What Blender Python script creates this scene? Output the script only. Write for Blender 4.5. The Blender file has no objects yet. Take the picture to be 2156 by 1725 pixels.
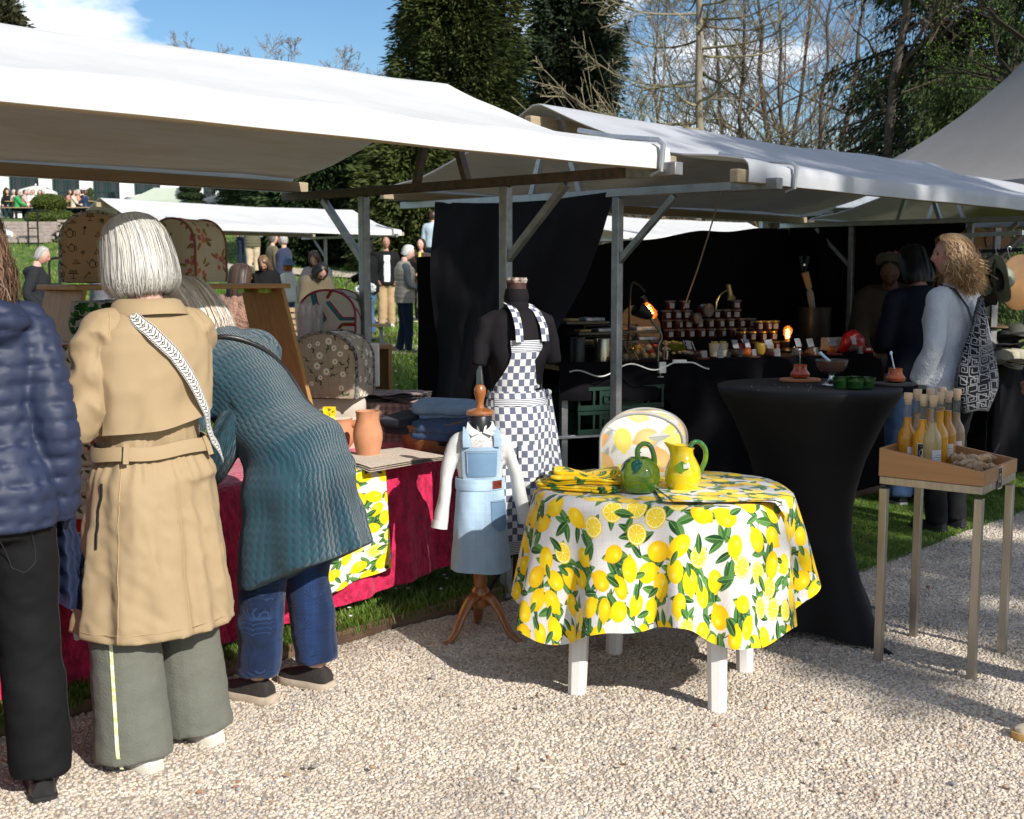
import bpy, math, random
import numpy as np
from math import sin, cos, pi, radians as R
from mathutils import Vector, Matrix
random.seed(7); rng = np.random.default_rng(7)
SC = bpy.context.scene; COL = SC.collection

# ---------------------------------------------------------------- camera, sky, sun, exposure
FPX, CX, CY, TILT, EYE = 2515.0, 1078.0, 862.5, R(6.5), 1.5
cam = bpy.data.objects.new('camera', bpy.data.cameras.new('camera')); COL.objects.link(cam)
cam.location = (0, 0, EYE); cam.rotation_euler = (pi/2 - TILT, 0, 0)
cam.data.sensor_width = 36; cam.data.lens = FPX/2156*36; cam.data.clip_end = 3000; cam.data.clip_start = .05
cam.data.dof.use_dof = True; cam.data.dof.focus_distance = 4.6; cam.data.dof.aperture_fstop = 8
SC.camera = cam
SUN_EL = R(32.5); SUN_H = Vector((.635, -.772, 0)).normalized()
W = bpy.data.worlds.new('World'); SC.world = W; W.use_nodes = True
wn, wl = W.node_tree.nodes, W.node_tree.links
bg = wn['Background']; bg.inputs['Strength'].default_value = .092
sky = wn.new('ShaderNodeTexSky'); sky.sky_type = 'NISHITA'; sky.sun_disc = False
sky.sun_elevation = SUN_EL; sky.sun_rotation = math.atan2(SUN_H.x, SUN_H.y)
sky.altitude = 100; sky.air_density = 1.0; sky.dust_density = .6; sky.ozone_density = 2.2
def wnode(t, **k):
    n = wn.new(t)
    for a, b in k.items(): setattr(n, a, b)
    return n
tc = wnode('ShaderNodeTexCoord'); mp = wnode('ShaderNodeMapping'); mp.inputs['Scale'].default_value = (1, 1, 2.3)
mp.inputs['Location'].default_value = (.35, 0, .12)
wl.new(tc.outputs['Generated'], mp.inputs['Vector'])
nz = wnode('ShaderNodeTexNoise'); nz.inputs['Scale'].default_value = 3.6; nz.inputs['Detail'].default_value = 9; nz.inputs['Roughness'].default_value = .56
wl.new(mp.outputs[0], nz.inputs['Vector'])
rp = wnode('ShaderNodeValToRGB'); rp.color_ramp.elements[0].position = .515; rp.color_ramp.elements[1].position = .61
wl.new(nz.outputs['Fac'], rp.inputs['Fac'])
nz2 = wnode('ShaderNodeTexNoise'); nz2.inputs['Scale'].default_value = 9; nz2.inputs['Detail'].default_value = 5
wl.new(mp.outputs[0], nz2.inputs['Vector'])
cl = wnode('ShaderNodeMixRGB'); cl.inputs[1].default_value = (8.2, 8.6, 9.4, 1); cl.inputs[2].default_value = (12.5, 12.6, 12.8, 1)
wl.new(nz2.outputs['Fac'], cl.inputs[0])
mxs = wnode('ShaderNodeMixRGB'); wl.new(rp.outputs['Color'], mxs.inputs[0]); hs_ = wnode('ShaderNodeHueSaturation'); hs_.inputs['Saturation'].default_value = 1.22; hs_.inputs['Value'].default_value = .93; wl.new(sky.outputs[0], hs_.inputs['Color']); wl.new(hs_.outputs[0], mxs.inputs[1]); wl.new(cl.outputs[0], mxs.inputs[2])
wl.new(mxs.outputs[0], bg.inputs['Color'])
sun = bpy.data.objects.new('sun', bpy.data.lights.new('sun', 'SUN')); COL.objects.link(sun)
sun.data.energy = 4.2; sun.data.angle = R(.53); sun.data.color = (1, .955, .88)
sd = Vector((SUN_H.x*cos(SUN_EL), SUN_H.y*cos(SUN_EL), sin(SUN_EL)))
sun.rotation_euler = sd.to_track_quat('Z', 'Y').to_euler(); sun.location = sd*60
vs = SC.view_settings; vs.view_transform = 'Standard'; vs.look = 'None'; vs.gamma = 1; vs.use_curve_mapping = False
vs.exposure = .58
SC.render.engine = 'CYCLES'; SC.cycles.use_denoising = True
try:
    SC.cycles.denoiser = 'OPENIMAGEDENOISE'; SC.cycles.denoising_input_passes = 'RGB_ALBEDO_NORMAL'; SC.cycles.denoising_prefilter = 'ACCURATE'
except Exception: pass
SC.cycles.max_bounces = 7; SC.cycles.diffuse_bounces = 3; SC.cycles.glossy_bounces = 3; SC.cycles.transmission_bounces = 6
SC.cycles.transparent_max_bounces = 8; SC.cycles.caustics_reflective = False; SC.cycles.caustics_refractive = False
SC.cycles.sample_clamp_indirect = 6

# ---------------------------------------------------------------- placing
def ray(x, y):
    dx, dy = (x-CX)/FPX, -(y-CY)/FPX
    return Vector((dx, cos(TILT)+dy*sin(TILT), -sin(TILT)+dy*cos(TILT)))
def at(x, y, Y): d = ray(x, y); return Vector((0, 0, EYE)) + d*(Y/d.y)
def gz(x, y, z=0): d = ray(x, y); return Vector((0, 0, EYE)) + d*((z-EYE)/d.z)
AR = R(43.8); UX = Vector((sin(AR), cos(AR), 0)); VX = Vector((-cos(AR), sin(AR), 0)); ROW = math.atan2(UX.y, UX.x)
PA = Vector((-.028, 5.43, 0))                 # foot of the front post, right end of the near stall
def st(u, v, z=0, o=PA): return o + UX*u + VX*v + Vector((0, 0, z))

# ---------------------------------------------------------------- noise
def _h(ix, iy, iz, s):
    n = (ix*374761393 + iy*668265263 + iz*2147483647 + s*974711) & 0x7fffffff
    n = ((n ^ (n >> 13))*1274126177) & 0x7fffffff
    return ((n ^ (n >> 16)) & 0xffff)/65535.0
def vnoise(P, s=0):
    P = np.asarray(P, float); i = np.floor(P).astype(np.int64); f = P-i; f = f*f*(3-2*f); r = 0
    for a in (0, 1):
        for b in (0, 1):
            for c in (0, 1):
                w = (f[..., 0] if a else 1-f[..., 0])*(f[..., 1] if b else 1-f[..., 1])*(f[..., 2] if c else 1-f[..., 2])
                r = r + w*_h(i[..., 0]+a, i[..., 1]+b, i[..., 2]+c, s)
    return r*2-1
def fbm(P, s=0, o=3):
    P = np.asarray(P, float); r = 0; a = 1
    for k in range(o): r = r + a*vnoise(P*2**k, s+k*7); a *= .5
    return r

# ---------------------------------------------------------------- objects
def put(o, parent=None):
    COL.objects.link(o)
    if parent: o.parent = parent
    return o
def tag(o, label=None, cat=None, group=None, kind=None):
    for k, v in (('label', label), ('category', cat), ('group', group), ('kind', kind)):
        if v: o[k] = v
    return o
def thing(name, label, cat, loc=(0, 0, 0), rz=0, group=None):
    o = bpy.data.objects.new(name, None); o.empty_display_size = .1; o.location = loc; o.rotation_euler = (0, 0, rz)
    COL.objects.link(o); return tag(o, label, cat, group)
def mesh(name, V, F, uv=None, col=None, smooth=True, sharp=40):
    me = bpy.data.meshes.new(name); V = np.asarray(V, np.float32)
    if isinstance(F, np.ndarray): F = [F]
    F = [np.asarray(f, np.int32) for f in F if len(f)]
    loops = np.concatenate([f.ravel() for f in F]); tot = np.concatenate([np.full(len(f), f.shape[1], np.int32) for f in F])
    start = np.concatenate([[0], np.cumsum(tot)[:-1]]).astype(np.int32)
    me.vertices.add(len(V)); me.vertices.foreach_set('co', V.ravel())
    me.loops.add(len(loops)); me.loops.foreach_set('vertex_index', loops)
    me.polygons.add(len(tot)); me.polygons.foreach_set('loop_start', start)
    me.polygons.foreach_set('use_smooth', np.full(len(tot), smooth))
    if uv is not None:
        l = me.uv_layers.new(name='UVMap'); l.data.foreach_set('uv', np.asarray(uv, np.float32)[loops].ravel())
    if col is not None:
        c = np.ones((len(V), 4), np.float32); c[:, :3] = col
        me.color_attributes.new('Col', 'FLOAT_COLOR', 'POINT').data.foreach_set('color', c.ravel())
    me.update(calc_edges=True); me.validate()
    if smooth and sharp: me.set_sharp_from_angle(angle=R(sharp))
    return me
def obj(name, me, m, parent=None, loc=None):
    o = bpy.data.objects.new(name, me)
    if m and not me.materials: me.materials.append(m)
    if loc is not None: o.location = loc
    return put(o, parent)
def copy_tree(o, parent=None):
    c = o.copy(); COL.objects.link(c)
    if parent: c.parent = parent
    for ch in o.children: copy_tree(ch, c)
    return c
def rot(ax, a): return np.array(Matrix.Rotation(a, 3, ax))

class MB:
    """collects shapes into one mesh"""
    def __init__(s): s.V, s.F3, s.F4, s.U, s.C, s.n = [], [], [], [], [], 0
    def add(s, V, F, uv=None, col=None):
        V = np.asarray(V, float).reshape(-1, 3); F = np.asarray(F, int)
        if len(F): (s.F3 if F.shape[1] == 3 else s.F4).append(F+s.n)
        s.V.append(V); s.U.append(np.zeros((len(V), 2)) if uv is None else np.asarray(uv, float).reshape(-1, 2))
        s.C.append(np.tile(np.asarray((1, 1, 1) if col is None else col, float), (len(V), 1)) if np.ndim(col) < 2 else np.asarray(col, float)); s.n += len(V); return s
    def box(s, c, d, r=None, col=None):
        x, y, z = np.asarray(d)/2
        V = np.array([(-x,-y,-z),(x,-y,-z),(x,y,-z),(-x,y,-z),(-x,-y,z),(x,-y,z),(x,y,z),(-x,y,z)])
        if r is not None: V = V @ np.asarray(r).T
        V = V+np.asarray(c); F = np.array([(0,3,2,1),(4,5,6,7),(0,1,5,4),(1,2,6,5),(2,3,7,6),(3,0,4,7)])
        # own verts per face so print runs straight over each side
        VV = V[F].reshape(-1, 3); dd = np.asarray(d)
        uvs = []
        for ax in ((0,1,1),(0,1,0),(0,2,0),(1,2,0),(0,2,1),(1,2,1)):
            a, b = dd[ax[0]], dd[ax[1]]
            q = [(0,0),(0,b),(a,b),(a,0)] if ax[2] and ax[1] == 1 else [(0,0),(a,0),(a,b),(0,b)]
            uvs += q
        return s.add(V, F, None, col) if s.__dict__.get('weld', True) else s.add(VV, np.arange(24).reshape(6, 4), uvs, col)
    def bar(s, a, b, w, h=None, col=None):
        a, b = Vector(a), Vector(b); d = b-a; q = d.to_track_quat('X', 'Z').to_matrix()
        return s.box((a+b)/2, (d.length, w, h or w), np.array(q), col)
    def grid(s, P, cu=False, cv=False, uv=None, col=None, flip=False):
        P = np.asarray(P, float); h, w = P.shape[:2]
        i = np.arange(h if cv else h-1)[:, None]; j = np.arange(w if cu else w-1)[None]
        a = i*w+j; b = i*w+(j+1) % w; c = ((i+1) % h)*w+(j+1) % w; d = ((i+1) % h)*w+j
        F = np.stack([a, b, c, d], -1).reshape(-1, 4)
        if flip: F = F[:, ::-1]
        if col is not None and np.ndim(col) == 3: col = np.asarray(col).reshape(-1, 3)
        return s.add(P.reshape(-1, 3), F, uv, col)
    def loft(s, rings, cap=True, uvs=True, col=None, capend=None):
        P = np.asarray(rings, float); h, w = P.shape[:2]
        uv = None
        if uvs:
            L = np.concatenate([[0], np.cumsum(np.linalg.norm(P[1:].mean(1)-P[:-1].mean(1), axis=1))])
            per = np.linalg.norm(np.roll(P, -1, 1)-P, axis=2).sum(1).mean()
            uv = np.stack(np.broadcast_arrays(np.linspace(0, per, w)[None], L[:, None]), -1)
        n0 = s.n; s.grid(P, cu=True, uv=uv, col=col)
        ends = ((0, True), (h-1, False)) if cap else ()
        for k, fl in ends:
            c = P[k].mean(0); s.add([c], np.zeros((0, 3), int), None, col if np.ndim(col) < 2 else None)
            ci = s.n-1; j = np.arange(w); a = n0+k*w+j; b = n0+k*w+(j+1) % w
            f = np.stack([b, a, np.full(w, ci)], -1) if fl else np.stack([a, b, np.full(w, ci)], -1)
            s.F3.append(f)
        return s
    def tube(s, pts, r, n=8, cap=True, col=None, flat=1.0):
        pts = np.asarray(pts, float); k = len(pts); r = np.broadcast_to(np.asarray(r, float), (k,))
        if 5 <= k <= 12 and n >= 8:   # rounder bends
            q = np.concatenate([[2*pts[0]-pts[1]], pts, [2*pts[-1]-pts[-2]]]); t = np.linspace(0, k-1, (k-1)*4+1); i = np.minimum(t.astype(int), k-2); f = (t-i)[:, None]; a, b_, c, d = q[i], q[i+1], q[i+2], q[i+3]
            pts = .5*(2*b_+(c-a)*f+(2*a-5*b_+4*c-d)*f**2+(3*b_-a-3*c+d)*f**3); r = np.interp(t, np.arange(k), r); k = len(pts)
        T = np.gradient(pts, axis=0); T /= np.linalg.norm(T, axis=1)[:, None]+1e-12
        u = np.array([0, 0, 1.]) if abs(T[0, 2]) < .9 else np.array([1., 0, 0]); an = np.arange(n)/n*2*pi; rings = []
        for i in range(k):
            u = u-T[i]*u.dot(T[i]); u /= np.linalg.norm(u)+1e-12; v = np.cross(T[i], u)
            rings.append(pts[i]+r[i]*(np.cos(an)[:, None]*u*flat+np.sin(an)[:, None]*v))
        return s.loft(rings, cap, col=col)
    def lathe(s, prof, n=24, c=(0, 0, 0), r=None, cap=True, col=None):
        an = np.arange(n)/n*2*pi; rings = []
        for rr, z in prof: rings.append(np.stack([rr*np.cos(an), rr*np.sin(an), np.full(n, z)], -1))
        P = np.array(rings)
        if r is not None: P = P @ np.asarray(r).T
        return s.loft(P+np.asarray(c), cap, col=col)
    def ell(s, c, d, n=16, m=10, r=None, col=None):
        ph = np.linspace(-pi/2+.05, pi/2-.05, m); an = np.arange(n)/n*2*pi
        P = np.stack(np.broadcast_arrays(np.cos(ph)[:, None]*np.cos(an), np.cos(ph)[:, None]*np.sin(an), np.sin(ph)[:, None]), -1)*np.asarray(d)
        if r is not None: P = P @ np.asarray(r).T
        return s.loft(P+np.asarray(c), col=col)
    def arrays(s): return np.concatenate(s.V), [np.concatenate(f) for f in (s.F3, s.F4) if f], np.concatenate(s.U), np.concatenate(s.C)
    def build(s, name, m, parent=None, loc=None, smooth=True, sharp=40, bev=0, T=None, colors=False, noise=None):
        V, F, U, C = s.arrays()
        if noise is not None: V = V+noise(V)
        if T is not None: V = V @ np.array(T.to_3x3()).T+np.array(T.translation)
        o = obj(name, mesh(name, V, F, U, C if colors else None, smooth, sharp), m, parent, loc)
        if bev:
            b = o.modifiers.new('bevel', 'BEVEL'); b.width = bev; b.segments = 2; b.limit_method = 'ANGLE'; b.angle_limit = R(50)
        return o

# ---------------------------------------------------------------- materials
def srgb(h):
    c = [int(h[i:i+2], 16)/255 for i in (0, 2, 4)]
    return tuple(x/12.92 if x <= .04045 else ((x+.055)/1.055)**2.4 for x in c)
_M = {}
def mat(name, col=(.5, .5, .5), rough=.75, var=.18, vs=9, bump=.15, bs=90, metal=0, spec=.4, trans=0, ior=1.45, img=None, iscale=1, sheen=0, emit=None, es=0, coat=0,
        vcol=False, stretch=(1, 1, 1), inst=False, transl=0, sss=0, bd=.004, col2=None, weave=0, alpha=1):
    if name in _M: return _M[name]
    m = bpy.data.materials.new(name); m.use_nodes = True; N, L = m.node_tree.nodes, m.node_tree.links; p = N['Principled BSDF']; _M[name] = m
    def nw(t): return N.new(t)
    co = nw('ShaderNodeTexCoord'); mpn = nw('ShaderNodeMapping'); mpn.inputs['Scale'].default_value = stretch; L.new(co.outputs['Object'], mpn.inputs['Vector'])
    src = None
    if img is not None:
        t = nw('ShaderNodeTexImage'); t.image = img; t.interpolation = 'Linear'; m2 = nw('ShaderNodeMapping')
        s2 = iscale if isinstance(iscale, tuple) else (iscale, iscale); m2.inputs['Scale'].default_value = (s2[0], s2[1], 1)
        L.new(co.outputs['UV'], m2.inputs['Vector']); L.new(m2.outputs[0], t.inputs['Vector']); src = t.outputs['Color']
    elif vcol: t = nw('ShaderNodeVertexColor'); t.layer_name = 'Col'; src = t.outputs['Color']
    elif inst:
        t = nw('ShaderNodeAttribute'); t.attribute_type = 'INSTANCER'; t.attribute_name = 'rnd'; rr = nw('ShaderNodeValToRGB'); e = rr.color_ramp.elements
        rr.color_ramp.interpolation = 'LINEAR'
        while len(e) < len(inst): e.new(.5)
        for k, (ps, c) in enumerate(inst): e[k].position = ps; e[k].color = (*c, 1)
        L.new(t.outputs['Fac'], rr.inputs['Fac']); src = rr.outputs['Color']
        ge = nw('ShaderNodeNewGeometry'); ng_ = nw('ShaderNodeTexNoise'); ng_.inputs['Scale'].default_value = 2.6; ng_.inputs['Detail'].default_value = 5; ng_.inputs['Roughness'].default_value = .65; L.new(ge.outputs['Position'], ng_.inputs['Vector'])
        mg = nw('ShaderNodeMapRange'); mg.inputs['From Min'].default_value = .3; mg.inputs['From Max'].default_value = .7; mg.inputs['To Min'].default_value = .74; mg.inputs['To Max'].default_value = 1.14; L.new(ng_.outputs['Fac'], mg.inputs['Value'])
        mv = nw('ShaderNodeVectorMath'); mv.operation = 'SCALE'; L.new(src, mv.inputs[0]); L.new(mg.outputs[0], mv.inputs['Scale']); src = mv.outputs[0]
    if src is None:
        g = nw('ShaderNodeRGB'); g.outputs[0].default_value = (*col, 1); src = g.outputs[0]
    n1 = nw('ShaderNodeTexNoise'); n1.inputs['Scale'].default_value = vs; n1.inputs['Detail'].default_value = 5; n1.inputs['Roughness'].default_value = .62
    L.new(mpn.outputs[0], n1.inputs['Vector'])
    if col2 is not None:
        r2 = nw('ShaderNodeValToRGB'); r2.color_ramp.elements[0].position = .42; r2.color_ramp.elements[1].position = .62; L.new(n1.outputs['Fac'], r2.inputs['Fac'])
        mx = nw('ShaderNodeMixRGB'); L.new(r2.outputs['Color'], mx.inputs[0]); L.new(src, mx.inputs[1]); mx.inputs[2].default_value = (*col2, 1); src = mx.outputs[0]
    if var:
        mr = nw('ShaderNodeMapRange'); mr.inputs['From Min'].default_value = .25; mr.inputs['From Max'].default_value = .75
        mr.inputs['To Min'].default_value = 1-var; mr.inputs['To Max'].default_value = 1+var*.6; L.new(n1.outputs['Fac'], mr.inputs['Value'])
        mu = nw('ShaderNodeVectorMath'); mu.operation = 'SCALE'; L.new(src, mu.inputs[0]); L.new(mr.outputs[0], mu.inputs['Scale']); src = mu.outputs[0]
    L.new(src, p.inputs['Base Color'])
    p.inputs['Roughness'].default_value = rough; p.inputs['Metallic'].default_value = metal; p.inputs['Specular IOR Level'].default_value = spec
    p.inputs['Transmission Weight'].default_value = trans; p.inputs['IOR'].default_value = ior; p.inputs['Sheen Weight'].default_value = sheen; p.inputs['Coat Weight'].default_value = coat
    p.inputs['Subsurface Weight'].default_value = sss; p.inputs['Alpha'].default_value = alpha
    if sss: p.inputs['Subsurface Scale'].default_value = .008
    if emit: p.inputs['Emission Color'].default_value = (*emit, 1); p.inputs['Emission Strength'].default_value = es
    if bump:
        n2 = nw('ShaderNodeTexNoise'); n2.inputs['Scale'].default_value = bs; n2.inputs['Detail'].default_value = 4; L.new(mpn.outputs[0], n2.inputs['Vector'])
        b = nw('ShaderNodeBump'); b.inputs['Strength'].default_value = bump; b.inputs['Distance'].default_value = bd; h = n2.outputs['Fac']
        if weave:
            wv = nw('ShaderNodeTexWave'); wv.inputs['Scale'].default_value = weave; wv.inputs['Distortion'].default_value = 1.5; wv.inputs['Detail'].default_value = 2; L.new(co.outputs['UV'], wv.inputs['Vector'])
            ad = nw('ShaderNodeMath'); L.new(h, ad.inputs[0]); L.new(wv.outputs['Fac'], ad.inputs[1]); h = ad.outputs[0]
        L.new(h, b.inputs['Height']); L.new(b.outputs[0], p.inputs['Normal'])
    if transl:
        tr = nw('ShaderNodeBsdfTranslucent'); L.new(src, tr.inputs['Color']); mxr = nw('ShaderNodeMixShader'); mxr.inputs[0].default_value = transl
        L.new(p.outputs[0], mxr.inputs[1]); L.new(tr.outputs[0], mxr.inputs[2]); L.new(mxr.outputs[0], N['Material Output'].inputs['Surface'])
    return m
def image(name, A):
    h, w = A.shape[:2]; im = bpy.data.images.new(name, w, h); P = np.ones((h, w, 4), np.float32); P[..., :3] = np.clip(A, 0, 1)
    im.pixels.foreach_set(P.ravel()); im.pack(); return im

# ---------------------------------------------------------------- geometry-node scatter (only for uncountable stuff)
def scatter(host, kind, dens, smin, smax, m, variants, zscale=(.55, .95), up=False, seed=1):
    ng = bpy.data.node_groups.new(kind, 'GeometryNodeTree'); ng.interface.new_socket('Geometry', in_out='INPUT', socket_type='NodeSocketGeometry')
    ng.interface.new_socket('Geometry', in_out='OUTPUT', socket_type='NodeSocketGeometry'); N, L = ng.nodes, ng.links
    gi, go = N.new('NodeGroupInput'), N.new('NodeGroupOutput')
    dp = N.new('GeometryNodeDistributePointsOnFaces'); dp.distribute_method = 'RANDOM'; dp.inputs['Seed'].default_value = seed
    at_ = N.new('GeometryNodeInputNamedAttribute'); at_.data_type = 'FLOAT'; at_.inputs['Name'].default_value = 'dens'
    mu = N.new('ShaderNodeMath'); mu.operation = 'MULTIPLY'; mu.inputs[1].default_value = dens; L.new(at_.outputs['Attribute'], mu.inputs[0])
    L.new(gi.outputs[0], dp.inputs['Mesh']); L.new(mu.outputs[0], dp.inputs['Density'])
    jn = N.new('GeometryNodeGeometryToInstance')
    for v in variants:
        oi = N.new('GeometryNodeObjectInfo'); oi.inputs['Object'].default_value = v; oi.transform_space = 'ORIGINAL'; L.new(oi.outputs['Geometry'], jn.inputs[0])
    ip = N.new('GeometryNodeInstanceOnPoints'); ip.inputs['Pick Instance'].default_value = True; L.new(dp.outputs['Points'], ip.inputs['Points']); L.new(jn.outputs[0], ip.inputs['Instance'])
    ri = N.new('FunctionNodeRandomValue'); ri.data_type = 'INT'; ri.inputs['Min'].default_value = 0; ri.inputs['Max'].default_value = len(variants)-1
    io = [o for o in ri.outputs if o.type == 'INT'][0]
    for i in ri.inputs:
        if i.type == 'INT' and i.name == 'Max': i.default_value = len(variants)-1
    L.new(io, ip.inputs['Instance Index'])
    rr = N.new('FunctionNodeRandomValue'); rr.data_type = 'FLOAT_VECTOR'; rr.inputs['Min'].default_value = (0, 0, 0) if up else (-.5, -.5, 0); rr.inputs['Max'].default_value = (0, 0, 6.28) if up else (.5, .5, 6.28)
    vo = [o for o in rr.outputs if o.type == 'VECTOR'][0]; L.new(vo, ip.inputs['Rotation'])
    rs = N.new('FunctionNodeRandomValue'); rs.data_type = 'FLOAT'; rs.inputs['Seed'].default_value = 5
    fl = [i for i in rs.inputs if i.type == 'VALUE']; fl[0].default_value = smin; fl[1].default_value = smax
    L.new([o for o in rs.outputs if o.type == 'VALUE'][0], ip.inputs['Scale'])
    sa = N.new('GeometryNodeStoreNamedAttribute'); sa.domain = 'INSTANCE'; sa.data_type = 'FLOAT'; sa.inputs['Name'].default_value = 'rnd'
    rc = N.new('FunctionNodeRandomValue'); rc.data_type = 'FLOAT'; rc.inputs['Seed'].default_value = 9
    L.new(ip.outputs[0], sa.inputs['Geometry']); L.new([o for o in rc.outputs if o.type == 'VALUE'][0], sa.inputs['Value'])
    j2 = N.new('GeometryNodeJoinGeometry'); L.new(gi.outputs[0], j2.inputs[0]); L.new(sa.outputs[0], j2.inputs[0]); L.new(j2.outputs[0], go.inputs[0])
    md = host.modifiers.new('scatter', 'NODES'); md.node_group = ng
# ================================================================ setting: ground, paths, terrace, building, trees
M_grass = mat('lawn_soil', (.075, .135, .024), .95, .3, 3, .6, 60, bd=.02, col2=(.11, .15, .04))
M_blade = mat('grass_blade', rough=.6, var=0, bump=0, inst=[(0, (.085, .16, .018)), (.55, (.15, .265, .034)), (.9, (.24, .32, .065)), (1, (.32, .29, .13))], transl=.3)
M_gravelbed = mat('gravel_bed', (.44, .37, .29), .95, .35, 60, .8, 160, bd=.01)
M_leafd = mat('foliage', vcol=True, rough=.65, var=0, bump=0, transl=.16, spec=.2)
M_peb = mat('pebble', rough=.85, var=.12, vs=90, bump=0, inst=[(0, (.50, .41, .31)), (.3, (.62, .53, .42)), (.5, (.55, .46, .37)), (.66, (.70, .63, .53)), (.84, (.47, .41, .36)), (.95, (.30, .29, .29)), (.98, (.38, .22, .13)), (1, (.66, .62, .57))])
def leaves(r, C, D, l, w, col, jit=.5, droop=0):
    """flat diamond leaves or sprays: centre C, direction D"""
    N = len(C); D = D+r.normal(0, jit, (N, 3)); D[:, 2] -= droop; D /= np.linalg.norm(D, axis=1, keepdims=True)+1e-9
    s = np.cross(D, r.normal(size=(N, 3))); s /= np.linalg.norm(s, axis=1, keepdims=True)+1e-9; l = l*r.uniform(.6, 1.3, N)[:, None]; w = w*r.uniform(.6, 1.3, N)[:, None]
    V = np.stack([C-D*l*.5, C+s*w*.5, C+D*l*.5, C-s*w*.5], 1).reshape(-1, 3); F = np.arange(4*N).reshape(N, 4); return V, F, np.repeat(col, 4, 0)
def pick(r, n, cols, p=None): return np.array(cols)[r.choice(len(cols), n, p=p)]*r.uniform(.75, 1.25, (n, 1))
def terr(X, Y):
    z = np.interp(Y, [-60, 8, 14, 20, 24, 30, 40, 46, 55, 62, 70, 110, 400], [-.03, -.03, .03, .16, .42, 1.2, 2.4, 3.1, 4.0, 4.3, 4.4, 5, 9])
    # the slope is gentler behind the right hand stalls
    k = np.clip((X+2)/10, 0, 1); return z*(1-k*.75)-.03*k*.0
gx = np.concatenate([np.linspace(-300, -40, 14), np.linspace(-36, 30, 67), np.linspace(36, 300, 14)])
gy = np.concatenate([np.linspace(-60, 6, 12), np.linspace(7, 66, 60), np.linspace(70, 700, 22)])
GX, GY = np.meshgrid(gx, gy); P = np.stack([GX, GY, terr(GX, GY)], -1)
P[..., 2] += np.where(GY > 12, .05*vnoise(P*.3), 0)
o = MB().grid(P).build('ground', M_grass); tag(o, kind='structure')
# near lawn, gravel and turf are sheets laid out along the row of stalls
def sheet(name, m, u0, u1, v0, v1, z, nu, nv, amp=.006, dens=None, kind='structure'):
    uu, vv = np.meshgrid(np.linspace(u0, u1, nu), np.linspace(v0, v1, nv))
    Pp = np.stack([PA.x+UX.x*uu+VX.x*vv, PA.y+UX.y*uu+VX.y*vv, np.full_like(uu, z)], -1)
    Pp[..., 2] += amp*fbm(Pp*2.3, 3)
    o = MB().grid(Pp).build(name, m); tag(o, kind=kind)
    if dens:
        a = o.data.attributes.new('dens', 'FLOAT', 'POINT'); a.data.foreach_set('value', dens(Pp.reshape(-1, 3)).astype(np.float32))
    return o
def inview(Pp, pad=.12, base=1725):
    Y = np.maximum(Pp[:, 1], .3); x = Pp[:, 0]/Y*FPX/1078; yb = (1.5-Pp[:, 2])/Y*FPX
    return ((np.abs(x) < 1+pad) & (yb < (base-576)*1.13) & (Pp[:, 1] > .5)).astype(float)
def pebble(k):
    r = np.random.default_rng(k); b = MB().ell((0, 0, 0), (1, r.uniform(.6, .9), r.uniform(.42, .7)), 7, 6)
    V, F, _, _ = b.arrays(); V = V*(1+.22*vnoise(V*1.3+k*9)[:, None]); o = bpy.data.objects.new('pebble_shape', mesh('pebble_shape', V, F, sharp=0)); o.data.materials.append(M_peb); return o
PEB = [pebble(k) for k in range(5)]
gravel = sheet('gravel', M_gravelbed, -9, 14, -9, -.015, -.012, 70, 40, .008)
def gd(Pp):
    Y = Pp[:, 1]; return inview(Pp)*np.clip(1.25-(Y-3.6)*.16, .30, 1)
gp = sheet('gravel_stones', M_gravelbed, -3.2, 9.5, -5.2, -.03, .003, 130, 70, .013, gd, 'stuff')
scatter(gp, 'gravel stones', 11500, .0034, .0096, M_peb, PEB)
def blades(k, n, h, spread, w=.0035):
    r = np.random.default_rng(k+50); b = MB()
    for i in range(n):
        a = r.uniform(0, 6.28); p = np.array([r.normal(0, spread), r.normal(0, spread), 0]); hh = h*r.uniform(.5, 1.1); d = np.array([cos(a), sin(a), 0]); s = np.array([-sin(a), cos(a), 0])*w
        q = [p-s, p+s, p+d*hh*.22+[0, 0, hh*.6]+s*.7, p+d*hh*.22+[0, 0, hh*.6]-s*.7, p+d*hh*.6+[0, 0, hh]]
        b.add(q[:4], [(0, 1, 2, 3)]); b.add([q[3], q[2], q[4]], [(0, 1, 2)])
    V, F, _, _ = b.arrays(); o = bpy.data.objects.new('grass_shape', mesh('grass_shape', V, F, sharp=0)); o.data.materials.append(M_blade); return o
GR = [blades(k, 9, .05, .022) for k in range(4)]; GRF = [blades(k+9, 10, .085, .06, .010) for k in range(3)]; GRT = [blades(k+19, 12, .016, .02, .002) for k in range(3)]
lawn = sheet('lawn', M_grass, -9, 14, .0, 9, .03, 80, 50, .012)
gl = sheet('grass', M_grass, -2.6, 3.2, -.012, 4.2, .034, 60, 44, .012, lambda Pp: np.clip(1.35-(Pp[:, 1]-5)*.3, .22, 1), 'stuff'); scatter(gl, 'grass blades', 1900, .6, 1.15, M_blade, GR, up=True)
def fd(Pp): return inview(Pp)*np.clip(1.3-(Pp[:, 1]-8)*.045, .12, 1)
uu, vv = np.meshgrid(np.linspace(-20, 0, 60), np.linspace(8, 44, 80)); Pp = np.stack([uu*(vv/30), vv, terr(uu*(vv/30), vv)+.05*np.where(vv > 12, vnoise(np.stack([uu*(vv/30), vv, terr(uu*(vv/30), vv)], -1)*.3), 0)+.006], -1)
gf = MB().grid(Pp).build('grass', M_grass); tag(gf, kind='stuff'); gf.data.attributes.new('dens', 'FLOAT', 'POINT').data.foreach_set('value', fd(Pp.reshape(-1, 3)).astype(np.float32))
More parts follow.
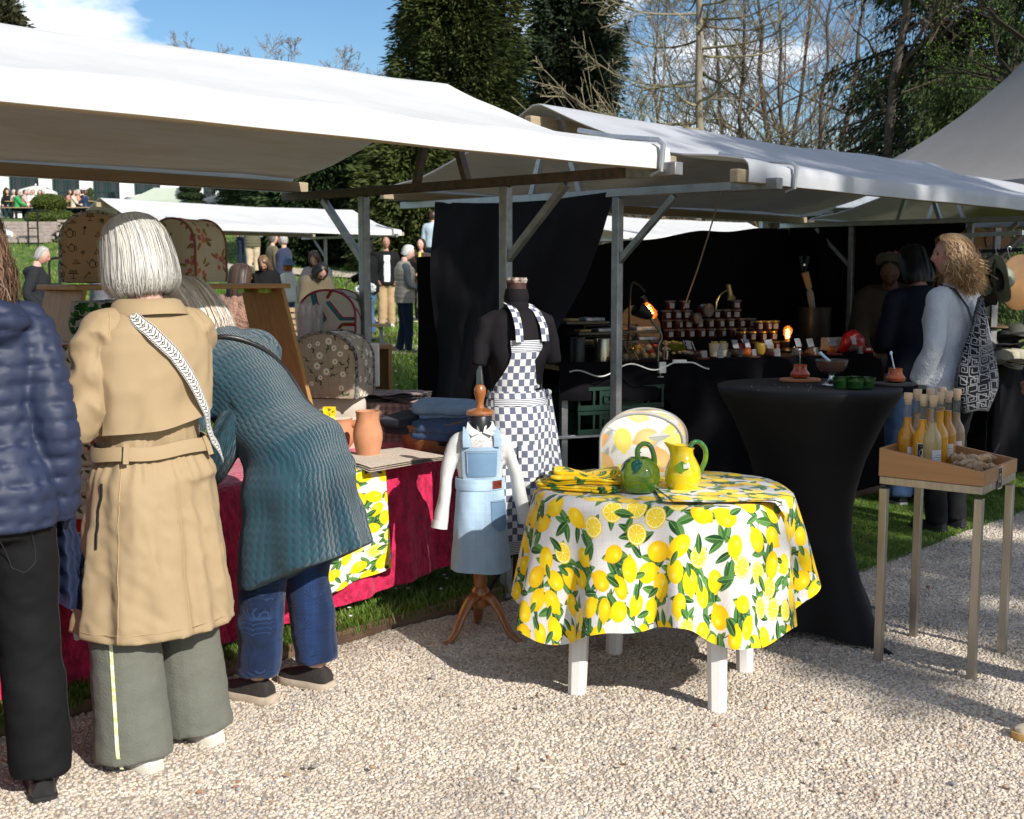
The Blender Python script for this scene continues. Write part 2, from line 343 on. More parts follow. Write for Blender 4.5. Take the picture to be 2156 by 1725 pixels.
scatter(gf, 'far grass', 70, .7, 1.5, M_blade, GRF, up=True)
M_turf = mat('turf', (.025, .075, .03), .9, .3, 25, .6, 200, bd=.01)
tf = sheet('artificial_turf', M_turf, .95, 9, -.96, .9, .012, 60, 20, .004, lambda Pp: np.clip(1.2-(Pp[:, 1]-6)*.15, .2, 1))
scatter(tf, 'turf blades', 3000, .7, 1.2, M_blade, GRT, up=True)
# timber edging board between lawn and gravel, one board after another
M_edge = mat('edging_timber', (.17, .105, .065), .85, .4, 14, .5, 60, stretch=(.3, 3, 3))
ed = thing('edging_board', 'weathered brown timber edging between the lawn and the gravel', 'edging', st(0, 0), ROW)
for k, (a, b) in enumerate(((-7.6, -5.2), (-5.19, -2.75), (-2.74, -.32), (-.31, 2.1), (2.11, 4.5))):
    MB().box(((a+b)/2, .0, .012+.004*(k % 2)), (b-a, .024, .085)).build('board', M_edge, ed, bev=.004)
# odd larger stones and dry leaves lying on the gravel
M_odd = mat('odd_stone', vcol=True, rough=.85, var=.25, vs=40, bump=.3, bs=80); b = MB(); r = np.random.default_rng(12)
for k in range(150):
    Y = 3.3+r.uniform(0, 1)**1.5*4; X = r.uniform(-.42, .44)*Y
    q = Vector((X, Y, 0))-PA
    if q.dot(VX) > -.1: continue
    c = [(.33, .17, .09), (.26, .25, .25), (.60, .54, .46), (.42, .33, .25), (.30, .28, .26), (.38, .25, .17)][r.integers(6)]; s = r.uniform(.006, .0125); a = r.uniform(0, 6.28); n0 = len(b.V); b.ell((X, Y, .012), (s, s*r.uniform(.6, .9), s*.55), 9, 6, rot('Z', a), col=c); b.V[n0] = b.V[n0]+(.002*vnoise(b.V[n0]*90))[:, None]
tag(b.build('odd_stones', M_odd, colors=True), kind='stuff')
n = 70; Y = 3.4+r.uniform(0, 1, n)**1.4*4; C = np.stack([r.uniform(-.4, .44, n)*Y, Y, np.full(n, .016)], -1); C = C[((C-np.array(PA)) @ np.array(VX)) < -.1]; n = len(C)
V, F, c = leaves(r, C, r.normal(0, 1, (n, 3))*[1, 1, .15], .028, .012, pick(r, n, [(.20, .12, .06), (.28, .19, .10), (.13, .09, .05)]), .2); tag(MB().add(V, F, None, c).build('leaf_litter', M_leafd, colors=True, smooth=False), kind='stuff')
# small white daisies in the grass
M_petal = mat('white_petal', (.8, .8, .76), .7, 0, bump=0)
b = MB()
for k in range(420):
    if k < 60: p = st(rng.uniform(-1.7, .6), rng.uniform(.08, 1.2), .075)
    else:
        Y = rng.uniform(8, 30); X = rng.uniform(-.43, -.03)*Y; p = Vector((X, Y, float(terr(np.array(X), np.array(Y)))+.085))
    s = .011*(1 if k < 60 else 2.0); b.ell(p, (s, s, s*.35), 5, 3)
tag(b.build('lawn_daisies', M_petal), kind='stuff')
# path strips across the lawn behind
M_path = mat('path_grit', (.47, .40, .32), .95, .25, 3, .4, 40); M_soil = mat('bed_soil', (.09, .06, .04), .95, .4, 4, .8, 20, bd=.03)
def strip(name, m, pts, w, dz):
    L, Rr = [], []
    for i, p in enumerate(pts):
        p = Vector((*p, 0)); q = Vector((*pts[min(i+1, len(pts)-1)], 0))-Vector((*pts[max(i-1, 0)], 0)); n = Vector((-q.y, q.x, 0)).normalized()
        for s, lst in ((1, L), (-1, Rr)):
            e = p+n*w*s/2; lst.append((e.x, e.y, float(terr(np.array(e.x), np.array(e.y)))+dz))
    Pn = [np.array([np.interp(np.linspace(0, len(a)-1, 60), np.arange(len(a)), np.array(a)[:, k]) for k in range(3)]).T for a in (L, Rr)]
    Pg = np.stack([Pn[1], Pn[1]*.5+Pn[0]*.5, Pn[0]], 1)
    Pg[..., 2] = terr(Pg[..., 0], Pg[..., 1])+.05*np.where(Pg[..., 1] > 12, vnoise(np.stack([Pg[..., 0], Pg[..., 1], terr(Pg[..., 0], Pg[..., 1])], -1)*.3), 0)+dz
    return tag(MB().grid(Pg).build(name, m), kind='structure')
strip('path', M_path, [(-9.5, 19.0), (-6, 19.4), (-3.4, 19.8), (-.5, 20.2), (3, 21)], 1.5, .05)
strip('path', M_path, [(-14, 23.2), (-8, 23.8), (-3, 24.6), (3, 25.4)], .8, .05)
strip('flower_bed', M_soil, [(-9, 21.4), (-5, 21.6), (-2, 22), (2, 22.4)], 1.3, .045)
strip('path', M_path, [(-3.9, 31.5), (-6.3, 33.0), (-9, 34.4)], 1.1, .06)
strip('path', M_path, [(-22, 44.2), (-16.5, 44.3), (-12, 46), (-9, 50)], 1.8, .07)

# ---------------------------------------------------------------- batches of branches and leaves
def tubes(P, Rr, n=4):
    B, k = P.shape[:2]; T = np.gradient(P, axis=1); T /= np.linalg.norm(T, axis=2, keepdims=True)+1e-9
    ref = np.where(np.abs(T[..., 2:3]) < .9, [0, 0, 1.], [1., 0, 0]); u = np.cross(T, ref); u /= np.linalg.norm(u, axis=2, keepdims=True)+1e-9; v = np.cross(T, u)
    a = np.arange(n)/n*2*pi; V = P[:, :, None]+Rr[:, :, None, None]*(np.cos(a)[:, None]*u[:, :, None]+np.sin(a)[:, None]*v[:, :, None])
    i = np.arange(k-1)[:, None]; j = np.arange(n)[None]; f = np.stack([i*n+j, i*n+(j+1) % n, (i+1)*n+(j+1) % n, (i+1)*n+j], -1).reshape(-1, 4)
    F = (np.arange(B)[:, None, None]*k*n+f).reshape(-1, 4); return V.reshape(-1, 3), F
def grow(r, P, Rr, nc, lr, ang, up, k, t0=.25, rr=.6, wig=.12, taper=.25, lmin=0):
    B, kk = P.shape[:2]; idx = np.repeat(np.arange(B), nc); N = len(idx); t = r.uniform(t0, 1, N)*(kk-1); i = np.minimum(t.astype(int), kk-2); f = (t-i)[:, None]
    base = P[idx, i]*(1-f)+P[idx, i+1]*f; rad = Rr[idx, i]*(1-f[:, 0])+Rr[idx, i+1]*f[:, 0]
    T = P[idx, i+1]-P[idx, i]; T /= np.linalg.norm(T, axis=1, keepdims=True)+1e-9
    q = r.normal(size=(N, 3)); q -= T*(q*T).sum(1, keepdims=True); q /= np.linalg.norm(q, axis=1, keepdims=True)
    an = ang*r.uniform(.7, 1.3, N)[:, None]; d = T*np.cos(an)+q*np.sin(an); d[:, 2] += up; d /= np.linalg.norm(d, axis=1, keepdims=True)
    plen = np.linalg.norm(np.diff(P, axis=1), axis=2).sum(1)[idx]; L = np.maximum(plen*lr*r.uniform(.6, 1.15, N)*(1.15-.6*t/(kk-1)), lmin)
    pts = [base]
    for s in range(k-1):
        d = d+r.normal(0, wig, (N, 3)); d[:, 2] += up*.25; d /= np.linalg.norm(d, axis=1, keepdims=True); pts.append(pts[-1]+d*(L/(k-1))[:, None])
    Rn = (rad*rr)[:, None]*np.linspace(1, taper, k)[None]; return np.stack(pts, 1), Rn
M_bark = mat('bark', (.08, .064, .05), .9, .4, 5, .6, 30, bd=.03, stretch=(2, 2, .5)); M_barkl = mat('bark_pale', (.27, .235, .175), .9, .35, 4, .5, 25, bd=.03, stretch=(2, 2, .5))
M_twig = mat('twig', vcol=True, rough=.85, var=.1, bump=0)
def poly(P, m=None): return np.array(P)
def trunk_line(r, H, k=9, lean=.02, r0=.3, r1=.03):
    z = np.linspace(0, H, k); P = np.stack([np.cumsum(r.normal(0, lean*H/k*3, k)), np.cumsum(r.normal(0, lean*H/k*3, k)), z], 1); P[0, :2] = 0
    return P[None], np.interp(z, [0, H*.04, H], [r0*1.25, r0, r1])[None]
def bare_tree(label, loc, H, r0, seed, cols, bark, nl=(13, 7, 5, 4), first=.3, ang=.85, up=.18, fine=.0085, group='bare trees beyond the stalls', lens=(.42, .5, .5, .5), name='bare_tree'):
    r = np.random.default_rng(seed); t = thing(name, label, 'tree', loc, r.uniform(0, 6), group)
    P, Rr = trunk_line(r, H, 11, .045, r0, r0*.14); V, F = tubes(P, Rr, 9); obj('trunk', mesh('trunk', V, F), bark, t)
    b = MB(); Q, S = P, Rr
    for k, n in enumerate(nl):
        Q, S = grow(r, Q, S, n, lens[k], ang if k else ang*1.0, up, 6 if k < 2 else 4, first if k == 0 else .2, .55 if k else .5, .13, .3); S = np.maximum(S, fine*(.9 if k > 1 else 1.6)*np.linspace(1, .55, S.shape[1])[None])
        V, F = tubes(Q, S, 5 if k == 0 else 3); c = np.repeat(pick(r, len(Q), cols), Q.shape[1]*(5 if k == 0 else 3), 0); b.add(V, F, None, c)
    b.build('crown', M_twig, t, colors=True); return t
def twig_cols(*h): return [srgb(x) for x in h]
BR = twig_cols('6a5a4a', '74644f', '80704f', '5a4c42', '866a58'); BY = twig_cols('8c8266', '776e56', '9c9276', '6c6450')
def g0(x, Y): return Vector(((x-CX)/FPX*Y, Y, float(terr(np.array((x-CX)/FPX*Y), np.array(Y)))-.1))
# larch: straight trunk, level boughs with upswept ends, many yellowish twigs
def larch(label, loc, H, r0, seed):
    r = np.random.default_rng(seed); t = thing('larch_tree', label, 'tree', loc, 0); P, Rr = trunk_line(r, H, 14, .016, r0, .02); V, F = tubes(P, Rr, 10); obj('trunk', mesh('trunk', V, F), M_barkl, t)
    n = 74; z = np.linspace(H*.16, H*.98, n); a = r.uniform(0, 6.28, n); L = (H*.25)*(1-(z/H)**1.4)*r.uniform(.7, 1.15, n)+.4; s = np.linspace(0, 1, 8)
    x = L[:, None]*s; dz = L[:, None]*(-.10*s+.42*s**3)+r.normal(0, .05, (n, 8)).cumsum(1)*.5
    px = np.interp(z, P[0, :, 2], P[0, :, 0]); py = np.interp(z, P[0, :, 2], P[0, :, 1])
    Q = np.stack([px[:, None]+x*np.cos(a)[:, None]+r.normal(0, .03, (n, 8)).cumsum(1), py[:, None]+x*np.sin(a)[:, None]+r.normal(0, .03, (n, 8)).cumsum(1), z[:, None]+dz], -1)
    S = (.013+.008*L)[:, None]*np.linspace(1, .25, 8); b = MB(); V, F = tubes(Q, S, 5); b.add(V, F, None, np.repeat(pick(r, n, BY), 40, 0))
    for nc, lr, fi in ((12, .34, .009), (7, .45, .0065)):
        Q, S = grow(r, Q, S, nc, lr, .8, .05, 4, .15, .5, .15, .5); S = np.maximum(S, fi); V, F = tubes(Q, S, 3); b.add(V, F, None, np.repeat(pick(r, len(Q), BY), 12, 0))
    b.build('crown', M_twig, t, colors=True); return t
larch('bare larch with straight pale trunk and upswept yellowish twigs', g0(1462, 36), 19, .15, 4)
bare_tree('tall bare tree just right of the straight larch', g0(1552, 47), 17, .12, 11, BR+BY, M_bark)
bare_tree('bare brown tree with dense twigs halfway between larch and dark leaning tree', g0(1640, 52), 17, .13, 12, BR, M_bark, (16, 8, 6, 4))
bare_tree('bare tree left of the dark crooked tree, its twigs purplish brown', g0(1715, 44), 14, .11, 13, BR, M_bark)
bare_tree('big dark bare tree with crooked forked trunk beside the spruces', g0(1842, 33), 16, .17, 15, twig_cols('4a4036', '54483a', '3e352d'), M_bark, (13, 7, 5, 3), .18, 1.0, .12)
bare_tree('slim bare tree behind the larch on its left', g0(1405, 58), 13, .15, 16, BY+BR, M_barkl)
base_ = [o for o in bpy.data.objects if o.name.startswith('bare_tree') and o.parent is None]
for k, (x, Y, sc_, a, lb) in enumerate(((1508, 60, 1.0, 1.1, 'bare brown tree close behind the larch on its right'), (1598, 58, 1.05, 2.4, 'bare tree set back between the two slim bare trunks'), (1675, 62, 1.1, 4.0, 'hazy brown bare tree far back, left of the purplish one'), (1765, 50, .95, 5.2, 'spreading bare tree left of the spruce boughs'), (1372, 64, .9, .5, 'faint bare tree at the right flank of the dark cypress'))):
    c = copy_tree(base_[(k*2+1) % 4]); c.location = g0(x, Y); c.rotation_euler.z = a; c.scale = (sc_*1.15, sc_*1.15, sc_); c['label'] = lb
for k, (x, Y, H) in enumerate(((455, 96, 17.2), (560, 100, 17.6), (640, 95, 16.6), (725, 98, 17), (800, 96, 16.4))):
    bare_tree(('first', 'second', 'third', 'fourth', 'fifth')[k]+' distant bare treetop from the left over the near canopy ridge', g0(x, Y), H-4.0, .16, 30+k, BR, M_bark, (12, 7, 5, 3), .3, fine=.016, group='distant bare trees over the canopy ridge')
# low brown thicket below the bare trees
r = np.random.default_rng(77); n = 6500; X = r.uniform(3, 17, n); Y = r.uniform(36, 60, n); base = np.stack([X*Y/45, Y, np.zeros(n)], -1)
L = r.uniform(1.2, 8.5, n)*r.uniform(.5, 1, n); d = r.normal(0, .30, (n, 3)); d[:, 2] = 1; Q = [base+np.array([0, 0, .0])+r.uniform(0, 2.5, (n, 1))*[0, 0, 1.]]
for s in range(3): d = d+r.normal(0, .3, (n, 3)); Q.append(Q[-1]+d/np.linalg.norm(d, axis=1, keepdims=True)*(L/3)[:, None])
V, F = tubes(np.stack(Q, 1), np.tile(np.linspace(.022, .008, 4), (n, 1)), 3)
tag(MB().add(V, F, None, np.repeat(pick(r, n, BR+BY+twig_cols('5b5a38')), 12, 0)).build('thicket', M_twig, colors=True), kind='stuff')
# columnar conifers
def cypress(name, label, loc, H, rad, seed, cols, n=700, per=60, size=.34, prof=None, group=None):
    r = np.random.default_rng(seed); t = thing(name, label, 'tree', loc, 0, group); P, Rr = trunk_line(r, H*.97, 8, .004, .32, .04); V, F = tubes(P, Rr, 8); obj('trunk', mesh('trunk', V, F), M_bark, t)
    z = H*r.uniform(.0, 1, n)**.9; a = r.uniform(0, 6.28, n); pr = prof or (lambda q: np.interp(q, [0, .12, .45, .8, 1], [.86, 1, .86, .48, .02])); q = pr(z/H)*rad*r.uniform(.80, 1.12, n)*(1+.10*np.sin(3*a+z*.9))
    C = np.stack([q*np.cos(a), q*np.sin(a), z], -1); out = np.stack([np.cos(a), np.sin(a), np.full(n, .1)], -1); cc = pick(r, n, cols)
    cr = r.uniform(.45, .95, n)[:, None, None]*size*2.2; off = r.normal(0, .5, (n, per, 3))*cr*[1, 1, 1.3]; off -= out[:, None]*np.abs(off).mean(2, keepdims=True)*.3
    off[..., 2] -= .25*(off[..., :2]**2).sum(2)
    L = (C[:, None]+off).reshape(-1, 3); D = np.repeat(out, per, 0)+off.reshape(-1, 3)*.8
    V, F, c = leaves(r, L, D, size*1.25, size*.30, np.repeat(cc, per, 0)*r.uniform(.8, 1.25, (n*per, 1)), .22, .35)
    # inner dark bough mass keeps the sky from shining straight through the middle
    m2 = n*9; z2 = H*r.uniform(0, .96, m2); a2 = r.uniform(0, 6.28, m2); q2 = pr(z2/H)*rad*np.sqrt(r.uniform(0, .62, m2)); C2 = np.stack([q2*np.cos(a2), q2*np.sin(a2), z2], -1)
    V2, F2, c2 = leaves(r, C2, np.stack([np.cos(a2), np.sin(a2), np.zeros(m2)], -1), size*2.4, size*1.3, pick(r, m2, cols), .5, .2)
    MB().add(V, F, None, c).add(V2, F2, None, c2).build('crown', M_leafd, t, colors=True, smooth=False); return t
CG = [(.045, .064, .017), (.058, .077, .021), (.034, .05, .015), (.078, .082, .027)]; CG2 = [(.022, .038, .020), (.03, .048, .023), (.038, .048, .021)]
cypress('cypress_tree', 'broad dark olive cypress left of its slimmer bluish neighbour', g0(968, 42), 17.5, 2.32, 3, CG, 1600, 44, .23)
cypress('cypress_tree', 'slimmer darker cypress behind and right of the broad olive one', g0(1198, 50), 21, 2.1, 4, CG2, 1200, 42, .25)
cypress('yew_tree', 'dark spreading yew behind the near canopy, left of the back post', g0(688, 36), 4.7, 2.1, 5, [(.022, .04, .014), (.03, .05, .016)], 420, 46, .26, lambda q: np.interp(q, [0, .4, .8, 1], [1, 1, .75, .1]))
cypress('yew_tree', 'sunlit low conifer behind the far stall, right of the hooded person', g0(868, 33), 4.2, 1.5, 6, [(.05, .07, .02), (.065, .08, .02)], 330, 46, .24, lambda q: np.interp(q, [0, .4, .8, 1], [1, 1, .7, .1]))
cypress('yew_tree', 'green hedge tree at the right end of the white building', g0(575, 57), 5.0, 2.2, 8, [(.06, .085, .03), (.045, .07, .025)], 260, 40, .3, lambda q: np.interp(q, [0, .4, .8, 1], [1, 1, .8, .1]))
cypress('fir_tree', 'small distant conifer top above the far left of the canopy', g0(50, 82), 15.4, 1.9, 9, [(.06, .06, .03), (.05, .06, .03)], 240, 30, .42, lambda q: np.interp(q, [0, .75, .88, 1], [1, .9, .55, .03]))
# spruces: drooping boughs hung with sprays
def spruce(label, loc, H, reach, seed, cols, nb=70, z0=.08, droop=.5, per=95, size=.3, a0=None):
    r = np.random.default_rng(seed); t = thing('spruce_tree', label, 'tree', loc, 0, 'dark spruces on the right'); P, Rr = trunk_line(r, H, 10, .01, .3, .04); V, F = tubes(P, Rr, 9); obj('trunk', mesh('trunk', V, F), M_bark, t)
    z = H*np.linspace(z0, .97, nb); a = r.uniform(0, 6.28, nb); L = reach*(1-(z/H)**1.6*.85)*r.uniform(.6, 1.15, nb); s = np.linspace(0, 1, 7)
    Q = np.stack([L[:, None]*s*np.cos(a)[:, None], L[:, None]*s*np.sin(a)[:, None], z[:, None]+L[:, None]*(.18*s-droop*s**2+.12*s**4)], -1); Q[..., :2] += r.normal(0, .06, (nb, 7, 2)).cumsum(1)
    b = MB(); V, F = tubes(Q, (.02+.012*L)[:, None]*np.linspace(1, .3, 7), 4); b.add(V, F, None, np.tile(srgb('4a3f35'), (len(V), 1)))
    idx = np.repeat(np.arange(nb), per); u = r.uniform(.12, 1, len(idx))*6; i = np.minimum(u.astype(int), 5); f = (u-i)[:, None]; C = Q[idx, i]*(1-f)+Q[idx, i+1]*f
    side = np.stack([-np.sin(a), np.cos(a), np.zeros(nb)], -1)[idx]*r.normal(0, .42, (len(idx), 1))*(1.1-u[:, None]/7); C = C+side; C[:, 2] -= np.abs(side).sum(1)*.35
    cc = pick(r, nb, cols)[idx]*r.uniform(.8, 1.2, (len(idx), 1)); k = 5
    hang = np.abs(r.normal(0, .30, (len(idx), k, 1))); C3 = C[:, None]+r.normal(0, .14, (len(idx), k, 3)); C3[..., 2:] -= hang
    D = np.repeat(np.stack([np.cos(a), np.sin(a), -1.1*np.ones(nb)], -1)[idx], k, 0)
    V, F, c = leaves(r, C3.reshape(-1, 3), D, size, size*.28, np.repeat(cc, k, 0), .45, .25); b.add(V, F, None, c)
    b.build('crown', M_leafd, t, colors=True, smooth=False); return t
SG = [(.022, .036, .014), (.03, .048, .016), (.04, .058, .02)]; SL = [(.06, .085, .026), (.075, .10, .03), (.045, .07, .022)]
spruce('tall dark spruce with hanging boughs left of the grey tent peak', g0(1938, 37), 21, 4.8, 21, SG, 150, .06, .5, 90, .21)
spruce('tall dark spruce rising behind the grey tent at the right edge', g0(2130, 33), 22, 5.6, 22, SG, 165, .05, .48, 90, .21)
spruce('shorter sunlit green spruce between the two tall dark spruces', g0(2018, 29), 6.6, 2.3, 23, SL, 70, .1, .45, 110, .14)
spruce('low dark spruce at the foot of the crooked bare tree', g0(1800, 31), 3.9, 1.5, 24, SG, 50, .1, .45, 100, .15)
# budding tree with bright young leaves, top right
def leafy(name, label, loc, H, r0, seed, cols, nl, leafn, lsize, group=None, ang=.85, first=.3, lens=(.42, .5, .5), up=.15, jit=.12):
    r = np.random.default_rng(seed); t = thing(name, label, 'tree', loc, 0, group); P, Rr = trunk_line(r, H, 9, .02, r0, r0*.2); V, F = tubes(P, Rr, 8); obj('trunk', mesh('trunk', V, F), M_bark, t); b = MB(); Q, S = P, Rr
    for k, n in enumerate(nl):
        Q, S = grow(r, Q, S, n, lens[k], ang, up, 5, first if k == 0 else .2, .5, .13, .3); S = np.maximum(S, .008); V, F = tubes(Q, S, 4); b.add(V, F, None, np.repeat(pick(r, len(Q), [(.035, .028, .02), (.05, .04, .03)]), 20, 0))
    i = r.integers(0, len(Q), leafn); j = r.integers(1, 5, leafn); C = Q[i, j]+r.normal(0, jit, (leafn, 3))
    V, F, c = leaves(r, C, r.normal(size=(leafn, 3)), lsize, lsize*.6, pick(r, leafn, cols), .5, .2); b.add(V, F, None, c); b.build('crown', M_leafd, t, colors=True, smooth=False); return t
leafy('budding_tree', 'tree with fresh yellow green leaves at the top right edge', g0(2175, 25), 12, .2, 41, [(.12, .19, .02), (.08, .14, .02), (.05, .08, .02)], (12, 7, 5), 12000, .055)
# trees behind the camera whose dappled shade falls over the right hand stalls
shade = [((11.4, -2.9), 14, 51, 8500, 'the leafing tree standing behind the camera, nearer the path'), ((14.4, -4.2), 18, 52, 9500, 'the taller leafing tree outside the right edge, shading the second canopy')]
for (x, y), H, sd_, nlf, lb in shade:
    leafy('budding_tree', lb, (x, y, -.05), H, .25, sd_, [(.09, .15, .03), (.07, .11, .03)], (14, 8, 6), nlf, .22, 'trees behind the camera', up=.1, lens=(.36, .5, .5))

# ---------------------------------------------------------------- terrace: building, steps, hedges, parasols
M_white = mat('white_render', (.80, .79, .76), .9, .05, 2, .1, 20); M_green = mat('green_paint', (.012, .045, .04), .5, .2); M_glass = mat('dark_glass', (.015, .02, .022), .06, .1, bump=0, spec=.8)
M_stone = mat('terrace_stone', (.32, .27, .235), .9, .35, 6, .6, 12, bd=.03); M_iron = mat('black_iron', (.012, .013, .014), .45, .2, bump=.1); M_roof = mat('slate', (.1, .1, .11), .8, .3)
BY_, BZ = 62.0, 4.2; bx = lambda x: (x-CX)/FPX*BY_
bd_ = thing('white_building', 'long white rendered building with tall dark green windows behind the terrace', 'building', (bx(265), BY_, BZ))
wb = MB(); x0b, x1b = bx(-190)-bx(265), bx(528)-bx(265); wz0, wz1, H_ = .35, 3.6, 7.6
wins = [(-103, 58), (-20, 58), (64, 64), (151, 59), (235, 57), (320, 56), (449, 27)]; edges = [x0b]
for c, w in wins:
    a = (c-w/2-265)/FPX*BY_; b_ = (c+w/2-265)/FPX*BY_; wb.box(((edges[-1]+a)/2, .2, H_/2), (a-edges[-1], .4, H_)); edges.append(b_)
    wb.box(((a+b_)/2, .2, wz0/2), (b_-a, .4, wz0)); wb.box(((a+b_)/2, .2, (wz1+H_)/2), (b_-a, .4, H_-wz1))
wb.box(((edges[-1]+x1b)/2, .2, H_/2), (x1b-edges[-1], .4, H_)); wb.box((x0b+.2, 5, H_/2), (.4, 9.2, H_)); wb.box((x1b-.2, 5, H_/2), (.4, 9.2, H_)); wb.box(((x0b+x1b)/2, 9.8, H_/2), (x1b-x0b, .4, H_))
wb.build('wall', M_white, bd_)
MB().box(((x0b+x1b)/2, 5, H_+.15), (x1b-x0b+.6, 10.6, .3)).build('roof', M_roof, bd_)
for c, w in wins:
    cx_ = (c-265)/FPX*BY_; ww = w/FPX*BY_; hh = wz1-wz0; f = MB(); t_ = .09
    for sx in (-1, 1): f.box((sx*(ww/2-t_/2), .24, 0), (t_, .12, hh))
    for sz in (-1, 1): f.box((0, .24, sz*(hh/2-t_/2)), (ww-2*t_, .12, t_))
    fo = f.build('window', M_green, bd_, (cx_, 0, wz0+hh/2)); nc = 2 if ww > .8 else 1; nr = 3; pw, ph = (ww-2*t_)/nc, (hh-2*t_)/nr; mu = MB()
    for k in range(1, nc): mu.box((-ww/2+t_+k*pw, .235, 0), (.07, .09, hh-2*t_))
    for k in range(1, nr): mu.box((0, .236, -hh/2+t_+k*ph), (ww-2*t_, .06, .06))
    for k in range(nc*2): mu.box((-ww/2+t_+(k+.5)*pw/2, .245, 0), (.025, .04, hh-2*t_))
    mu.build('muntin', M_green, fo)
    for i in range(nc):
        for j in range(nr): MB().box((-ww/2+t_+(i+.5)*pw, .27, -hh/2+t_+(j+.5)*ph), (pw-.01, .02, ph-.01)).build('pane', M_glass, fo)
# steps and retaining wall
rw = thing('retaining_wall', 'low grey stone retaining wall with steps below the terrace', 'wall', g0(40, 41.0)+Vector((0, 0, .1)))
for k in range(6):
    for j in range(5): MB().box((-2.6+j*.86+.1*(k % 2), 0+k*.16, .07+k*.125), (.85, .34, .12)).build('stone', M_stone, rw, bev=.015)
b = MB().box((1.86, .3, .30), (.22, 1.5, .75)); b.build('pier', M_stone, rw, bev=.03); MB().box((1.86, .3, .72), (.36, 1.7, .09)).build('coping', M_stone, rw, bev=.02)
def handrail(label, loc, h, w, rz=0):
    t = thing('handrail', label, 'handrail', loc, rz)
    for s in (-1, 1):
        pts = [(s*w/2, 0, 0), (s*w/2, 0, h-.12), (s*w/2+.03, 0, h-.03), (s*w/2+.13, 0, h), (s*w/2+.4, 0, h)]; MB().tube(pts, .028, 7).build('post', M_iron, t)
    MB().bar((-w/2, 0, h*.55), (w/2, 0, h*.55), .04).build('rail', M_iron, t)
handrail('black iron handrail hoops beside the terrace steps', g0(80, 40), 1.25, .32); handrail('black iron handrail on the lawn behind the man in the dark hoodie', g0(121, 26), 1.25, .22)
def hedge_leaves(b, r, C, rr, n, size, cols):
    d = r.normal(size=(n, 3)); d /= np.linalg.norm(d, axis=1, keepdims=True); Cc = np.asarray(C)+d*np.asarray(rr)*r.uniform(.86, 1.03, (n, 1)); V, F, c = leaves(r, Cc, d, size, size*.6, pick(r, n, cols), .7, 0); b.add(V, F, None, c)
    b.ell(C, np.asarray(rr)*.9, 20, 12, col=cols[0])
r = np.random.default_rng(5); t = thing('topiary_shrub', 'green topiary shrub clipped into two stacked cushions below the terrace', 'topiary', g0(118, 49)); zb = 3.55-t.location.z
b = MB(); hedge_leaves(b, r, (0, 0, .36+zb-.2), (.98, .98, .40), 3200, .10, [(.06, .085, .018), (.085, .105, .02)]); hedge_leaves(b, r, (-.03, 0, .98+zb-.2), (.70, .70, .36), 2400, .10, [(.06, .085, .018), (.09, .11, .02)]); b.build('crown', M_leafd, t, colors=True, smooth=False)
t.location.z += 0
sp = thing('topiary_shrub', 'tall dark topiary clipped into a stepped spiral cone', 'topiary', g0(412, 54)); b = MB(); zz = .15
for k, rr in enumerate((.78, .70, .60, .48, .34, .2)): hedge_leaves(b, r, (.04*cos(k*1.3), .04*sin(k*1.3), zz+.24), (rr, rr, .25), 1300, .09, [(.022, .035, .014), (.03, .045, .016)]); zz += .36
b.build('crown', M_leafd, sp, colors=True, smooth=False)
for k, x in enumerate((28, 113, 202)):
    q = thing('topiary_shrub', ('leftmost', 'middle', 'rightmost')[k]+' of the three small clipped cones before the building piers', 'topiary', g0(x, 60.6), 0, 'small cones between the windows'); b = MB()
    for j, rr in enumerate((.34, .27, .17)): hedge_leaves(b, r, (0, 0, .6+.36*j), (rr, rr, .3), 420, .08, [(.05, .06, .02), (.06, .075, .025)])
    b.build('crown', M_leafd, q, colors=True, smooth=False); MB().lathe([(.26, 0), (.34, .42), (.30, .42)], 12).build('planter', M_stone, q)
M_parasol = mat('parasol_cloth', (.78, .76, .72), .85, .06, 3, .1, 30, transl=.25); M_pole = mat('aluminium', (.5, .5, .5), .35, .1, metal=.9, bump=0)
def parasol(label, x, y, Y, w, h, col=None):
    c = at(x, y, Y); zg = float(terr(np.array(c.x), np.array(Y))); t = thing('parasol', label, 'parasol', (c.x, Y, zg-.05), 0, None); zc = c.z-zg
    MB().tube([(0, 0, 0), (0, 0, zc)], .03, 8).build('pole', M_pole, t); MB().lathe([(.34, 0), (.34, .07), (.06, .1)], 14).build('base', M_stone, t)
    an = np.arange(32)/32*2*pi; rings = [np.stack([(w*q)*np.cos(an), (w*q)*np.sin(an), np.full(32, zc-h*q**1.25)-(.06*(q > .9))*0+.02*np.cos(8*an)*q], -1) for q in (.01, .2, .45, .7, .9, 1)]; rings.append(rings[-1]*[1, 1, 1]+[0, 0, -.16])
    MB().loft(rings, False).build('canopy', M_parasol, t); MB().ell((0, 0, zc+.03), (.05, .05, .08), 8, 6).build('finial', M_pole, t)
    for k in range(8): a = k*pi/4; MB().bar((0, 0, zc-.1), (w*.97*cos(a), w*.97*sin(a), zc-h-.03), .025).build('rib', M_pole, t)
parasol('white parasol in front of the leftmost visible window', 75, 389, 57, .95, .30); parasol('off white parasol left of the pale green marquee', 311, 405, 56, 1.05, .22); parasol('white parasol right of the dark spiral topiary', 466, 408, 57, .8, .2)
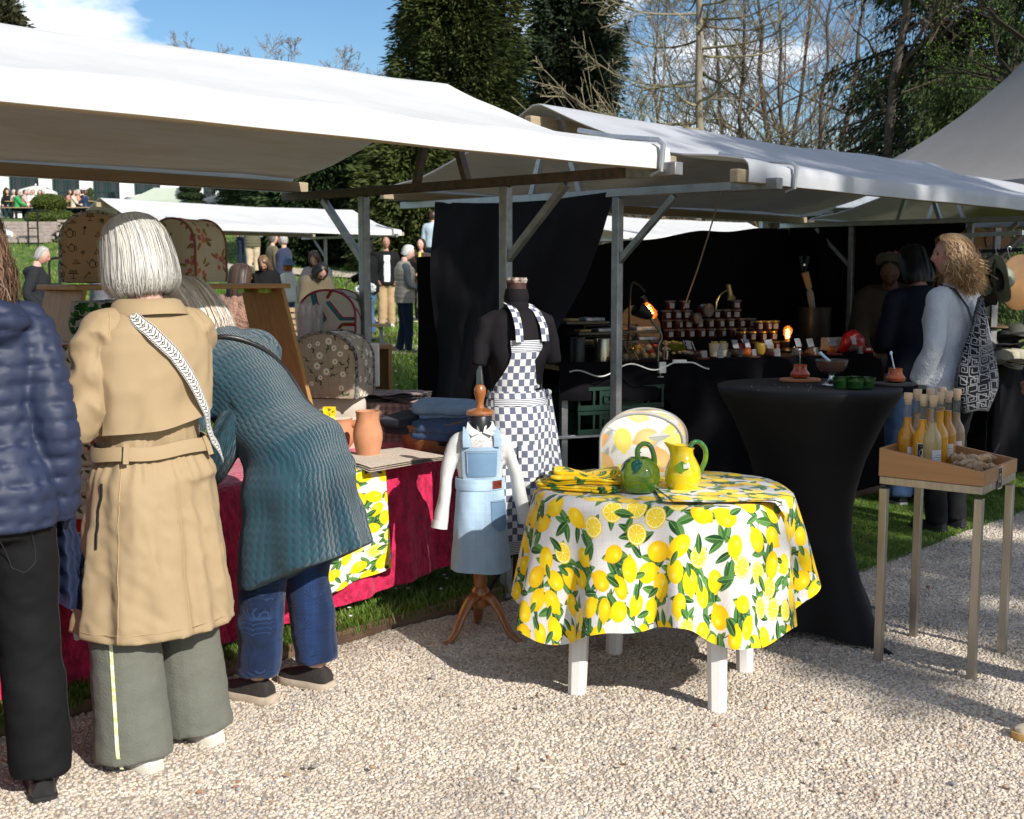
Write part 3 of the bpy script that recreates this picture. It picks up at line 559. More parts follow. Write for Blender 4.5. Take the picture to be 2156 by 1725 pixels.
# pale marquee
M_marq = mat('marquee_cloth', (.62, .68, .55), .8, .05, 3, .1, 30, transl=.3); c = at(352, 396, 55); zg = float(terr(np.array(c.x), np.array(55.)))
mq = thing('marquee', 'pale green pop up marquee on the terrace between parasol and spiral topiary', 'marquee', (c.x, 55, zg)); wz = c.z-zg; hw = 1.35; ez = wz-.62
b = MB(); P0 = np.array([[(-hw, -hw, ez), (hw, -hw, ez)], [(-.55, -.1, wz), (.5, -.1, wz)], [(-.55, .1, wz), (.5, .1, wz)], [(-hw, hw, ez), (hw, hw, ez)]])
b.grid(P0); b.add([(-hw, -hw, ez), (-.55, -.1, wz), (-.55, .1, wz), (-hw, hw, ez)], [(0, 1, 2, 3)]); b.add([(hw, -hw, ez), (.5, -.1, wz), (.5, .1, wz), (hw, hw, ez)], [(3, 2, 1, 0)])
for s in (-1, 1): b.box((0, s*hw, ez-.11), (2*hw, .015, .22)); b.box((s*hw, 0, ez-.11), (.015, 2*hw-.04, .22))
b.build('canopy', M_marq, mq, smooth=False)
for sx in (-1, 1):
    for sy in (-1, 1): MB().bar((sx*(hw-.03), sy*(hw-.03), 0), (sx*(hw-.03), sy*(hw-.03), ez), .05).build('leg', M_pole, mq)
# ================================================================ market stalls
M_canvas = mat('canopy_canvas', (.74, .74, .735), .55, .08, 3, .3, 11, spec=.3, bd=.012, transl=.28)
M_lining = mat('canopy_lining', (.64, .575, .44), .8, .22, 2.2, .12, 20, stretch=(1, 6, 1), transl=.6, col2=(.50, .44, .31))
M_canvas2 = mat('canopy_canvas_grey', (.56, .57, .60), .6, .10, 4, .3, 11, bd=.012, transl=.28)  # greyer, slightly bluish canvas for the second and third stalls
M_steel = mat('galvanised_steel', (.30, .30, .30), .5, .35, 18, .15, 50, metal=.75); M_rust = mat('rusty_tube', (.10, .088, .075), .6, .5, 22, .3, 60, metal=.4, col2=(.12, .075, .05)); M_zinc = mat('zinc_bar', (.40, .42, .45), .42, .25, 12, .1, 50, metal=.8)
M_pine = mat('pine_beam', (.45, .31, .17), .75, .3, 6, .25, 30, stretch=(.2, 3, 3))
M_beam = mat('stall_beam', (.36, .285, .185), .8, .3, 6, .25, 30, stretch=(.2, 3, 3))
ZT = 1.91
def stall(label, loc, L, extra=(0, .06), canvas=None, tubes_='rust', sag=.07, frames=(0, 1), back=True, ridge=2.385, group=None, wr=1.0):
    t = thing('market_stall', label, 'market stall', loc, ROW, group); mm = M_rust if tubes_ == 'rust' else M_zinc
    for k in frames:
        x = L*k; fr = MB().bar((x, -.93, ZT), (x, 1.68, ZT), .042).build('cross_tube', mm, t, bev=.004)
        MB().bar((x, -.95, ZT), (x, -.70, ZT), .052).build('tube_sleeve', M_steel, fr, bev=.004)
        for y in (0., 1.):
            MB().bar((x, y, 0), (x, y, ZT-.022), .046).build('post', M_steel, t, bev=.006)
            s = -1 if y else 1
            MB().bar((x, y+.02*(1 if y else 1)*(-s if 0 else 1)*0+(-.02 if s > 0 else .02)*-1*0, 1.55), (x, y+(-.36 if y == 0 else .33), ZT-.03), .03).build('brace', M_steel, t)
        for y0, y1 in ((.60, .47), (.25, .40)): MB().bar((x, y0, ZT+.015), (x, y1, ridge-.06), .036, .03).build('strut', mm, t)
    for y, z, s in ((-.85, 1.938, .062), (1.6, 1.963, .055), (.42, ridge-.105, .07)): MB().bar((-extra[0]-.06, y, z), (L+extra[1]+.07, y, z), s*.75, s).build('beam', M_beam, t, bev=.006)
    # hooks that lock the front beam on the tube
    for k in frames:
        x = L*k+(-.10 if k else .16); y = -.85
        MB().tube([(x+.04, -.48, 2.09), (x+.04, -.66, 2.05), (x+.04, -.89, 2.02), (x+.04, -.915, 2.0), (x+.04, -.905, 1.90), (x+.04, -.86, 1.885)], .011, 7).build('hook', M_zinc, t)
    nx = int(26*L); xs = np.linspace(-extra[0], L+extra[1], nx)
    # profile across: back hem, back eave, ridge, front eave, front hem
    ny = 46; s = np.linspace(0, 1, ny); Y = np.interp(s, [0, .03, .06, .48, .52, .94, .97, 1], [1.635, 1.635, 1.625, .46, .38, -.88, -.893, -.89]); Z = np.interp(s, [0, .03, .06, .48, .5, .52, .94, .965, 1], [1.932, 1.98, 2.008, ridge-.01, ridge, ridge-.01, 2.0, 1.985, 1.908])
    d = np.minimum(np.abs(s-.06)/.42, np.abs(s-.5)/.44); slope = (s > .06) & (s < .94); q = np.where(s < .5, (s-.06)/.44, (s-.5)/.44); Z = Z-np.where(slope, sag*np.sin(np.clip(q, 0, 1)*pi), 0)
    Pg = np.stack([np.broadcast_to(xs[:, None], (nx, ny)), np.broadcast_to(Y, (nx, ny)), np.broadcast_to(Z, (nx, ny))], -1).copy()
    e = np.minimum(xs+extra[0], L+extra[1]-xs); tight = np.exp(-e/.5)[:, None]
    Nn = fbm(Pg*[.9, 2.2, 1], 5)*.012*wr+.006*wr*np.sin(Pg[..., 0]*9+Pg[..., 1]*4)*np.exp(-((s-.85)/.25)**2)
    Pg[..., 2] += np.where(slope, Nn, Nn*.25); Pg[..., 2] -= .016*np.sin(np.clip((xs[:, None]+extra[0])/(L+sum(extra)), 0, 1)*pi)*np.clip(1-np.abs(s-.5)*2, 0, 1)
    Pg[..., 2] -= tight*.018*np.where(slope, np.sin(np.clip(q, 0, 1)*pi), 0)
    MB().grid(Pg, flip=True).build('canopy', canvas or M_canvas, t, sharp=60)
    Pi = Pg[:, 3:-2].copy(); Pi[..., 2] -= .007; Pi[..., 1] *= .997; MB().grid(Pi).build('lining', M_lining, t, sharp=60)
    return t
S1L = 4.2; S1 = stall('long white canopied market stall over the household linen, nearest the camera', st(-S1L, 0), S1L, (.1, .02), sag=.05)
S2P = Vector((.544, 6.22, 0)); S2L = 4.35
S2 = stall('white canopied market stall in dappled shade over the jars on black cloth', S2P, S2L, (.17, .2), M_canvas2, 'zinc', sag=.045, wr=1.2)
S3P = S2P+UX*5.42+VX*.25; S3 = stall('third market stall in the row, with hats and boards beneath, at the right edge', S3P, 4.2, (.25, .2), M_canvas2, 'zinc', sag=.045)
FAR = (g0(755, 21.2)+Vector((0, 0, .1))); f1 = st(0, 0, .22, Vector((FAR.x, FAR.y, 0))-VX*.42)
stall('white market stall across the lawn, behind the shelf of toaster covers', f1-UX*4.45, 4.2, (.35, .15), None, 'zinc', sag=.04)
p = at(1240, 470, 20.5); stall('white market stall far behind, showing as a strip above the black back cloth', Vector((p.x, p.y, .15)), 5.2, (.3, .3), None, 'zinc', sag=.03)
p = at(18, 482, 24); stall('white market stall corner far off at the left edge, below the stone wall', Vector((p.x-.4, p.y, .3))-UX*4.2, 4.2, (.2, .1), None, 'zinc', sag=.03)
# grey marquee tent on the right
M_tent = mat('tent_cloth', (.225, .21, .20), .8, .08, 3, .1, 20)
tp = Vector((7.6, 14.2, 0)); tent = thing('marquee', 'large grey peaked tent rising at the right edge', 'tent', tp, .4)
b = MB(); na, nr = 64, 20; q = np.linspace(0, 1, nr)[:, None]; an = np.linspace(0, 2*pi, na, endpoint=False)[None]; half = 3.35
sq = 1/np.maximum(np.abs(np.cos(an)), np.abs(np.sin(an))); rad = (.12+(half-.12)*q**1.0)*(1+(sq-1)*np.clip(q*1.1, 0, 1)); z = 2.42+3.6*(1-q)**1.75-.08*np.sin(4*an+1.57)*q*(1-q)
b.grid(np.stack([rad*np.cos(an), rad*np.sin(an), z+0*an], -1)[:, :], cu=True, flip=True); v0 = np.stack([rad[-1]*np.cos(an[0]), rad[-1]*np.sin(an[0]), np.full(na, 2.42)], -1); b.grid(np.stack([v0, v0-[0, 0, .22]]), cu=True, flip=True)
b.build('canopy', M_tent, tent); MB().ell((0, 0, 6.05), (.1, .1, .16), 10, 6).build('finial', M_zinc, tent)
for sx in (-1, 1):
    for sy in (-1, 1): MB().bar((sx*(half-.08), sy*(half-.08), 0), (sx*(half-.08), sy*(half-.08), 2.4), .08).build('leg', M_zinc, tent, bev=.01)
# ================================================================ printed cloth (drawn in code, flat print only)
class Print:
    def __init__(s, n, bgc, seed=1, weave=.05):
        s.n = n; s.r = np.random.default_rng(seed); g = s.r.normal(0, 1, (n, n)); wv = np.repeat(s.r.normal(0, 1, (n, 1)), n, 1)+np.repeat(s.r.normal(0, 1, (1, n)), n, 0)
        s.A = np.clip(np.ones((n, n, 3))*np.array(bgc)*(1+weave*(.3*g+.55*wv))[..., None], 0, 1)
    def stamp(s, x, y, ang, size, fn):
        n = s.n; h = int(size*n*1.5)+2; cx, cy = int(x*n), int(y*n); yy, xx = np.mgrid[-h:h+1, -h:h+1]; fx, fy = xx/(size*n), yy/(size*n); c, d = cos(ang), sin(ang)
        a, col = fn(fx*c+fy*d, -fx*d+fy*c); iy, ix = (cy+yy) % n, (cx+xx) % n; a = np.clip(a, 0, 1)[..., None]; s.A[iy, ix] = s.A[iy, ix]*(1-a)+np.broadcast_to(col, a.shape[:2]+(3,))*a
    def line(s, pts, w, col):
        n = s.n; pts = np.array(pts)*n
        for p, q in zip(pts[:-1], pts[1:]):
            lo = np.floor(np.minimum(p, q)-w*n-2).astype(int); hi = np.ceil(np.maximum(p, q)+w*n+2).astype(int); yy, xx = np.mgrid[lo[1]:hi[1]+1, lo[0]:hi[0]+1]; d = q-p; L = d@d+1e-9
            t = np.clip(((xx-p[0])*d[0]+(yy-p[1])*d[1])/L, 0, 1); dist = np.hypot(xx-p[0]-t*d[0], yy-p[1]-t*d[1]); a = np.clip(w*n-dist+.5, 0, 1)[..., None]
            iy, ix = yy % n, xx % n; s.A[iy, ix] = s.A[iy, ix]*(1-a)+np.array(col)*a
    def scatter(s, n, mind, tries=4000):
        P = []
        for _ in range(tries):
            p = s.r.uniform(0, 1, 2)
            if all(np.hypot(*(np.minimum(abs(p-q), 1-abs(p-q)))) > mind for q in P): P.append(p)
            if len(P) >= n: break
        return P
sm = lambda v, e=.06: np.clip(v/e+.5, 0, 1)
def f_lemon(c1=(.99, .85, .07), c2=(.95, .73, .04), hi=(1, .94, .45)):
    def f(x, y):
        r = np.sqrt((x/.95)**2+(y/.74)**2); tip = np.sqrt(((x-.93)/.24)**2+(y/.2)**2); a = np.maximum(sm(1-r), sm(1-tip)); g = np.clip(r**2+.25*y, 0, 1)[..., None]; h = np.exp(-((x+.25)**2+(y-.22)**2)/.05)[..., None]
        return a, np.array(c1)*(1-g*.75)+np.array(c2)*g*.75+(np.array(hi)-np.array(c1))*h*.8
    return f
def f_slice(x, y):
    r = np.hypot(x, y); th = np.arctan2(y, x); seg = np.abs(((th/(2*pi)*9) % 1)-.5); c = np.ones(x.shape+(3,))*np.array((.97, .80, .08)); c[r < .9] = (.99, .95, .72); m = (r < .8) & (seg < .44) & (r > .08); c[m] = (.98, .84, .16); return sm(1-r), c
def f_leaf(g1=(.13, .36, .10), g2=(.30, .52, .20), rib=(.45, .62, .35), wd=.36):
    def f(x, y):
        w = wd*np.clip(1-x**2, 0, 1)**.75*(1-.25*x); a = sm(w-np.abs(y), .08)*(np.abs(x) < 1); t = np.clip(y/(wd*.8)+.5+.12*np.sin(x*14+y*9), 0, 1)[..., None]; c = np.array(g1)*(1-t)+np.array(g2)*t; c = np.where((np.abs(y) < .03)[..., None], np.array(rib), c); return a, c
    return f
def f_daisy(x, y):
    r = np.hypot(x, y); th = np.arctan2(y, x); R_ = .72+.26*np.abs(np.cos(th*7)); c = np.ones(x.shape+(3,))*np.array((.93, .92, .89)); c[r < .3] = (.80, .62, .12); return sm(R_-r, .1), c
def f_dot(col): return lambda x, y: (sm(1-np.hypot(x, y)), np.array(col))
def f_rose(c1, c2):
    def f(x, y):
        r = np.hypot(x, y); th = np.arctan2(y, x); t = (.5+.5*np.sin(th*2+r*11))[..., None]; return sm(.85+.13*np.cos(th*5)-r, .12), np.array(c1)*t+np.array(c2)*(1-t)
    return f
def f_ivy(g1, g2):
    def f(x, y):
        r = np.hypot(x, y); th = np.arctan2(y, x); R_ = .55+.38*np.abs(np.cos(th*2.5))**1.5; t = (np.abs(np.sin(th*2.5)) < .12)[..., None]; sh = np.clip(.5+y, 0, 1)[..., None]; return sm(R_-r, .08), np.where(t, np.array(g2)*1.5, np.array(g1)*(1-sh)+np.array(g2)*sh)
    return f
def lemon_print(name, bgc, nl, ls, seed, pale=False, n=1024, full=False):
    p = Print(n, bgc, seed, .045); r = p.r; P = p.scatter(nl, ls*1.72)
    gl = [f_leaf((.16, .33, .14), (.30, .47, .24)), f_leaf((.11, .26, .12), (.22, .38, .19)), f_leaf((.22, .40, .16), (.36, .52, .27))] if not pale else [f_leaf((.70, .70, .66), (.80, .80, .77), (.6, .6, .56)), f_leaf((.76, .75, .70), (.85, .84, .8), (.65, .65, .6))]
    lem = [f_lemon(), f_lemon((.98, .83, .08), (.95, .73, .05)), f_lemon((.97, .80, .05), (.92, .67, .03))] if not pale else [f_lemon((.98, .93, .62), (.97, .88, .45), (1, .98, .85)), f_lemon((.97, .91, .5), (.96, .85, .35)), f_lemon((.97, .80, .55), (.95, .68, .4))]
    for x, y in P:
        a = r.uniform(0, 6.28); tw = [(x, y)]
        for k in range(3): a2 = a+r.normal(0, .5); tw.append((tw[-1][0]+cos(a2)*ls*.6, tw[-1][1]+sin(a2)*ls*.6))
        p.line(tw, .0028, (.36, .26, .18) if not pale else (.65, .63, .58))
        for k in range(r.integers(4, 8) if not pale else 2):
            q = tw[r.integers(0, 4)]; b = r.uniform(0, 6.28); L = ls*r.uniform(.62, .95); p.stamp((q[0]+cos(b)*L*.9) % 1, (q[1]+sin(b)*L*.9) % 1, b, L, gl[r.integers(len(gl))])
    for x, y in P:
        if r.random() < .17 and not pale: p.stamp(x, y, r.uniform(0, 6.28), ls*.85, f_slice)
        else: p.stamp(x, y, r.uniform(0, 6.28), ls*r.uniform(.9, 1.12), lem[r.integers(3)])
        if r.random() < .6: b = r.uniform(0, 6.28); p.stamp((x+cos(b)*ls*1.0) % 1, (y+sin(b)*ls*1.0) % 1, b, ls*r.uniform(.6, .85), gl[r.integers(len(gl))])
    return image(name, p.A)
I_lemon = lemon_print('lemon_print', (.84, .82, .80), 40, .071, 5)
I_lemony = lemon_print('yellow_lemon_print', (.95, .78, .12), 30, .085, 8)
I_palelemon = lemon_print('pale_lemon_print', (.90, .89, .86), 16, .12, 9, True)
p = Print(512, (.68, .62, .55), 3, .08)
for x, y in p.scatter(40, .085):
    b = p.r.uniform(0, 6.28); p.line([(x, y), (x+cos(b)*.07, y+sin(b)*.07)], .003, (.20, .24, .12)); p.stamp((x+cos(b)*.085) % 1, (y+sin(b)*.085) % 1, b+.6, .03, f_leaf((.18, .22, .10), (.25, .30, .14), wd=.28)); p.stamp((x+cos(b)*.06) % 1, (y+sin(b)*.06) % 1, b-.8, .026, f_leaf((.18, .22, .10), (.25, .30, .14), wd=.28))
for x, y in p.scatter(34, .10): p.stamp(x, y, p.r.uniform(0, 6), p.r.choice([.046, .038, .03]), f_daisy)
I_daisy = image('daisy_print', p.A)
# ink doodles: cups, pots, leaves, cake stands, spoons
p = Print(768, (.56, .47, .36), 4, .05); ink = (.10, .085, .07)
def circ(x, y, rx, ry, a0=0, a1=6.28, k=14): return [(x+rx*cos(t), y+ry*sin(t)) for t in np.linspace(a0, a1, k)]
for i, (x, y) in enumerate(p.scatter(62, .098)):
    s = p.r.uniform(.03, .042); k = i % 7; w = .0027
    if k == 0: p.line([(x-s, y+s*.6), (x-s*.8, y-s*.6), (x+s*.8, y-s*.6), (x+s, y+s*.6), (x-s, y+s*.6)], w, ink); p.line(circ(x+s*1.2, y, s*.4, s*.4), w, ink)
    elif k == 1: p.line(circ(x, y, s*.9, s), w, ink); p.line([(x-s*.9, y), (x-s*1.6, y+s*.8)], w, ink); p.line(circ(x+s*1.1, y, s*.4, s*.6), w, ink); p.line([(x-s*.4, y+s), (x, y+s*1.4), (x+s*.4, y+s)], w, ink)
    elif k == 2:
        b = p.r.uniform(0, 6.28)
        for t in (-.6, 0, .6): p.stamp(x+cos(b+t)*s*.7, y+sin(b+t)*s*.7, b+t, s*.8, f_leaf((.12, .16, .09), (.16, .22, .12), wd=.3))
    elif k == 3: p.line([(x-s, y), (x+s, y)], w*1.4, ink); p.line([(x, y), (x, y-s), (x-s*.5, y-s*1.1), (x+s*.5, y-s*1.1)], w, ink); p.line([(x-s*.7, y+.004), (x-s*.7, y+s*.7), (x+s*.7, y+s*.7), (x+s*.7, y)], w, ink); p.line([(x-s*.7, y+s*.35), (x+s*.7, y+s*.35)], w*1.5, ink)
    elif k == 4:
        for t in range(6): p.line([(x, y), (x+cos(t)*s*.7, y+sin(t)*s*.7)], w, ink)
    elif k == 5: b = p.r.uniform(0, 3); p.line([(x-cos(b)*s, y-sin(b)*s), (x+cos(b)*s, y+sin(b)*s)], w*1.2, ink); p.stamp(x+cos(b)*s*1.1, y+sin(b)*s*1.1, b, s*.4, f_dot((.42, .27, .10) if i % 2 else ink))
    else: p.line([(x-s, y-s*.4), (x-s*.3, y+s*.7), (x+s*.9, y-s*.3), (x-s, y-s*.4)], w, ink); p.stamp(x, y, .3, s*.35, f_dot((.55, .33, .10)))
I_doodle = image('doodle_print', p.A)
p = Print(512, (.70, .66, .58), 6, .04); ro = [f_rose((.62, .25, .22), (.75, .45, .38)), f_rose((.55, .22, .30), (.72, .42, .48)), f_rose((.60, .38, .22), (.72, .52, .36))]
for x, y in p.scatter(9, .27):
    for _ in range(9): b = p.r.uniform(0, 6.28); L = p.r.uniform(.02, .11); p.stamp((x+cos(b)*L) % 1, (y+sin(b)*L) % 1, b, p.r.uniform(.022, .04), ro[p.r.integers(3)])
    for _ in range(6): b = p.r.uniform(0, 6.28); p.stamp((x+cos(b)*.13) % 1, (y+sin(b)*.13) % 1, b, .05, f_leaf((.38, .33, .17), (.52, .46, .25), (.6, .5, .3)))
I_rose = image('rose_print', p.A)
p = Print(512, (.55, .53, .50), 7, .06); iv = [f_ivy((.02, .10, .03), (.07, .24, .06)), f_ivy((.03, .14, .04), (.12, .32, .09)), f_ivy((.015, .07, .03), (.05, .18, .05))]
for x, y in p.scatter(44, .115): p.stamp(x, y, p.r.uniform(0, 6.28), p.r.uniform(.075, .115), iv[p.r.integers(3)])
I_ivy = image('ivy_print', p.A)
p = Print(512, (.78, .74, .68), 8, .05)
for x, y in p.scatter(20, .17):
    for _ in range(5): b = p.r.uniform(0, 6.28); p.stamp((x+cos(b)*.04) % 1, (y+sin(b)*.04) % 1, b, .042, f_rose((.62, .05, .04), (.75, .14, .09)))
    for _ in range(3): b = p.r.uniform(0, 6.28); p.stamp((x+cos(b)*.09) % 1, (y+sin(b)*.09) % 1, b, .05, f_leaf((.16, .18, .08), (.26, .30, .13)))
I_poppy = image('poppy_print', p.A)
p = Print(512, (.70, .64, .62), 9, .03); yy, xx = np.mgrid[0:512, 0:512]; k = ((xx//26) % 2+(yy//26) % 2)*.5; p.A *= (1-.30*k)[..., None]*np.array([1, .93, .93])
for x, y in p.scatter(16, .17):
    b = p.r.uniform(0, 6.28)
    for t in (-.7, 0, .7): p.stamp((x+cos(b+t)*.03) % 1, (y+sin(b+t)*.03) % 1, b+t, .026, f_leaf((.2, .24, .15), (.3, .34, .2), wd=.35))
    if p.r.random() < .35: p.stamp((x+.06) % 1, y, b, .035, f_rose((.2, .13, .13), (.4, .3, .28)))
I_gingham = image('gingham_print', p.A)
p = Print(256, (.80, .80, .80), 10, .02)
yy, xx = np.mgrid[0:256, 0:256]; p.A[((xx//64+yy//64) % 2) == 1] *= np.array((.46, .48, .57)); p.A *= (1+.06*np.sin(xx*1.6))[..., None]
I_check = image('navy_check', p.A)
p = Print(256, (.80, .80, .80), 11, .02); p.A[(yy % 32) < 13] *= np.array((.38, .41, .52)); I_stripe = image('fine_stripe', p.A)
p = Print(256, (.80, .79, .77), 12, .03)
for x, y in ((.25, .25), (.75, .25), (0, .75), (.5, .75)): p.stamp(x, y, 0, .105, f_dot((.02, .02, .02)))
I_polka = image('polka_print', p.A)
# square spiral maze
p = Print(512, (.012, .012, .016), 13, .2); wht = (.50, .50, .52)
for i in range(6):
    for j in range(6):
        x, y, s = (i+.5)/6, (j+.5)/6, 1/6*.42; o_ = p.r.integers(0, 4); q = [(-1, -1), (1, -1), (1, 1), (-.5, 1), (-.5, -.4), (.45, -.4), (.45, .4), (0, .4)][:p.r.integers(5, 9)]
        for _ in range(o_): q = [(-b, a) for a, b in q]
        p.line([(x+a*s, y+b*s) for a, b in q], .0075, wht)
        if p.r.random() < .6: p.line([(x+q[0][0]*s, y+q[0][1]*s), (x+q[0][0]*s+(.16 if p.r.random() < .5 else 0), y+q[0][1]*s+.10)], .0075, wht)
I_maze = image('maze_print', p.A)
# woven bag strap: white band with black chevrons and chain edge
p = Print(256, (.80, .79, .77), 14, .05); bk = (.05, .045, .05)
for k in range(4):
    y = k/4; p.line([(.18, y+.02), (.5, y+.11), (.82, y+.02)], .014, bk); p.line([(.18, y+.14), (.5, y+.23), (.82, y+.14)], .014, bk); p.line([(.42, y+.04), (.58, y+.04)], .02, bk); p.line([(.3, y+.18), (.34, y+.22)], .02, bk); p.line([(.7, y+.18), (.66, y+.22)], .02, bk)
for k in range(16): y = k/16; p.line([(.04, y), (.11, y+.03)], .02, bk); p.line([(.96, y), (.89, y+.03)], .02, bk)
I_strap = image('strap_weave', p.A)
p = Print(512, (.10, .17, .30), 15, .12); yy, xx = np.mgrid[0:512, 0:512]; p.A *= (1+.20*np.sin(xx/512*6.28*2+1))[..., None]; li = (.145, .225, .36)
for x, y in p.scatter(9, .26):
    for t in np.linspace(.3, 2.85, 9): p.line([(x, y), (x+cos(t)*.07+.012, y+sin(t)*.08), (x+cos(t)*.12, y+sin(t)*.13)], .004, li); p.line([(x, y), (x+cos(t+.14)*.12, y+sin(t+.14)*.13)], .003, (.055, .095, .18))
    for q in range(3):
        for s in range(2): p.line(circ(x-.03+.06*s+.0, y-.05-q*.05, .03, .03, 0, 3.14), .003, li)
I_palm = image('palm_denim', p.A)
p = Print(512, (.60, .69, .77), 16, .03); yy, xx = np.mgrid[0:512, 0:512]/512.; f = np.exp(-((xx-.27)/.13)**2)+np.exp(-((xx-.75)/.15)**2); p.A = p.A*(1+.22*f*(.6+.4*np.sin(yy*6.28))-.04)[..., None]; I_denim = image('pale_denim', np.clip(p.A, 0, 1))
p = Print(512, (.76, .70, .63), 17, .03)
for x, y in p.scatter(150, .045): b = p.r.uniform(0, 6.28); p.line([(x, y), (x+cos(b)*.02, y+sin(b)*.02), (x+cos(b+.8)*.03, y+sin(b+.8)*.03)], .0022, (.42, .32, .30)); p.stamp(x, y, b, .007, f_dot(((.55, .25, .22), (.45, .38, .3))[p.r.integers(2)]))
I_sheet = image('floral_sheet', p.A)
# white cover with coloured hexagon ribbons
p = Print(512, (.72, .70, .66), 18, .03); cols = [(.08, .42, .45), (.52, .05, .15), (.38, .32, .03)]
for k, pts in enumerate([[(.02, .62), (.22, .38), (.60, .38), (.80, .62), (.72, .97)], [(.04, .05), (.24, .30), (.58, .30), (.82, .04)], [(.62, .34), (.79, .58), (.93, .36), (.84, .08)], [(.74, .97), (.83, .62), (.97, .36)], [(.02, .70), (.18, .98)]]): p.line(pts, .022, cols[k % 3]); p.line([(a+.03, b+.02) for a, b in pts], .011, cols[(k+1) % 3])
I_hex = image('hexagon_print', p.A)
# black card with a white standing figure in a ring, rows of tiny lettering
def card(name, w, h, bgc=(.10, .075, .075), fg=(.86, .84, .80)):
    p = Print(256, bgc, 19, 0); p.line([(.04, .02), (.96, .02), (.96, .98), (.04, .98), (.04, .02)], .03, fg); p.line(circ(.5, .5, .27, .17, 0, 6.28, 30), .012, fg)
    p.line([(.5, .30), (.47, .42), (.5, .55), (.52, .62)], .035, fg); p.stamp(.5, .68, 0, .035, f_dot(fg)); p.line([(.5, .60), (.38, .70)], .014, fg); p.line([(.52, .60), (.62, .70)], .014, fg); p.line([(.48, .42), (.40, .30)], .02, fg)
    for y, a in ((.86, .3), (.82, .2), (.13, .28), (.09, .34)): p.line([(.5-a, y), (.5+a, y)], .009, (.6, .5, .42))
    return image(name, p.A)
I_card = card('figure_card', 1, 1)
def textlabel(name, rows, seed, bgc=(.84, .83, .84)):
    p = Print(128, bgc, seed, 0)
    for y, a, b in rows:
        x = a
        while x < b: w = p.r.uniform(.02, .05); p.line([(x, y), (x+w, y)], .018, (.35, .34, .36)); x += w+.045
    return image(name, p.A)
I_label = textlabel('bottle_label', [(.66, .38, .9), (.50, .12, .92), (.36, .45, .8)], 3)
I_tag = textlabel('price_label', [(.7, .15, .85), (.5, .15, .7), (.3, .2, .5)], 5, (.62, .62, .64))
def cloth(name, img, sc, rough=.88, bump=.25, bs=420, **k): return mat(name, img=img, iscale=sc, rough=rough, var=k.pop('var', .05), bump=bump, bs=bs, bd=.0015, spec=.2, sheen=k.pop('sheen', .15), **k)
K_lemon = cloth('lemon_cloth', I_lemon, 1/.61); K_lemony = cloth('yellow_lemon_cloth', I_lemony, 1/.5); K_pale = cloth('pale_lemon_quilt', I_palelemon, 1/.42, bump=.3, bs=60); K_daisy = cloth('daisy_cloth', I_daisy, 1/.40)
K_doodle = cloth('doodle_cloth', I_doodle, 1/.42); K_rose = cloth('rose_cloth', I_rose, 1/.36); K_ivy = cloth('ivy_cloth', I_ivy, 1/.36); K_poppy = cloth('poppy_cloth', I_poppy, 1/.30); K_ging = cloth('gingham_cloth', I_gingham, 1/.34)
K_check = cloth('check_cloth', I_check, 1/.115); K_stripe = cloth('stripe_cloth', I_stripe, 1/.06); K_polka = cloth('polka_cloth', I_polka, 1/.10); K_maze = cloth('maze_cloth', I_maze, 1/.32); K_palm = cloth('palm_denim_cloth', I_palm, 1/.34); K_denim = cloth('pale_denim_cloth', I_denim, (1/.36, 1/.5), bump=.5, var=.16)
K_sheet = cloth('floral_paper', I_sheet, 1/.3, bump=.05); K_hex = cloth('hexagon_cloth', I_hex, 1/.34); K_strap = cloth('strap_cloth', I_strap, (1/.05, 1/.10))
# ================================================================ tables and goods
M_black = mat('black_cloth', (.0055, .005, .0065), .9, .3, 6, .25, 300, sheen=0, spec=.12, bd=.002); M_blackst = mat('black_stretch_cloth', (.0065, .0065, .008), .62, .2, 5, .1, 300, sheen=0, spec=.22, bd=.001); M_side = mat('black_side_cloth', (.010, .0085, .011), .85, .35, 5, .3, 220, sheen=.0, spec=.2, bd=.002)
M_plastic = mat('white_plastic', (.74, .72, .68), .45, .12, 6, .06, 30, stretch=(4, 4, .4)); M_oak = mat('oiled_pine', (.36, .20, .075), .5, .3, 7, .12, 60, stretch=(.35, 6, 6), spec=.4); M_oakv = mat('oiled_pine_upright', (.36, .20, .075), .5, .3, 7, .12, 60, stretch=(6, 6, .35), spec=.4)
M_terra = mat('terracotta', (.54, .245, .13), .8, .25, 9, .2, 50, bd=.002); M_beige = mat('beige_linen', (.50, .44, .37), .9, .12, 20, .3, 300, bd=.001); M_trim = mat('dark_braid', (.05, .045, .05), .8, .3, 60, .3, 200); M_braid = mat('check_braid', (.30, .29, .27), .8, 0, bump=.2, bs=200, col2=(.015, .015, .018), vs=75)
M_greypipe = mat('grey_piping', (.40, .40, .38), .7, .1); M_redpipe = mat('dusty_red_piping', (.22, .08, .06), .8, .2)
PI2 = 2*pi
def basis(rz): return Matrix.Rotation(rz, 4, 'Z')
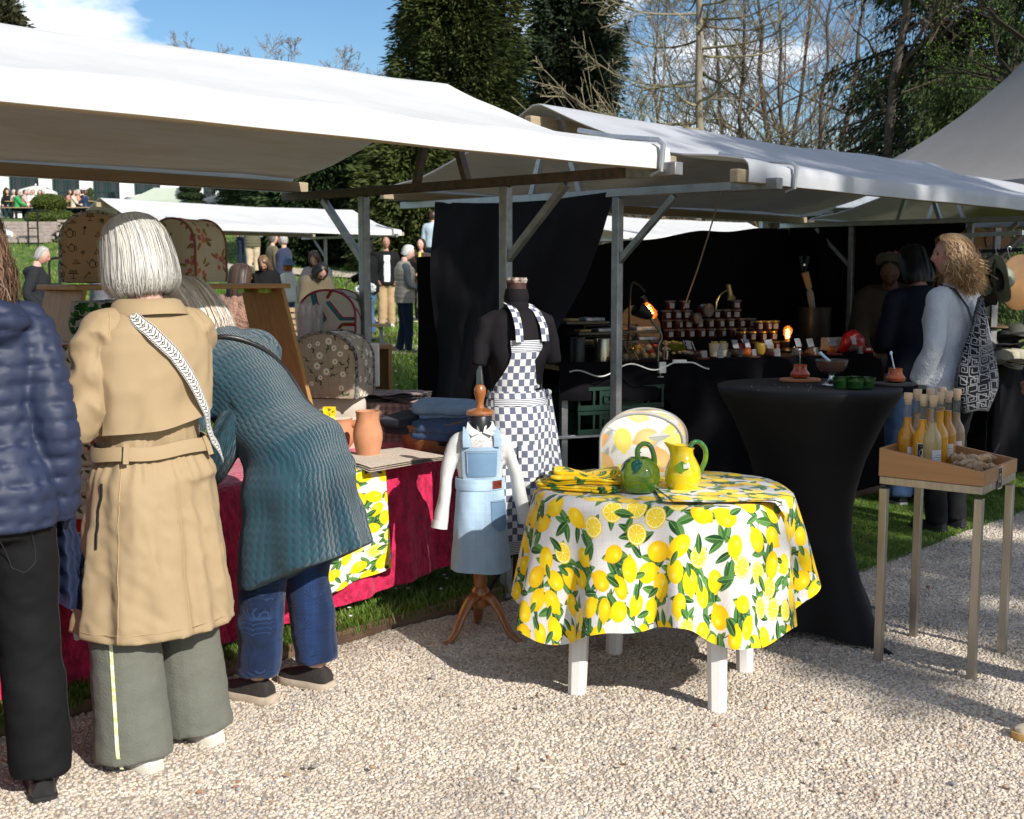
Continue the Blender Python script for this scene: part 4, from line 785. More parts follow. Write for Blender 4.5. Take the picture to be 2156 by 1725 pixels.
# ---- velvet table in the near stall
TZ = .66
M_velvet = mat('crushed_velvet', (.56, .013, .075), .55, .7, 26, 1.0, 40, sheen=.22, spec=.25, bd=.016, stretch=(1, 1, .6))
tb = thing('trestle_table', 'low stall table under the crimson velvet cloth', 'table', st(-3.9, .2), ROW)
MB().box((2.0, .52, TZ-.025), (4.0, .98, .03)).build('tabletop', M_pine, tb)
for x in (.1, 1.4, 2.7, 3.9):
    for y in (.1, .95): MB().bar((x, y, 0.02), (x, y, TZ-.04), .04).build('leg', M_pine, tb)
def drape(u0, u1, v0, v1, z, hem, amp, freq, seed, right=True, nu=230, nd=40):
    """cloth over a table: top, front fall (-v side) and right end fall"""
    r_ = np.random.default_rng(seed); u = np.linspace(u0, u1, nu); hem_u = np.broadcast_to(hem(u), u.shape); top_n = 22
    vs_ = np.concatenate([np.linspace(v1, v0+.02, top_n), np.full(nd, v0)]); dn = np.concatenate([np.zeros(top_n), np.linspace(.01, 1, nd)]); U, Vv = np.meshgrid(u, vs_); Z = z-dn[:, None]*(z-hem_u[None])
    f = dn[:, None]**.8; ph = np.cumsum(r_.uniform(.6, 1.4, nu))*freq*(u1-u0)/nu; fold = amp*(np.sin(ph)+.5*np.sin(ph*2.3+1))[None]*f; Vv = Vv-.012*np.minimum(1, dn[:, None]*8)-fold-.05*f-.012*fbm(np.stack([U*4, Vv*4, Z*3], -1), seed)*f
    Z = Z+.006*fbm(np.stack([U*5, Vv*5, Z*0], -1), seed+1)*(dn[:, None] == 0)-.012*np.exp(-((Vv-v0)/.03)**2)*(dn[:, None] < .02)
    return np.stack([U, Vv, Z], -1)
vb = MB(); Pv = drape(-3.95, .12, .2, 1.2, TZ+.012, lambda u: np.interp(u, [-4, -1.6, -.9, -.4, .12], [.05, .06, .10, .15, .22]), .013, 22, 3)
uvv = np.stack([Pv[..., 0], Pv[..., 1]-Pv[..., 2]], -1); vb.grid(Pv, uv=uvv, flip=True)
e = Pv[:, -1]; fall = [e+np.array([0, 0, 0])]
for t in np.linspace(.03, 1, 22):
    q = e[:24].copy(); q[:, 2] = (TZ+.012)*(1-t)+.30*t; q[:, 0] += .012+.05*t+.02*np.sin(q[:, 1]*22)*t; fall.append(q)
vb.grid(np.stack([x[:24] for x in fall]), flip=True); vo = vb.build('velvet_cloth', M_velvet, None, PA); vo.rotation_euler.z = ROW
tag(vo, 'crimson crushed velvet cloth hanging from the near stall table to the grass', 'tablecloth')
lc = MB(); U, S = np.meshgrid(np.linspace(-.98, -.60, 30), np.linspace(0, 1, 40)); Vv = np.where(S < .3, .60-(S/.3)*.42, .155-.05*(S-.3)-.02*np.sin(U*26)*(S-.3)); Z = np.where(S < .3, TZ+.022, TZ+.018-(S-.3)/.7*(.47+.04*np.sin(U*4)))
Vv = np.where((S > .27), Vv-.012, Vv); lc.grid(np.stack([U, Vv, Z], -1), uv=np.stack([U, S*.95], -1), flip=True); o = lc.build('lemon_runner', K_lemon, None, PA); o.rotation_euler.z = ROW
tag(o, 'lemon print runner hanging over the crimson velvet beside the blue cardigan', 'table runner')
# ---- arched toaster covers
def arch(name, label, c, w, h, d, rz, m, pipe, ms=None, bulge=.012, pr=.006, group=None, handle=False):
    t = thing(name, label, 'toaster cover', c, rz, group); n = 26; a = np.linspace(0, pi, n); kx = w/2; sh = h*.55
    prof = [(x_, 0) for x_ in np.linspace(0, -kx*.9, 5)]+[(-kx*.96, 0)]+[(-kx, sh*q) for q in (.15, .4, .7)]+[(-kx*cos(x), sh+(h-sh)*sin(x)**.9) for x in a]+[(kx, sh*q) for q in (.7, .4, .15)]+[(kx*.96, 0)]+[(x_, 0) for x_ in np.linspace(kx*.9, kx*.2, 5)]; pf = np.array(prof)
    def face(y, s):
        rings = [];  cz = h*.42
        for q in (1, .9, .7, .45, .2, .02): rings.append(np.stack([pf[:, 0]*q, np.full(len(pf), y)-s*bulge*(1-q**2), cz+(pf[:, 1]-cz)*q], -1))
        return np.array(rings)
    fr = face(-d/2, 1); b = MB(); b.grid(fr, cu=True, uv=np.stack([fr[..., 0], fr[..., 2]], -1)); bk = face(d/2, -1); b.grid(bk, cu=True, uv=np.stack([bk[..., 0], bk[..., 2]], -1), flip=True)
    b.build('panel', m, t); g = MB(); ring = []
    L = np.concatenate([[0], np.cumsum(np.hypot(*np.diff(pf, axis=0).T))])
    for q in np.linspace(-.5, .5, 9): s = 1-.012*abs(q*2)**4; ring.append(np.stack([pf[:, 0]*s, np.full(len(pf), q*d), pf[:, 1]*s-.006*fbm(np.stack([pf[:, 0]*14, np.full(len(pf), q*4), pf[:, 1]*9], -1), 3)], -1))
    ring = np.array(ring); g.grid(ring, uv=np.stack(np.broadcast_arrays(L[None], np.linspace(0, d, 9)[:, None]), -1), flip=False); g.build('gusset', ms or m, t)
    for s in (-1, 1): MB().tube(np.stack([pf[5:-5, 0], np.full(len(pf)-10, s*d/2), pf[5:-5, 1]], -1), pr, 7).build('piping', pipe, t)
    return t
SH = st(-1.72, .53, 1.464)
# wooden display shelf with splayed sides
sf = thing('display_shelf', 'oiled pine display shelf with splayed sides standing on the stall table', 'shelf', st(-1.76, .53, TZ+.012), ROW); zt = 1.455-TZ-.012
MB().box((.47, .16, zt-.009), (.98, .33, .02)).build('top_board', M_oak, sf, bev=.003)
for s, x in ((-1, .02), (1, .90)):
    b = MB(); x0, x1 = x+s*.012, x+s*.20; b.add([(x0, 0, zt-.02), (x0, .31, zt-.02), (x1, .34, 0), (x1, -.03, 0), (x0+.02, 0, zt-.02), (x0+.02, .31, zt-.02), (x1+.02, .34, 0), (x1+.02, -.03, 0)], [(0, 1, 2, 3), (7, 6, 5, 4), (0, 3, 7, 4), (1, 5, 6, 2), (0, 4, 5, 1), (3, 2, 6, 7)]); b.build('side_panel', M_oakv, sf, smooth=False, bev=.003)
    for y in (.08, .24): MB().box((x-s*.015, y, zt-.03), (.035, .05, .018)).build('hinge', mat('brass_hinge', (.30, .42, .06), .35, .2, metal=.6), sf)
MB().box((.46, .3, .30), (1.15, .018, .02)).build('cross_bar', M_oak, sf)
q = at(203, 594, 4.78); arch('toaster_cover', 'tan toaster cover printed with ink teapots and cups, left on the shelf', (q.x+.02, q.y, 1.466), .262, .272, .20, R(9), K_doodle, M_braid, pr=.007)
q = at(398, 594, 5.02); arch('toaster_cover', 'rose print toaster cover with red piping, right on the shelf', (q.x, q.y, 1.466), .235, .258, .20, R(-24), K_rose, M_redpipe, pr=.005)
# wooden riser, hexagon cover, vases, fabric stacks, daisy cover
rs = thing('wooden_riser', 'small pine box shelf behind the daisy cover', 'shelf', Vector((-.93, 6.12, TZ+.012)), R(8)); b = MB()
MB().box((0, 0, .458), (.62, .24, .02)).build('top_board', M_oak, rs, bev=.002)
for x in (-.30, .30): MB().box((x, 0, .224), (.02, .24, .447)).build('side_panel', M_oakv, rs, bev=.002)
MB().box((0, .11, .22), (.578, .015, .44)).build('back_panel', M_oakv, rs)
q = at(702, 700, 6.14); arch('toaster_cover', 'white toaster cover with teal and crimson hexagon ribbons, behind the daisy one', (q.x, q.y, TZ+.482), .30, .275, .20, R(-10), K_hex, mat('red_trim', (.25, .03, .06)), pr=.006)
q = at(778, 750, 6.02); tag(MB().box((0, 0, .11), (.10, .02, .22)).build('cushion_cover', K_pale, None, (q.x, q.y, .93), bev=.008), 'folded cream cushion cover wedged beside the daisy toaster cover', 'cushion cover')
M_gl = mat('vase_glass', (.6, .56, .57), .05, 0, bump=0, alpha=.38, spec=.9)
def vase(label, x, Y, z, h, group=None):
    q = at(x, 690, Y); t = thing('glass_vase', label, 'vase', (q.x, Y, z), 0, group); n = 36; an = np.arange(n)/n*PI2; rings = []
    for s in np.linspace(0, 1, 12): rr = .024+.012*sin(s*3.1)+.016*s**2; fl = 1+.10*s*np.cos(12*an); rings.append(np.stack([rr*fl*np.cos(an), rr*fl*np.sin(an), np.full(n, h*s)+.006*np.cos(6*an)*s**3], -1))
    inn = [r_*[.88, .88, 1]+[0, 0, .004] for r_ in rings[::-1]]; MB().loft(np.array(rings+inn[:-1])).build('body', M_gl, t)
vase('clear fluted glass vase standing left of its twin', 640, 5.98, TZ+.482, .205); vase('pinkish fluted glass vase standing right of its twin', 662, 6.02, TZ+.482, .20)
def fold_stack(name, label, cat, c, w, d, hs, rz, m, seed, group=None, puff=.012):
    """one folded cloth: rounded block of a few folds"""
    r_ = np.random.default_rng(seed); b = MB(); n = 40; z = 0; rings = []
    for k, hh in enumerate(hs):
        dx, dy = r_.normal(0, .006, 2); ww, dd = w*r_.uniform(.96, 1.02), d*r_.uniform(.96, 1.02)
        for q in np.linspace(0, 1, 5): s = 1-.05*(abs(q-.5)*2)**3; a = np.arange(n)/n*PI2; e = 5; ca, sa = np.cos(a), np.sin(a); rr = (np.abs(ca)**e+np.abs(sa)**e)**(-1/e); rings.append(np.stack([dx+ww/2*s*rr*ca, dy+dd/2*s*rr*sa, np.full(n, z+hh*q)], -1))
        z += hh
    P_ = np.array(rings); P_ += (.006*fbm(P_*9, seed))[..., None]*[1, 1, .5]
    uvp = np.stack([np.broadcast_to(np.arange(n)/n*2*(w+d), P_.shape[:2]), P_[..., 2]], -1); b.loft(P_, True); b.U[0] = uvp.reshape(-1, 2)
    top = P_[-1]; rr_ = [top*[q, q, 1]+[0, 0, .004*(1-q)] for q in (1, .7, .35, .02)]; T_ = np.array(rr_); b.grid(T_, cu=True, uv=T_[..., :2]+.1)
    o = b.build(name, m, None, c, sharp=70); o.rotation_euler.z = rz; return tag(o, label, cat, group)
q = at(700, 880, 5.72); fold_stack('folded_fabric', 'bulky folded beige linen with a lemon panel, under the daisy cover', 'folded fabric', (q.x, q.y, TZ+.013), .30, .26, (.15, .09), R(12), M_beige, 1)
tag(MB().grid(np.stack(np.meshgrid(np.linspace(0, .06, 6), np.linspace(0, .2, 8))+[np.zeros((8, 6))], -1)[..., [0, 2, 1]], uv=np.stack(np.meshgrid(np.linspace(0, .1, 6), np.linspace(0, .3, 8)), -1)).build('lemon_cloth', K_lemony, None, (q.x-.02, q.y-.158, TZ+.02)), 'strip of lemon print cloth hanging on the beige linen', 'tea towel')
q = at(700, 828, 5.66); arch('toaster_cover', 'taupe toaster cover printed with white daisies on the fabric stack', (q.x, q.y, TZ+.262), .335, .305, .22, R(-14), K_daisy, M_braid, pr=.008)
q = at(812, 900, 5.98); gb = fold_stack('folded_fabric', 'pink grey gingham oilcloth folded into a tall block behind the clay jug', 'folded fabric', (q.x, q.y, TZ+.013), .33, .24, (.19,), R(-16), K_ging, 4)
for k in range(5):
    U, Vv = np.meshgrid(np.linspace(-.17, .20, 24), np.linspace(-.13, .12, 10)); Z = .21+.008*k+.010*np.sin(U*24+k)*np.exp(-((Vv+.13)/.08)**2)-.03*np.clip(U-.14, 0, 1)*4+.003*fbm(np.stack([U*20, Vv*20, U*0+k], -1), k)
    g = MB().grid(np.stack([U+.004*k, Vv-.004*k, Z], -1), uv=np.stack([U, Vv], -1)).build('folded_cloth', K_ging, None, (q.x, q.y, TZ+.01)); g.rotation_euler.z = R(-18); tag(g, ('lowest', 'second', 'third', 'fourth', 'topmost')[k]+' thin gingham cloth of the loose pile on the gingham block', 'folded cloth', 'loose gingham cloths')
# clay jug, casserole
def jug(label, c):
    t = thing('clay_jug', label, 'jug', c, R(75)); n = 40; an = np.arange(n)/n*PI2; pr = [(.046, 0), (.052, .004), (.060, .04), (.0665, .075), (.0655, .105), (.056, .14), (.0505, .160), (.0515, .185), (.055, .198), (.051, .198), (.047, .185), (.048, .15), (.058, .10), (.05, .02)]
    rings = []
    for k, (rr, z) in enumerate(pr): sp = np.exp(-((an-pi*1.25+pi*0)/.22)**2)*max(0, (z-.16)/.04); R_ = rr*(1+.22*sp); rings.append(np.stack([R_*np.cos(an), R_*np.sin(an), np.full(n, z)+.004*sp], -1))
    MB().loft(np.array(rings)).build('body', M_terra, t); MB().tube([(.048, .02, .185), (.085, .035, .175), (.10, .045, .13), (.085, .04, .08), (.058, .03, .06)], .009, 8).build('handle', M_terra, t)
q = gz(775, 958, TZ+.03); jug('unglazed terracotta jug with a pouring lip on the printed sheet', (q.x, q.y, TZ+.031))
q = gz(712, 945, TZ+.016); cp = thing('clay_pot', 'rounded terracotta pot with a cane wrapped handle, half behind the blue cardigan', 'pot', (q.x, q.y, TZ+.016))
MB().lathe([(.05, 0), (.075, .03), (.082, .07), (.074, .105), (.066, .13), (.072, .145), (.064, .145), (.06, .12), (.07, .07), (.05, .02)], 36).build('body', M_terra, cp); hb = MB().tube([(.06, -.01, .115), (.085, -.015, .122), (.108, -.02, .128)], [.015, .017, .019], 10).build('handle', M_terra, cp)
for k in range(5): MB().tube([(.064+.008*k+.018*cos(a), -.01+.018*sin(a)*.2, .117+.018*sin(a)) for a in np.linspace(0, 6.0, 12)], .0032, 5).build('cane_wrap', mat('cane', (.42, .22, .07), .6), hb)
# printed sheets
for k in range(3):
    U, Vv = np.meshgrid(np.linspace(-.21, .21, 20), np.linspace(-.19, .17, 20)); Z = .004*k-.035*np.clip(-.10-Vv, 0, 1)**1.2*6*np.clip(.1-U, 0, 1)*2.2+.004*np.sin(U*9+k)*np.clip(.16-Vv, 0, 1); q = gz(808, 968, TZ+.02)
    o = MB().grid(np.stack([U+.006*k, Vv+.004*k, Z], -1), uv=np.stack([U, Vv], -1)).build('printed_sheet', K_sheet, None, (q.x, q.y, TZ+.02+.003*k)); o.rotation_euler.z = ROW-R(4); tag(o, ('bottom', 'middle', 'top')[k]+' one of the pale floral place mats under the clay jug', 'place mat', 'floral place mats under the jug')
# basket of folded jeans
M_wicker = mat('wicker', (.30, .14, .055), .6, .4, 30, .8, 90, bd=.006, stretch=(1, 1, 5)); q = gz(905, 945, TZ+.02); bk = thing('wicker_basket', 'oval brown wicker basket of folded denim on the velvet table end', 'basket', (q.x+.02, q.y, TZ+.016), R(-28)); n = 56; an = np.arange(n)/n*PI2; rings = []
for s in np.linspace(0, 1, 15): f = 1+.34*s; rings.append(np.stack([.145*f*np.cos(an), .095*f*np.sin(an), np.full(n, .115*s)+.03*s*np.cos(an)**2+.0015*np.cos(an*28+pi*round(s*14))], -1)*[1, 1, 1]+.0022*np.cos(an*28+pi*round(s*14))[:, None]*[1, 1, 0])
inn = [r_*[.93, .93, 1] for r_ in rings[::-1]]; MB().loft(np.array(rings+inn[:13])).build('body', M_wicker, bk); MB().tube(np.concatenate([rings[-1], rings[-1][:2]])*[.965, .965, 1], .008, 8).build('rim', M_wicker, bk)
def jeans(label, c, w, d, h, rz, col, seed, tilt=0):
    m = mat('denim_%d' % seed, col, .9, .3, 9, .35, 240, bd=.002, sheen=.1, spec=.2); r_ = np.random.default_rng(seed); o = fold_stack('folded_jeans', label, 'jeans', c, w, d, (h*.5, h*.5), rz, m, seed); o.rotation_euler.x = tilt
    return o
B = bk.location; jeans('dark navy jeans folded at the left end of the wicker basket', B+Vector((-.13, .03, .09)), .16, .2, .075, R(-40), (.018, .022, .035), 21, R(8))
jeans('mid blue jeans folded in front in the wicker basket', B+Vector((.045, -.035, .085)), .27, .2, .07, R(-24), (.05, .095, .20), 22, R(14)); jeans('black trousers tucked low in the wicker basket', B+Vector((.10, -.06, .06)), .17, .17, .03, R(-20), (.012, .013, .018), 24, R(18))
jeans('pale washed jeans folded on top of the wicker basket', B+Vector((.05, .05, .155)), .31, .2, .065, R(-14), (.26, .39, .55), 23, R(10))
# fabrics at the left end
for k in range(6):
    q = at(214-k*2.5, 845-40*k, 4.44); zz = TZ+.013+.121*k; fold_stack('folded_fabric', ('lowest', 'second', 'third', 'fourth', 'fifth', 'topmost')[k]+' folded cloth with dark green ivy leaves in the pile under the shelf', 'folded fabric', (-1.50-.006*k, 4.50, zz), .25, .24, (.06, .059), R(15), K_ivy, 60+k, 'ivy print fabrics under the shelf')
for k in range(5): fold_stack('folded_fabric', ('lowest', 'second', 'third', 'fourth', 'topmost')[k]+' folded poppy print cloth in the pile left of the pine shelf', 'folded fabric', (-1.76+.008*k, 4.42, TZ+.013+.115*k), .27, .24, (.06, .052), R(28), K_poppy, 70+k, 'poppy print fabrics at the left')
for k in range(3): fold_stack('folded_fabric', ('bottom', 'middle', 'top')[k]+' red poppy cloth of the low pile between navy jacket and beige coat', 'folded fabric', (-1.44+.01*k, 4.08, TZ+.013+.09*k), .24, .22, (.045, .045), R(10), K_poppy, 80+k, 'low pile of poppy cloths')
b = MB(); U, S = np.meshgrid(np.linspace(-.17, .17, 30), np.linspace(0, 1, 30)); b.grid(np.stack([U, -.02*np.sin(U*30)*S-.05*S, -S*.42], -1), uv=np.stack([U, S*.42], -1), flip=True); q = st(-1.90, .12, TZ+.01); o = b.build('polka_towel', K_polka, None, q); o.rotation_euler.z = ROW; tag(o, 'white tea towel with black polka dots hanging off the stall table', 'tea towel')
o = MB().grid(np.stack([U, -.02*np.sin(U*30)*.2-.01+0*S, -S*.055], -1), flip=True).build('red_ribbon', mat('red_cotton', (.5, .015, .015), .8), None, q+Vector((0, 0, .01))-VX*.06); o.rotation_euler.z = ROW; tag(o, 'red cotton band along the top of the polka dot towel', 'ribbon')
# ---- lemon table in front
LT = Vector((.56, 4.36, 0)); LR = R(-19.9); LZ = .715
lt = thing('garden_table', 'white plastic garden table with chunky legs standing on the gravel', 'table', LT, LR); n = 64; an = np.arange(n)/n*PI2
MB().lathe([(.40, LZ-.03), (.445, LZ-.03), (.455, LZ-.015), (.445, LZ-.004)], 48).build('tabletop', M_plastic, lt)
lt.children[0].scale = (1.02, .90, 1)
LEGS = [gz(1215, 1463), gz(1510, 1502), gz(1293, 1378), gz(1568, 1414)]
iR = basis(-LR)
for g in LEGS:
    p_ = iR @ (g-LT); tp_ = p_*.94; tp_.z = LZ-.03; a = math.atan2(p_.y, p_.x); b = MB(); rings = []
    for f in np.linspace(0, 1, 4): c_ = p_.lerp(tp_, f); w_ = .030+.008*f; oc = np.array([(1, .45), (.45, 1), (-.45, 1), (-1, .45), (-1, -.45), (-.45, -1), (.45, -1), (1, -.45)])*w_; rings.append(np.stack([c_.x+oc[:, 0], c_.y+oc[:, 1], np.full(8, c_.z)], -1))
    b.loft(np.array(rings)); b.build('leg', M_plastic, lt, sharp=30, bev=.003)
def table_cloth(name, label, m, c, rz, a, bb, z, hem, flare, folds, amp, seed, power=2.5, nr=26, nd=44, n=400):
    r_ = np.random.default_rng(seed); th = np.arange(n)/n*PI2; sup = (np.abs(np.cos(th))**power+np.abs(np.sin(th))**power)**(-1/power); ex, ey = a*sup*np.cos(th), bb*sup*np.sin(th); Re = np.hypot(ex, ey); dx, dy = np.cos(th), np.sin(th)
    ph = np.cumsum(r_.uniform(.7, 1.3, n)*(1+.35*np.sin(th*3+seed))); ph = ph/ph[-1]*PI2*folds; am = amp*(.65+.35*np.sin(th*5+1)+.2*np.sin(th*2)); rings, uv = [], []
    for s in np.linspace(.02, 1, nr): rr = Re*s; rings.append(np.stack([dx*rr, dy*rr, z-.012*np.clip((s-.965)/.035, 0, 1)+.0015*fbm(np.stack([dx*rr*12, dy*rr*12, 0*dx], -1), 2)], -1)); uv.append(np.stack([dx*rr, dy*rr], -1))
    for s in np.linspace(.03, 1, nd):
        hz = hem(th); f = s**.85; w = am*f*(np.sin(ph)+.22*np.sin(2*ph+.7)); rr = Re+.010+flare*f+w; zz = (z-.012)+(hz-z)*s; rings.append(np.stack([dx*rr, dy*rr, zz+.010*np.sin(ph)*f], -1)); uv.append(np.stack([dx*(Re+(z-hz)*s), dy*(Re+(z-hz)*s)], -1))
    b = MB(); b.grid(np.array(rings), cu=True, uv=np.array(uv)); o = b.build(name, m, None, c, sharp=80); o.rotation_euler.z = rz; return tag(o, label, 'tablecloth')
hem = lambda th: .300+.045*np.sin(4*th+.9)+.025*np.sin(th+1)+.012*np.sin(9*th)
tcl = table_cloth('lemon_tablecloth', 'linen coloured tablecloth printed with lemons over the white garden table', K_lemon, (LT.x, LT.y, 0), LR, .455, .405, LZ+.004, hem, .065, 13, .044, 4)
TOP = LZ+.006
q = gz(1357, 1003, TOP); arch('toaster_cover', 'cream quilted toaster cover with pale lemons and grey piping on the lemon table', (q.x, q.y+.03, TOP), .315, .25, .17, R(-13), K_pale, M_greypipe, pr=.006, bulge=.03)
M_gglaze = mat('green_glaze', (.22, .33, .02), .12, .3, 7, .02, 20, spec=.6, coat=.6, col2=(.05, .16, .02)); M_yglaze = mat('yellow_glaze', (.80, .58, .012), .14, .015, 5, .02, 20, spec=.6, coat=.6); M_hglaze = mat('handle_glaze', (.16, .33, .01), .14, .2, 14, coat=.6, col2=(.02, .12, .04)); M_leafg = mat('leaf_glaze', (.01, .09, .055), .15, .3, 20, coat=.6)
q = gz(1346, 1037, TOP); gp_ = thing('ceramic_jug', 'green glazed ceramic jug shaped like a pepper, with leaves and a hoop handle', 'jug', (q.x, q.y, TOP)); n = 48; an = np.arange(n)/n*PI2; rings = []
for rr, z in [(.03, 0), (.052, .006), (.066, .03), (.071, .058), (.068, .085), (.056, .108), (.040, .122), (.032, .126), (.026, .12), (.03, .08)]: R_ = rr*(1+.045*np.cos(5*an)*min(1, z/.03)); rings.append(np.stack([R_*np.cos(an), R_*np.sin(an), np.full(n, z)], -1))
MB().loft(np.array(rings)).build('body', M_gglaze, gp_); MB().tube([(-.006, 0, .122), (-.008, 0, .155), (.012, 0, .176), (.036, 0, .168), (.05, 0, .135), (.052, 0, .105)], [.010, .0095, .009, .009, .0095, .011], 10).build('handle', M_hglaze, gp_)
for a_ in (2.6, 3.5, 4.4):
    U, S = np.meshgrid(np.linspace(-1, 1, 7), np.linspace(0, 1, 9)); rr = .030+.044*S; zz = .122-.045*S**1.6; w_ = .020*np.sin(S*pi*.95+.1); MB().grid(np.stack([rr*cos(a_)-U*w_*sin(a_), rr*sin(a_)+U*w_*cos(a_), zz+.006-.004*U**2], -1), flip=True).build('leaf', M_leafg, gp_)
q = gz(1437, 1034, TOP); yp = thing('ceramic_jug', 'yellow glazed lemon shaped pitcher with a curling green handle', 'jug', (q.x, q.y, TOP)); rings = []
for rr, z in [(.03, 0), (.05, .005), (.063, .035), (.066, .06), (.060, .09), (.046, .118), (.037, .135), (.036, .150), (.041, .168), (.036, .168), (.031, .15), (.04, .11), (.03, .04)]: sp = np.exp(-((np.angle(np.exp(1j*(an-pi))))/.35)**2)*np.clip((z-.115)/.05, 0, 1); R_ = rr*(1+.75*sp); rings.append(np.stack([R_*np.cos(an), R_*np.sin(an), np.full(n, z)+.010*sp-.012*np.clip((z-.15)/.018, 0, 1)*np.clip(np.cos(an), 0, 1)], -1))
MB().loft(np.array(rings)).build('body', M_yglaze, yp); MB().tube([(.030, 0, .128), (.022, -.01, .155), (.035, -.01, .178), (.060, 0, .176), (.080, 0, .150), (.080, 0, .112), (.066, 0, .078), (.062, 0, .066)], [.007, .008, .008, .009, .009, .009, .009, .011], 10).build('handle', M_hglaze, yp)
S, U = np.meshgrid(np.linspace(0, 1, 9), np.linspace(-1, 1, 7)); MB().grid(np.stack([-.012+.024*U*np.sin(S*pi*.95+.1), -.058-.004*np.cos(U), .118-.05*S+0*U], -1), flip=False).build('leaf', M_hglaze, yp); MB().box((.0, -.0645, .10), (.016, .002, .016)).build('price_tag', mat('paper', (.8, .8, .78), .8, .03, bump=0), yp)
# folded lemon napkins on the left of the lemon table, flat cloths on the right
for k in range(3):
    q = gz(1228, 1030, TOP); o = fold_stack('folded_napkin', ('lowest', 'middle', 'topmost')[k]+' crumpled yellow lemon napkin of the pile left on the lemon table', 'napkin', (q.x-.012+.012*k, q.y+.02-.006*k, TOP+.003+.021*k), .315-.03*k, .17-.015*k, (.010, .010), R(-16+9*k), K_lemony, 90+k, 'yellow lemon napkins')
    me = o.data; co = np.empty(len(me.vertices)*3, np.float32); me.vertices.foreach_get('co', co); co = co.reshape(-1, 3); co[:, 2] += (.010*np.sin(co[:, 0]*24+k*2+co[:, 1]*12)+.008*fbm(co*[11, 11, 0], 40+k))*(.25+.4*k)*np.clip(co[:, 2]/.02, 0, 1); me.vertices.foreach_set('co', co.ravel())
for k in range(2):
    U, Vv = np.meshgrid(np.linspace(-.23, .21, 40), np.linspace(-.24, .20, 40)); U2 = U+.012*k; V2 = Vv; q = LT+Vector((.225, -.10, 0)); loc = np.stack([U2*cos(.35+.09*k)-V2*sin(.35+.09*k), U2*sin(.35+.09*k)+V2*cos(.35+.09*k)], -1)
    gx_, gy_ = loc[..., 0]+.215, loc[..., 1]-.06; e_ = (np.abs(gx_/.482)**2.5+np.abs(gy_/.412)**2.5)**(1/2.5); over = np.clip(e_-1, 0, 1); Z = TOP+.004+.0035*k-np.minimum(over*.55, .16)+.0025*np.sin(U*19)*np.clip(e_, 0, 1); sh_ = np.where(over > 0, (1+.17*over)/np.maximum(e_, 1e-3), 1); X_, Y_ = gx_*np.where(over > 0, sh_*1.025, 1), gy_*np.where(over > 0, sh_*1.03, 1)
    o = MB().grid(np.stack([X_, Y_, Z+.0], -1), uv=np.stack([U, Vv], -1)+k*.17).build('lemon_table_mat', K_lemon, None, (LT.x, LT.y, .004)); o.rotation_euler.z = LR; tag(o, ('lower', 'upper')[k]+' of the flat lemon print cloths spread over the right side of the lemon table', 'table mat', 'flat lemon print cloths')
# ---- black stretch cocktail table
ct = Vector((1.24, 4.97, 0)); b = MB(); n = 128; an = np.arange(n)/n*PI2; feet = R(33); fc = np.abs(np.cos(2*(an-feet)))**1.0; cosf = np.cos(4*(an-feet)); rings = []; H_ = 1.035
for z in np.concatenate([[H_]*5, [H_-.006, H_-.03, H_-.045], np.linspace(.96, .02, 34)]):
    k = len(rings)
    if k < 5: R_ = np.full(n, .37*(k+.02)/4); z_ = np.full(n, H_)
    else:
        s = z/H_; base = np.interp(s, [0, .06, .2, .42, .6, .75, .88, .95, .985, 1], [.40, .385, .30, .225, .222, .262, .325, .362, .377, .375]); mid = np.interp(s, [0, .1, .3, .5, .7, .88, .95, .985, 1], [.235, .225, .185, .185, .235, .315, .36, .377, .375]); w_ = np.clip(.5+.5*cosf, 0, 1)**1.3; R_ = mid*(1-w_)+base*w_; z_ = np.full(n, z)+(.03*(1-w_))*max(0, 1-s*8)
    rings.append(np.stack([R_*np.cos(an), R_*np.sin(an), z_], -1))
ctt = thing('cocktail_table', 'tall round table in a black stretch cover pulled down to four feet', 'table', ct, 0); b.loft(np.array(rings), False).build('stretch_cover', M_blackst, ctt, sharp=60)
for k in range(4): a_ = feet+k*pi/2; MB().tube([(.30*cos(a_), .30*sin(a_), .05), (.40*cos(a_), .40*sin(a_), .02), (.47*cos(a_), .47*sin(a_), .0)], .014, 8).build('foot', M_iron, ctt)
CTZ = H_+.002
M_sauce = mat('red_sauce', (.34, .05, .012), .18, .3, 30, .3, 40, spec=.6); M_brown = mat('brown_sauce', (.12, .03, .008), .12, .2, 20, spec=.6); M_clear = mat('clear_glass', (.22, .23, .23), .04, 0, bump=0, alpha=.16, spec=.7); M_bottle = mat('bottle_glass', (.25, .26, .26), .04, 0, bump=0, alpha=.3, spec=.8); M_gglass = mat('green_glass', (.006, .045, .008), .05, .1, bump=0, alpha=.68, spec=.6); M_silver = mat('silver', (.6, .6, .6), .22, .2, metal=1, bump=0); M_slate2 = mat('slate_board', (.03, .03, .03), .8, .3, 20, .5, 60); M_cutb = mat('chopping_board', (.36, .14, .06), .6, .3, 6, .2, 50, stretch=(.4, 4, 4)); M_bluep = mat('pale_blue_plastic', (.45, .6, .75), .3, .05, bump=0)
def pj(x, y, z=CTZ): return gz(x, y, z)
def board(label, p, rx, ry, m): t = MB().lathe([(rx*.97, 0), (rx, .003), (rx, .010), (rx*.97, .013)], 30).build('serving_board', m, None, p); t.scale = (1, ry/rx, 1); tag(t, label, 'board')
p_ = pj(1684, 803); board('round reddish chopping board on the black cocktail table', p_, .088, .06, M_cutb)
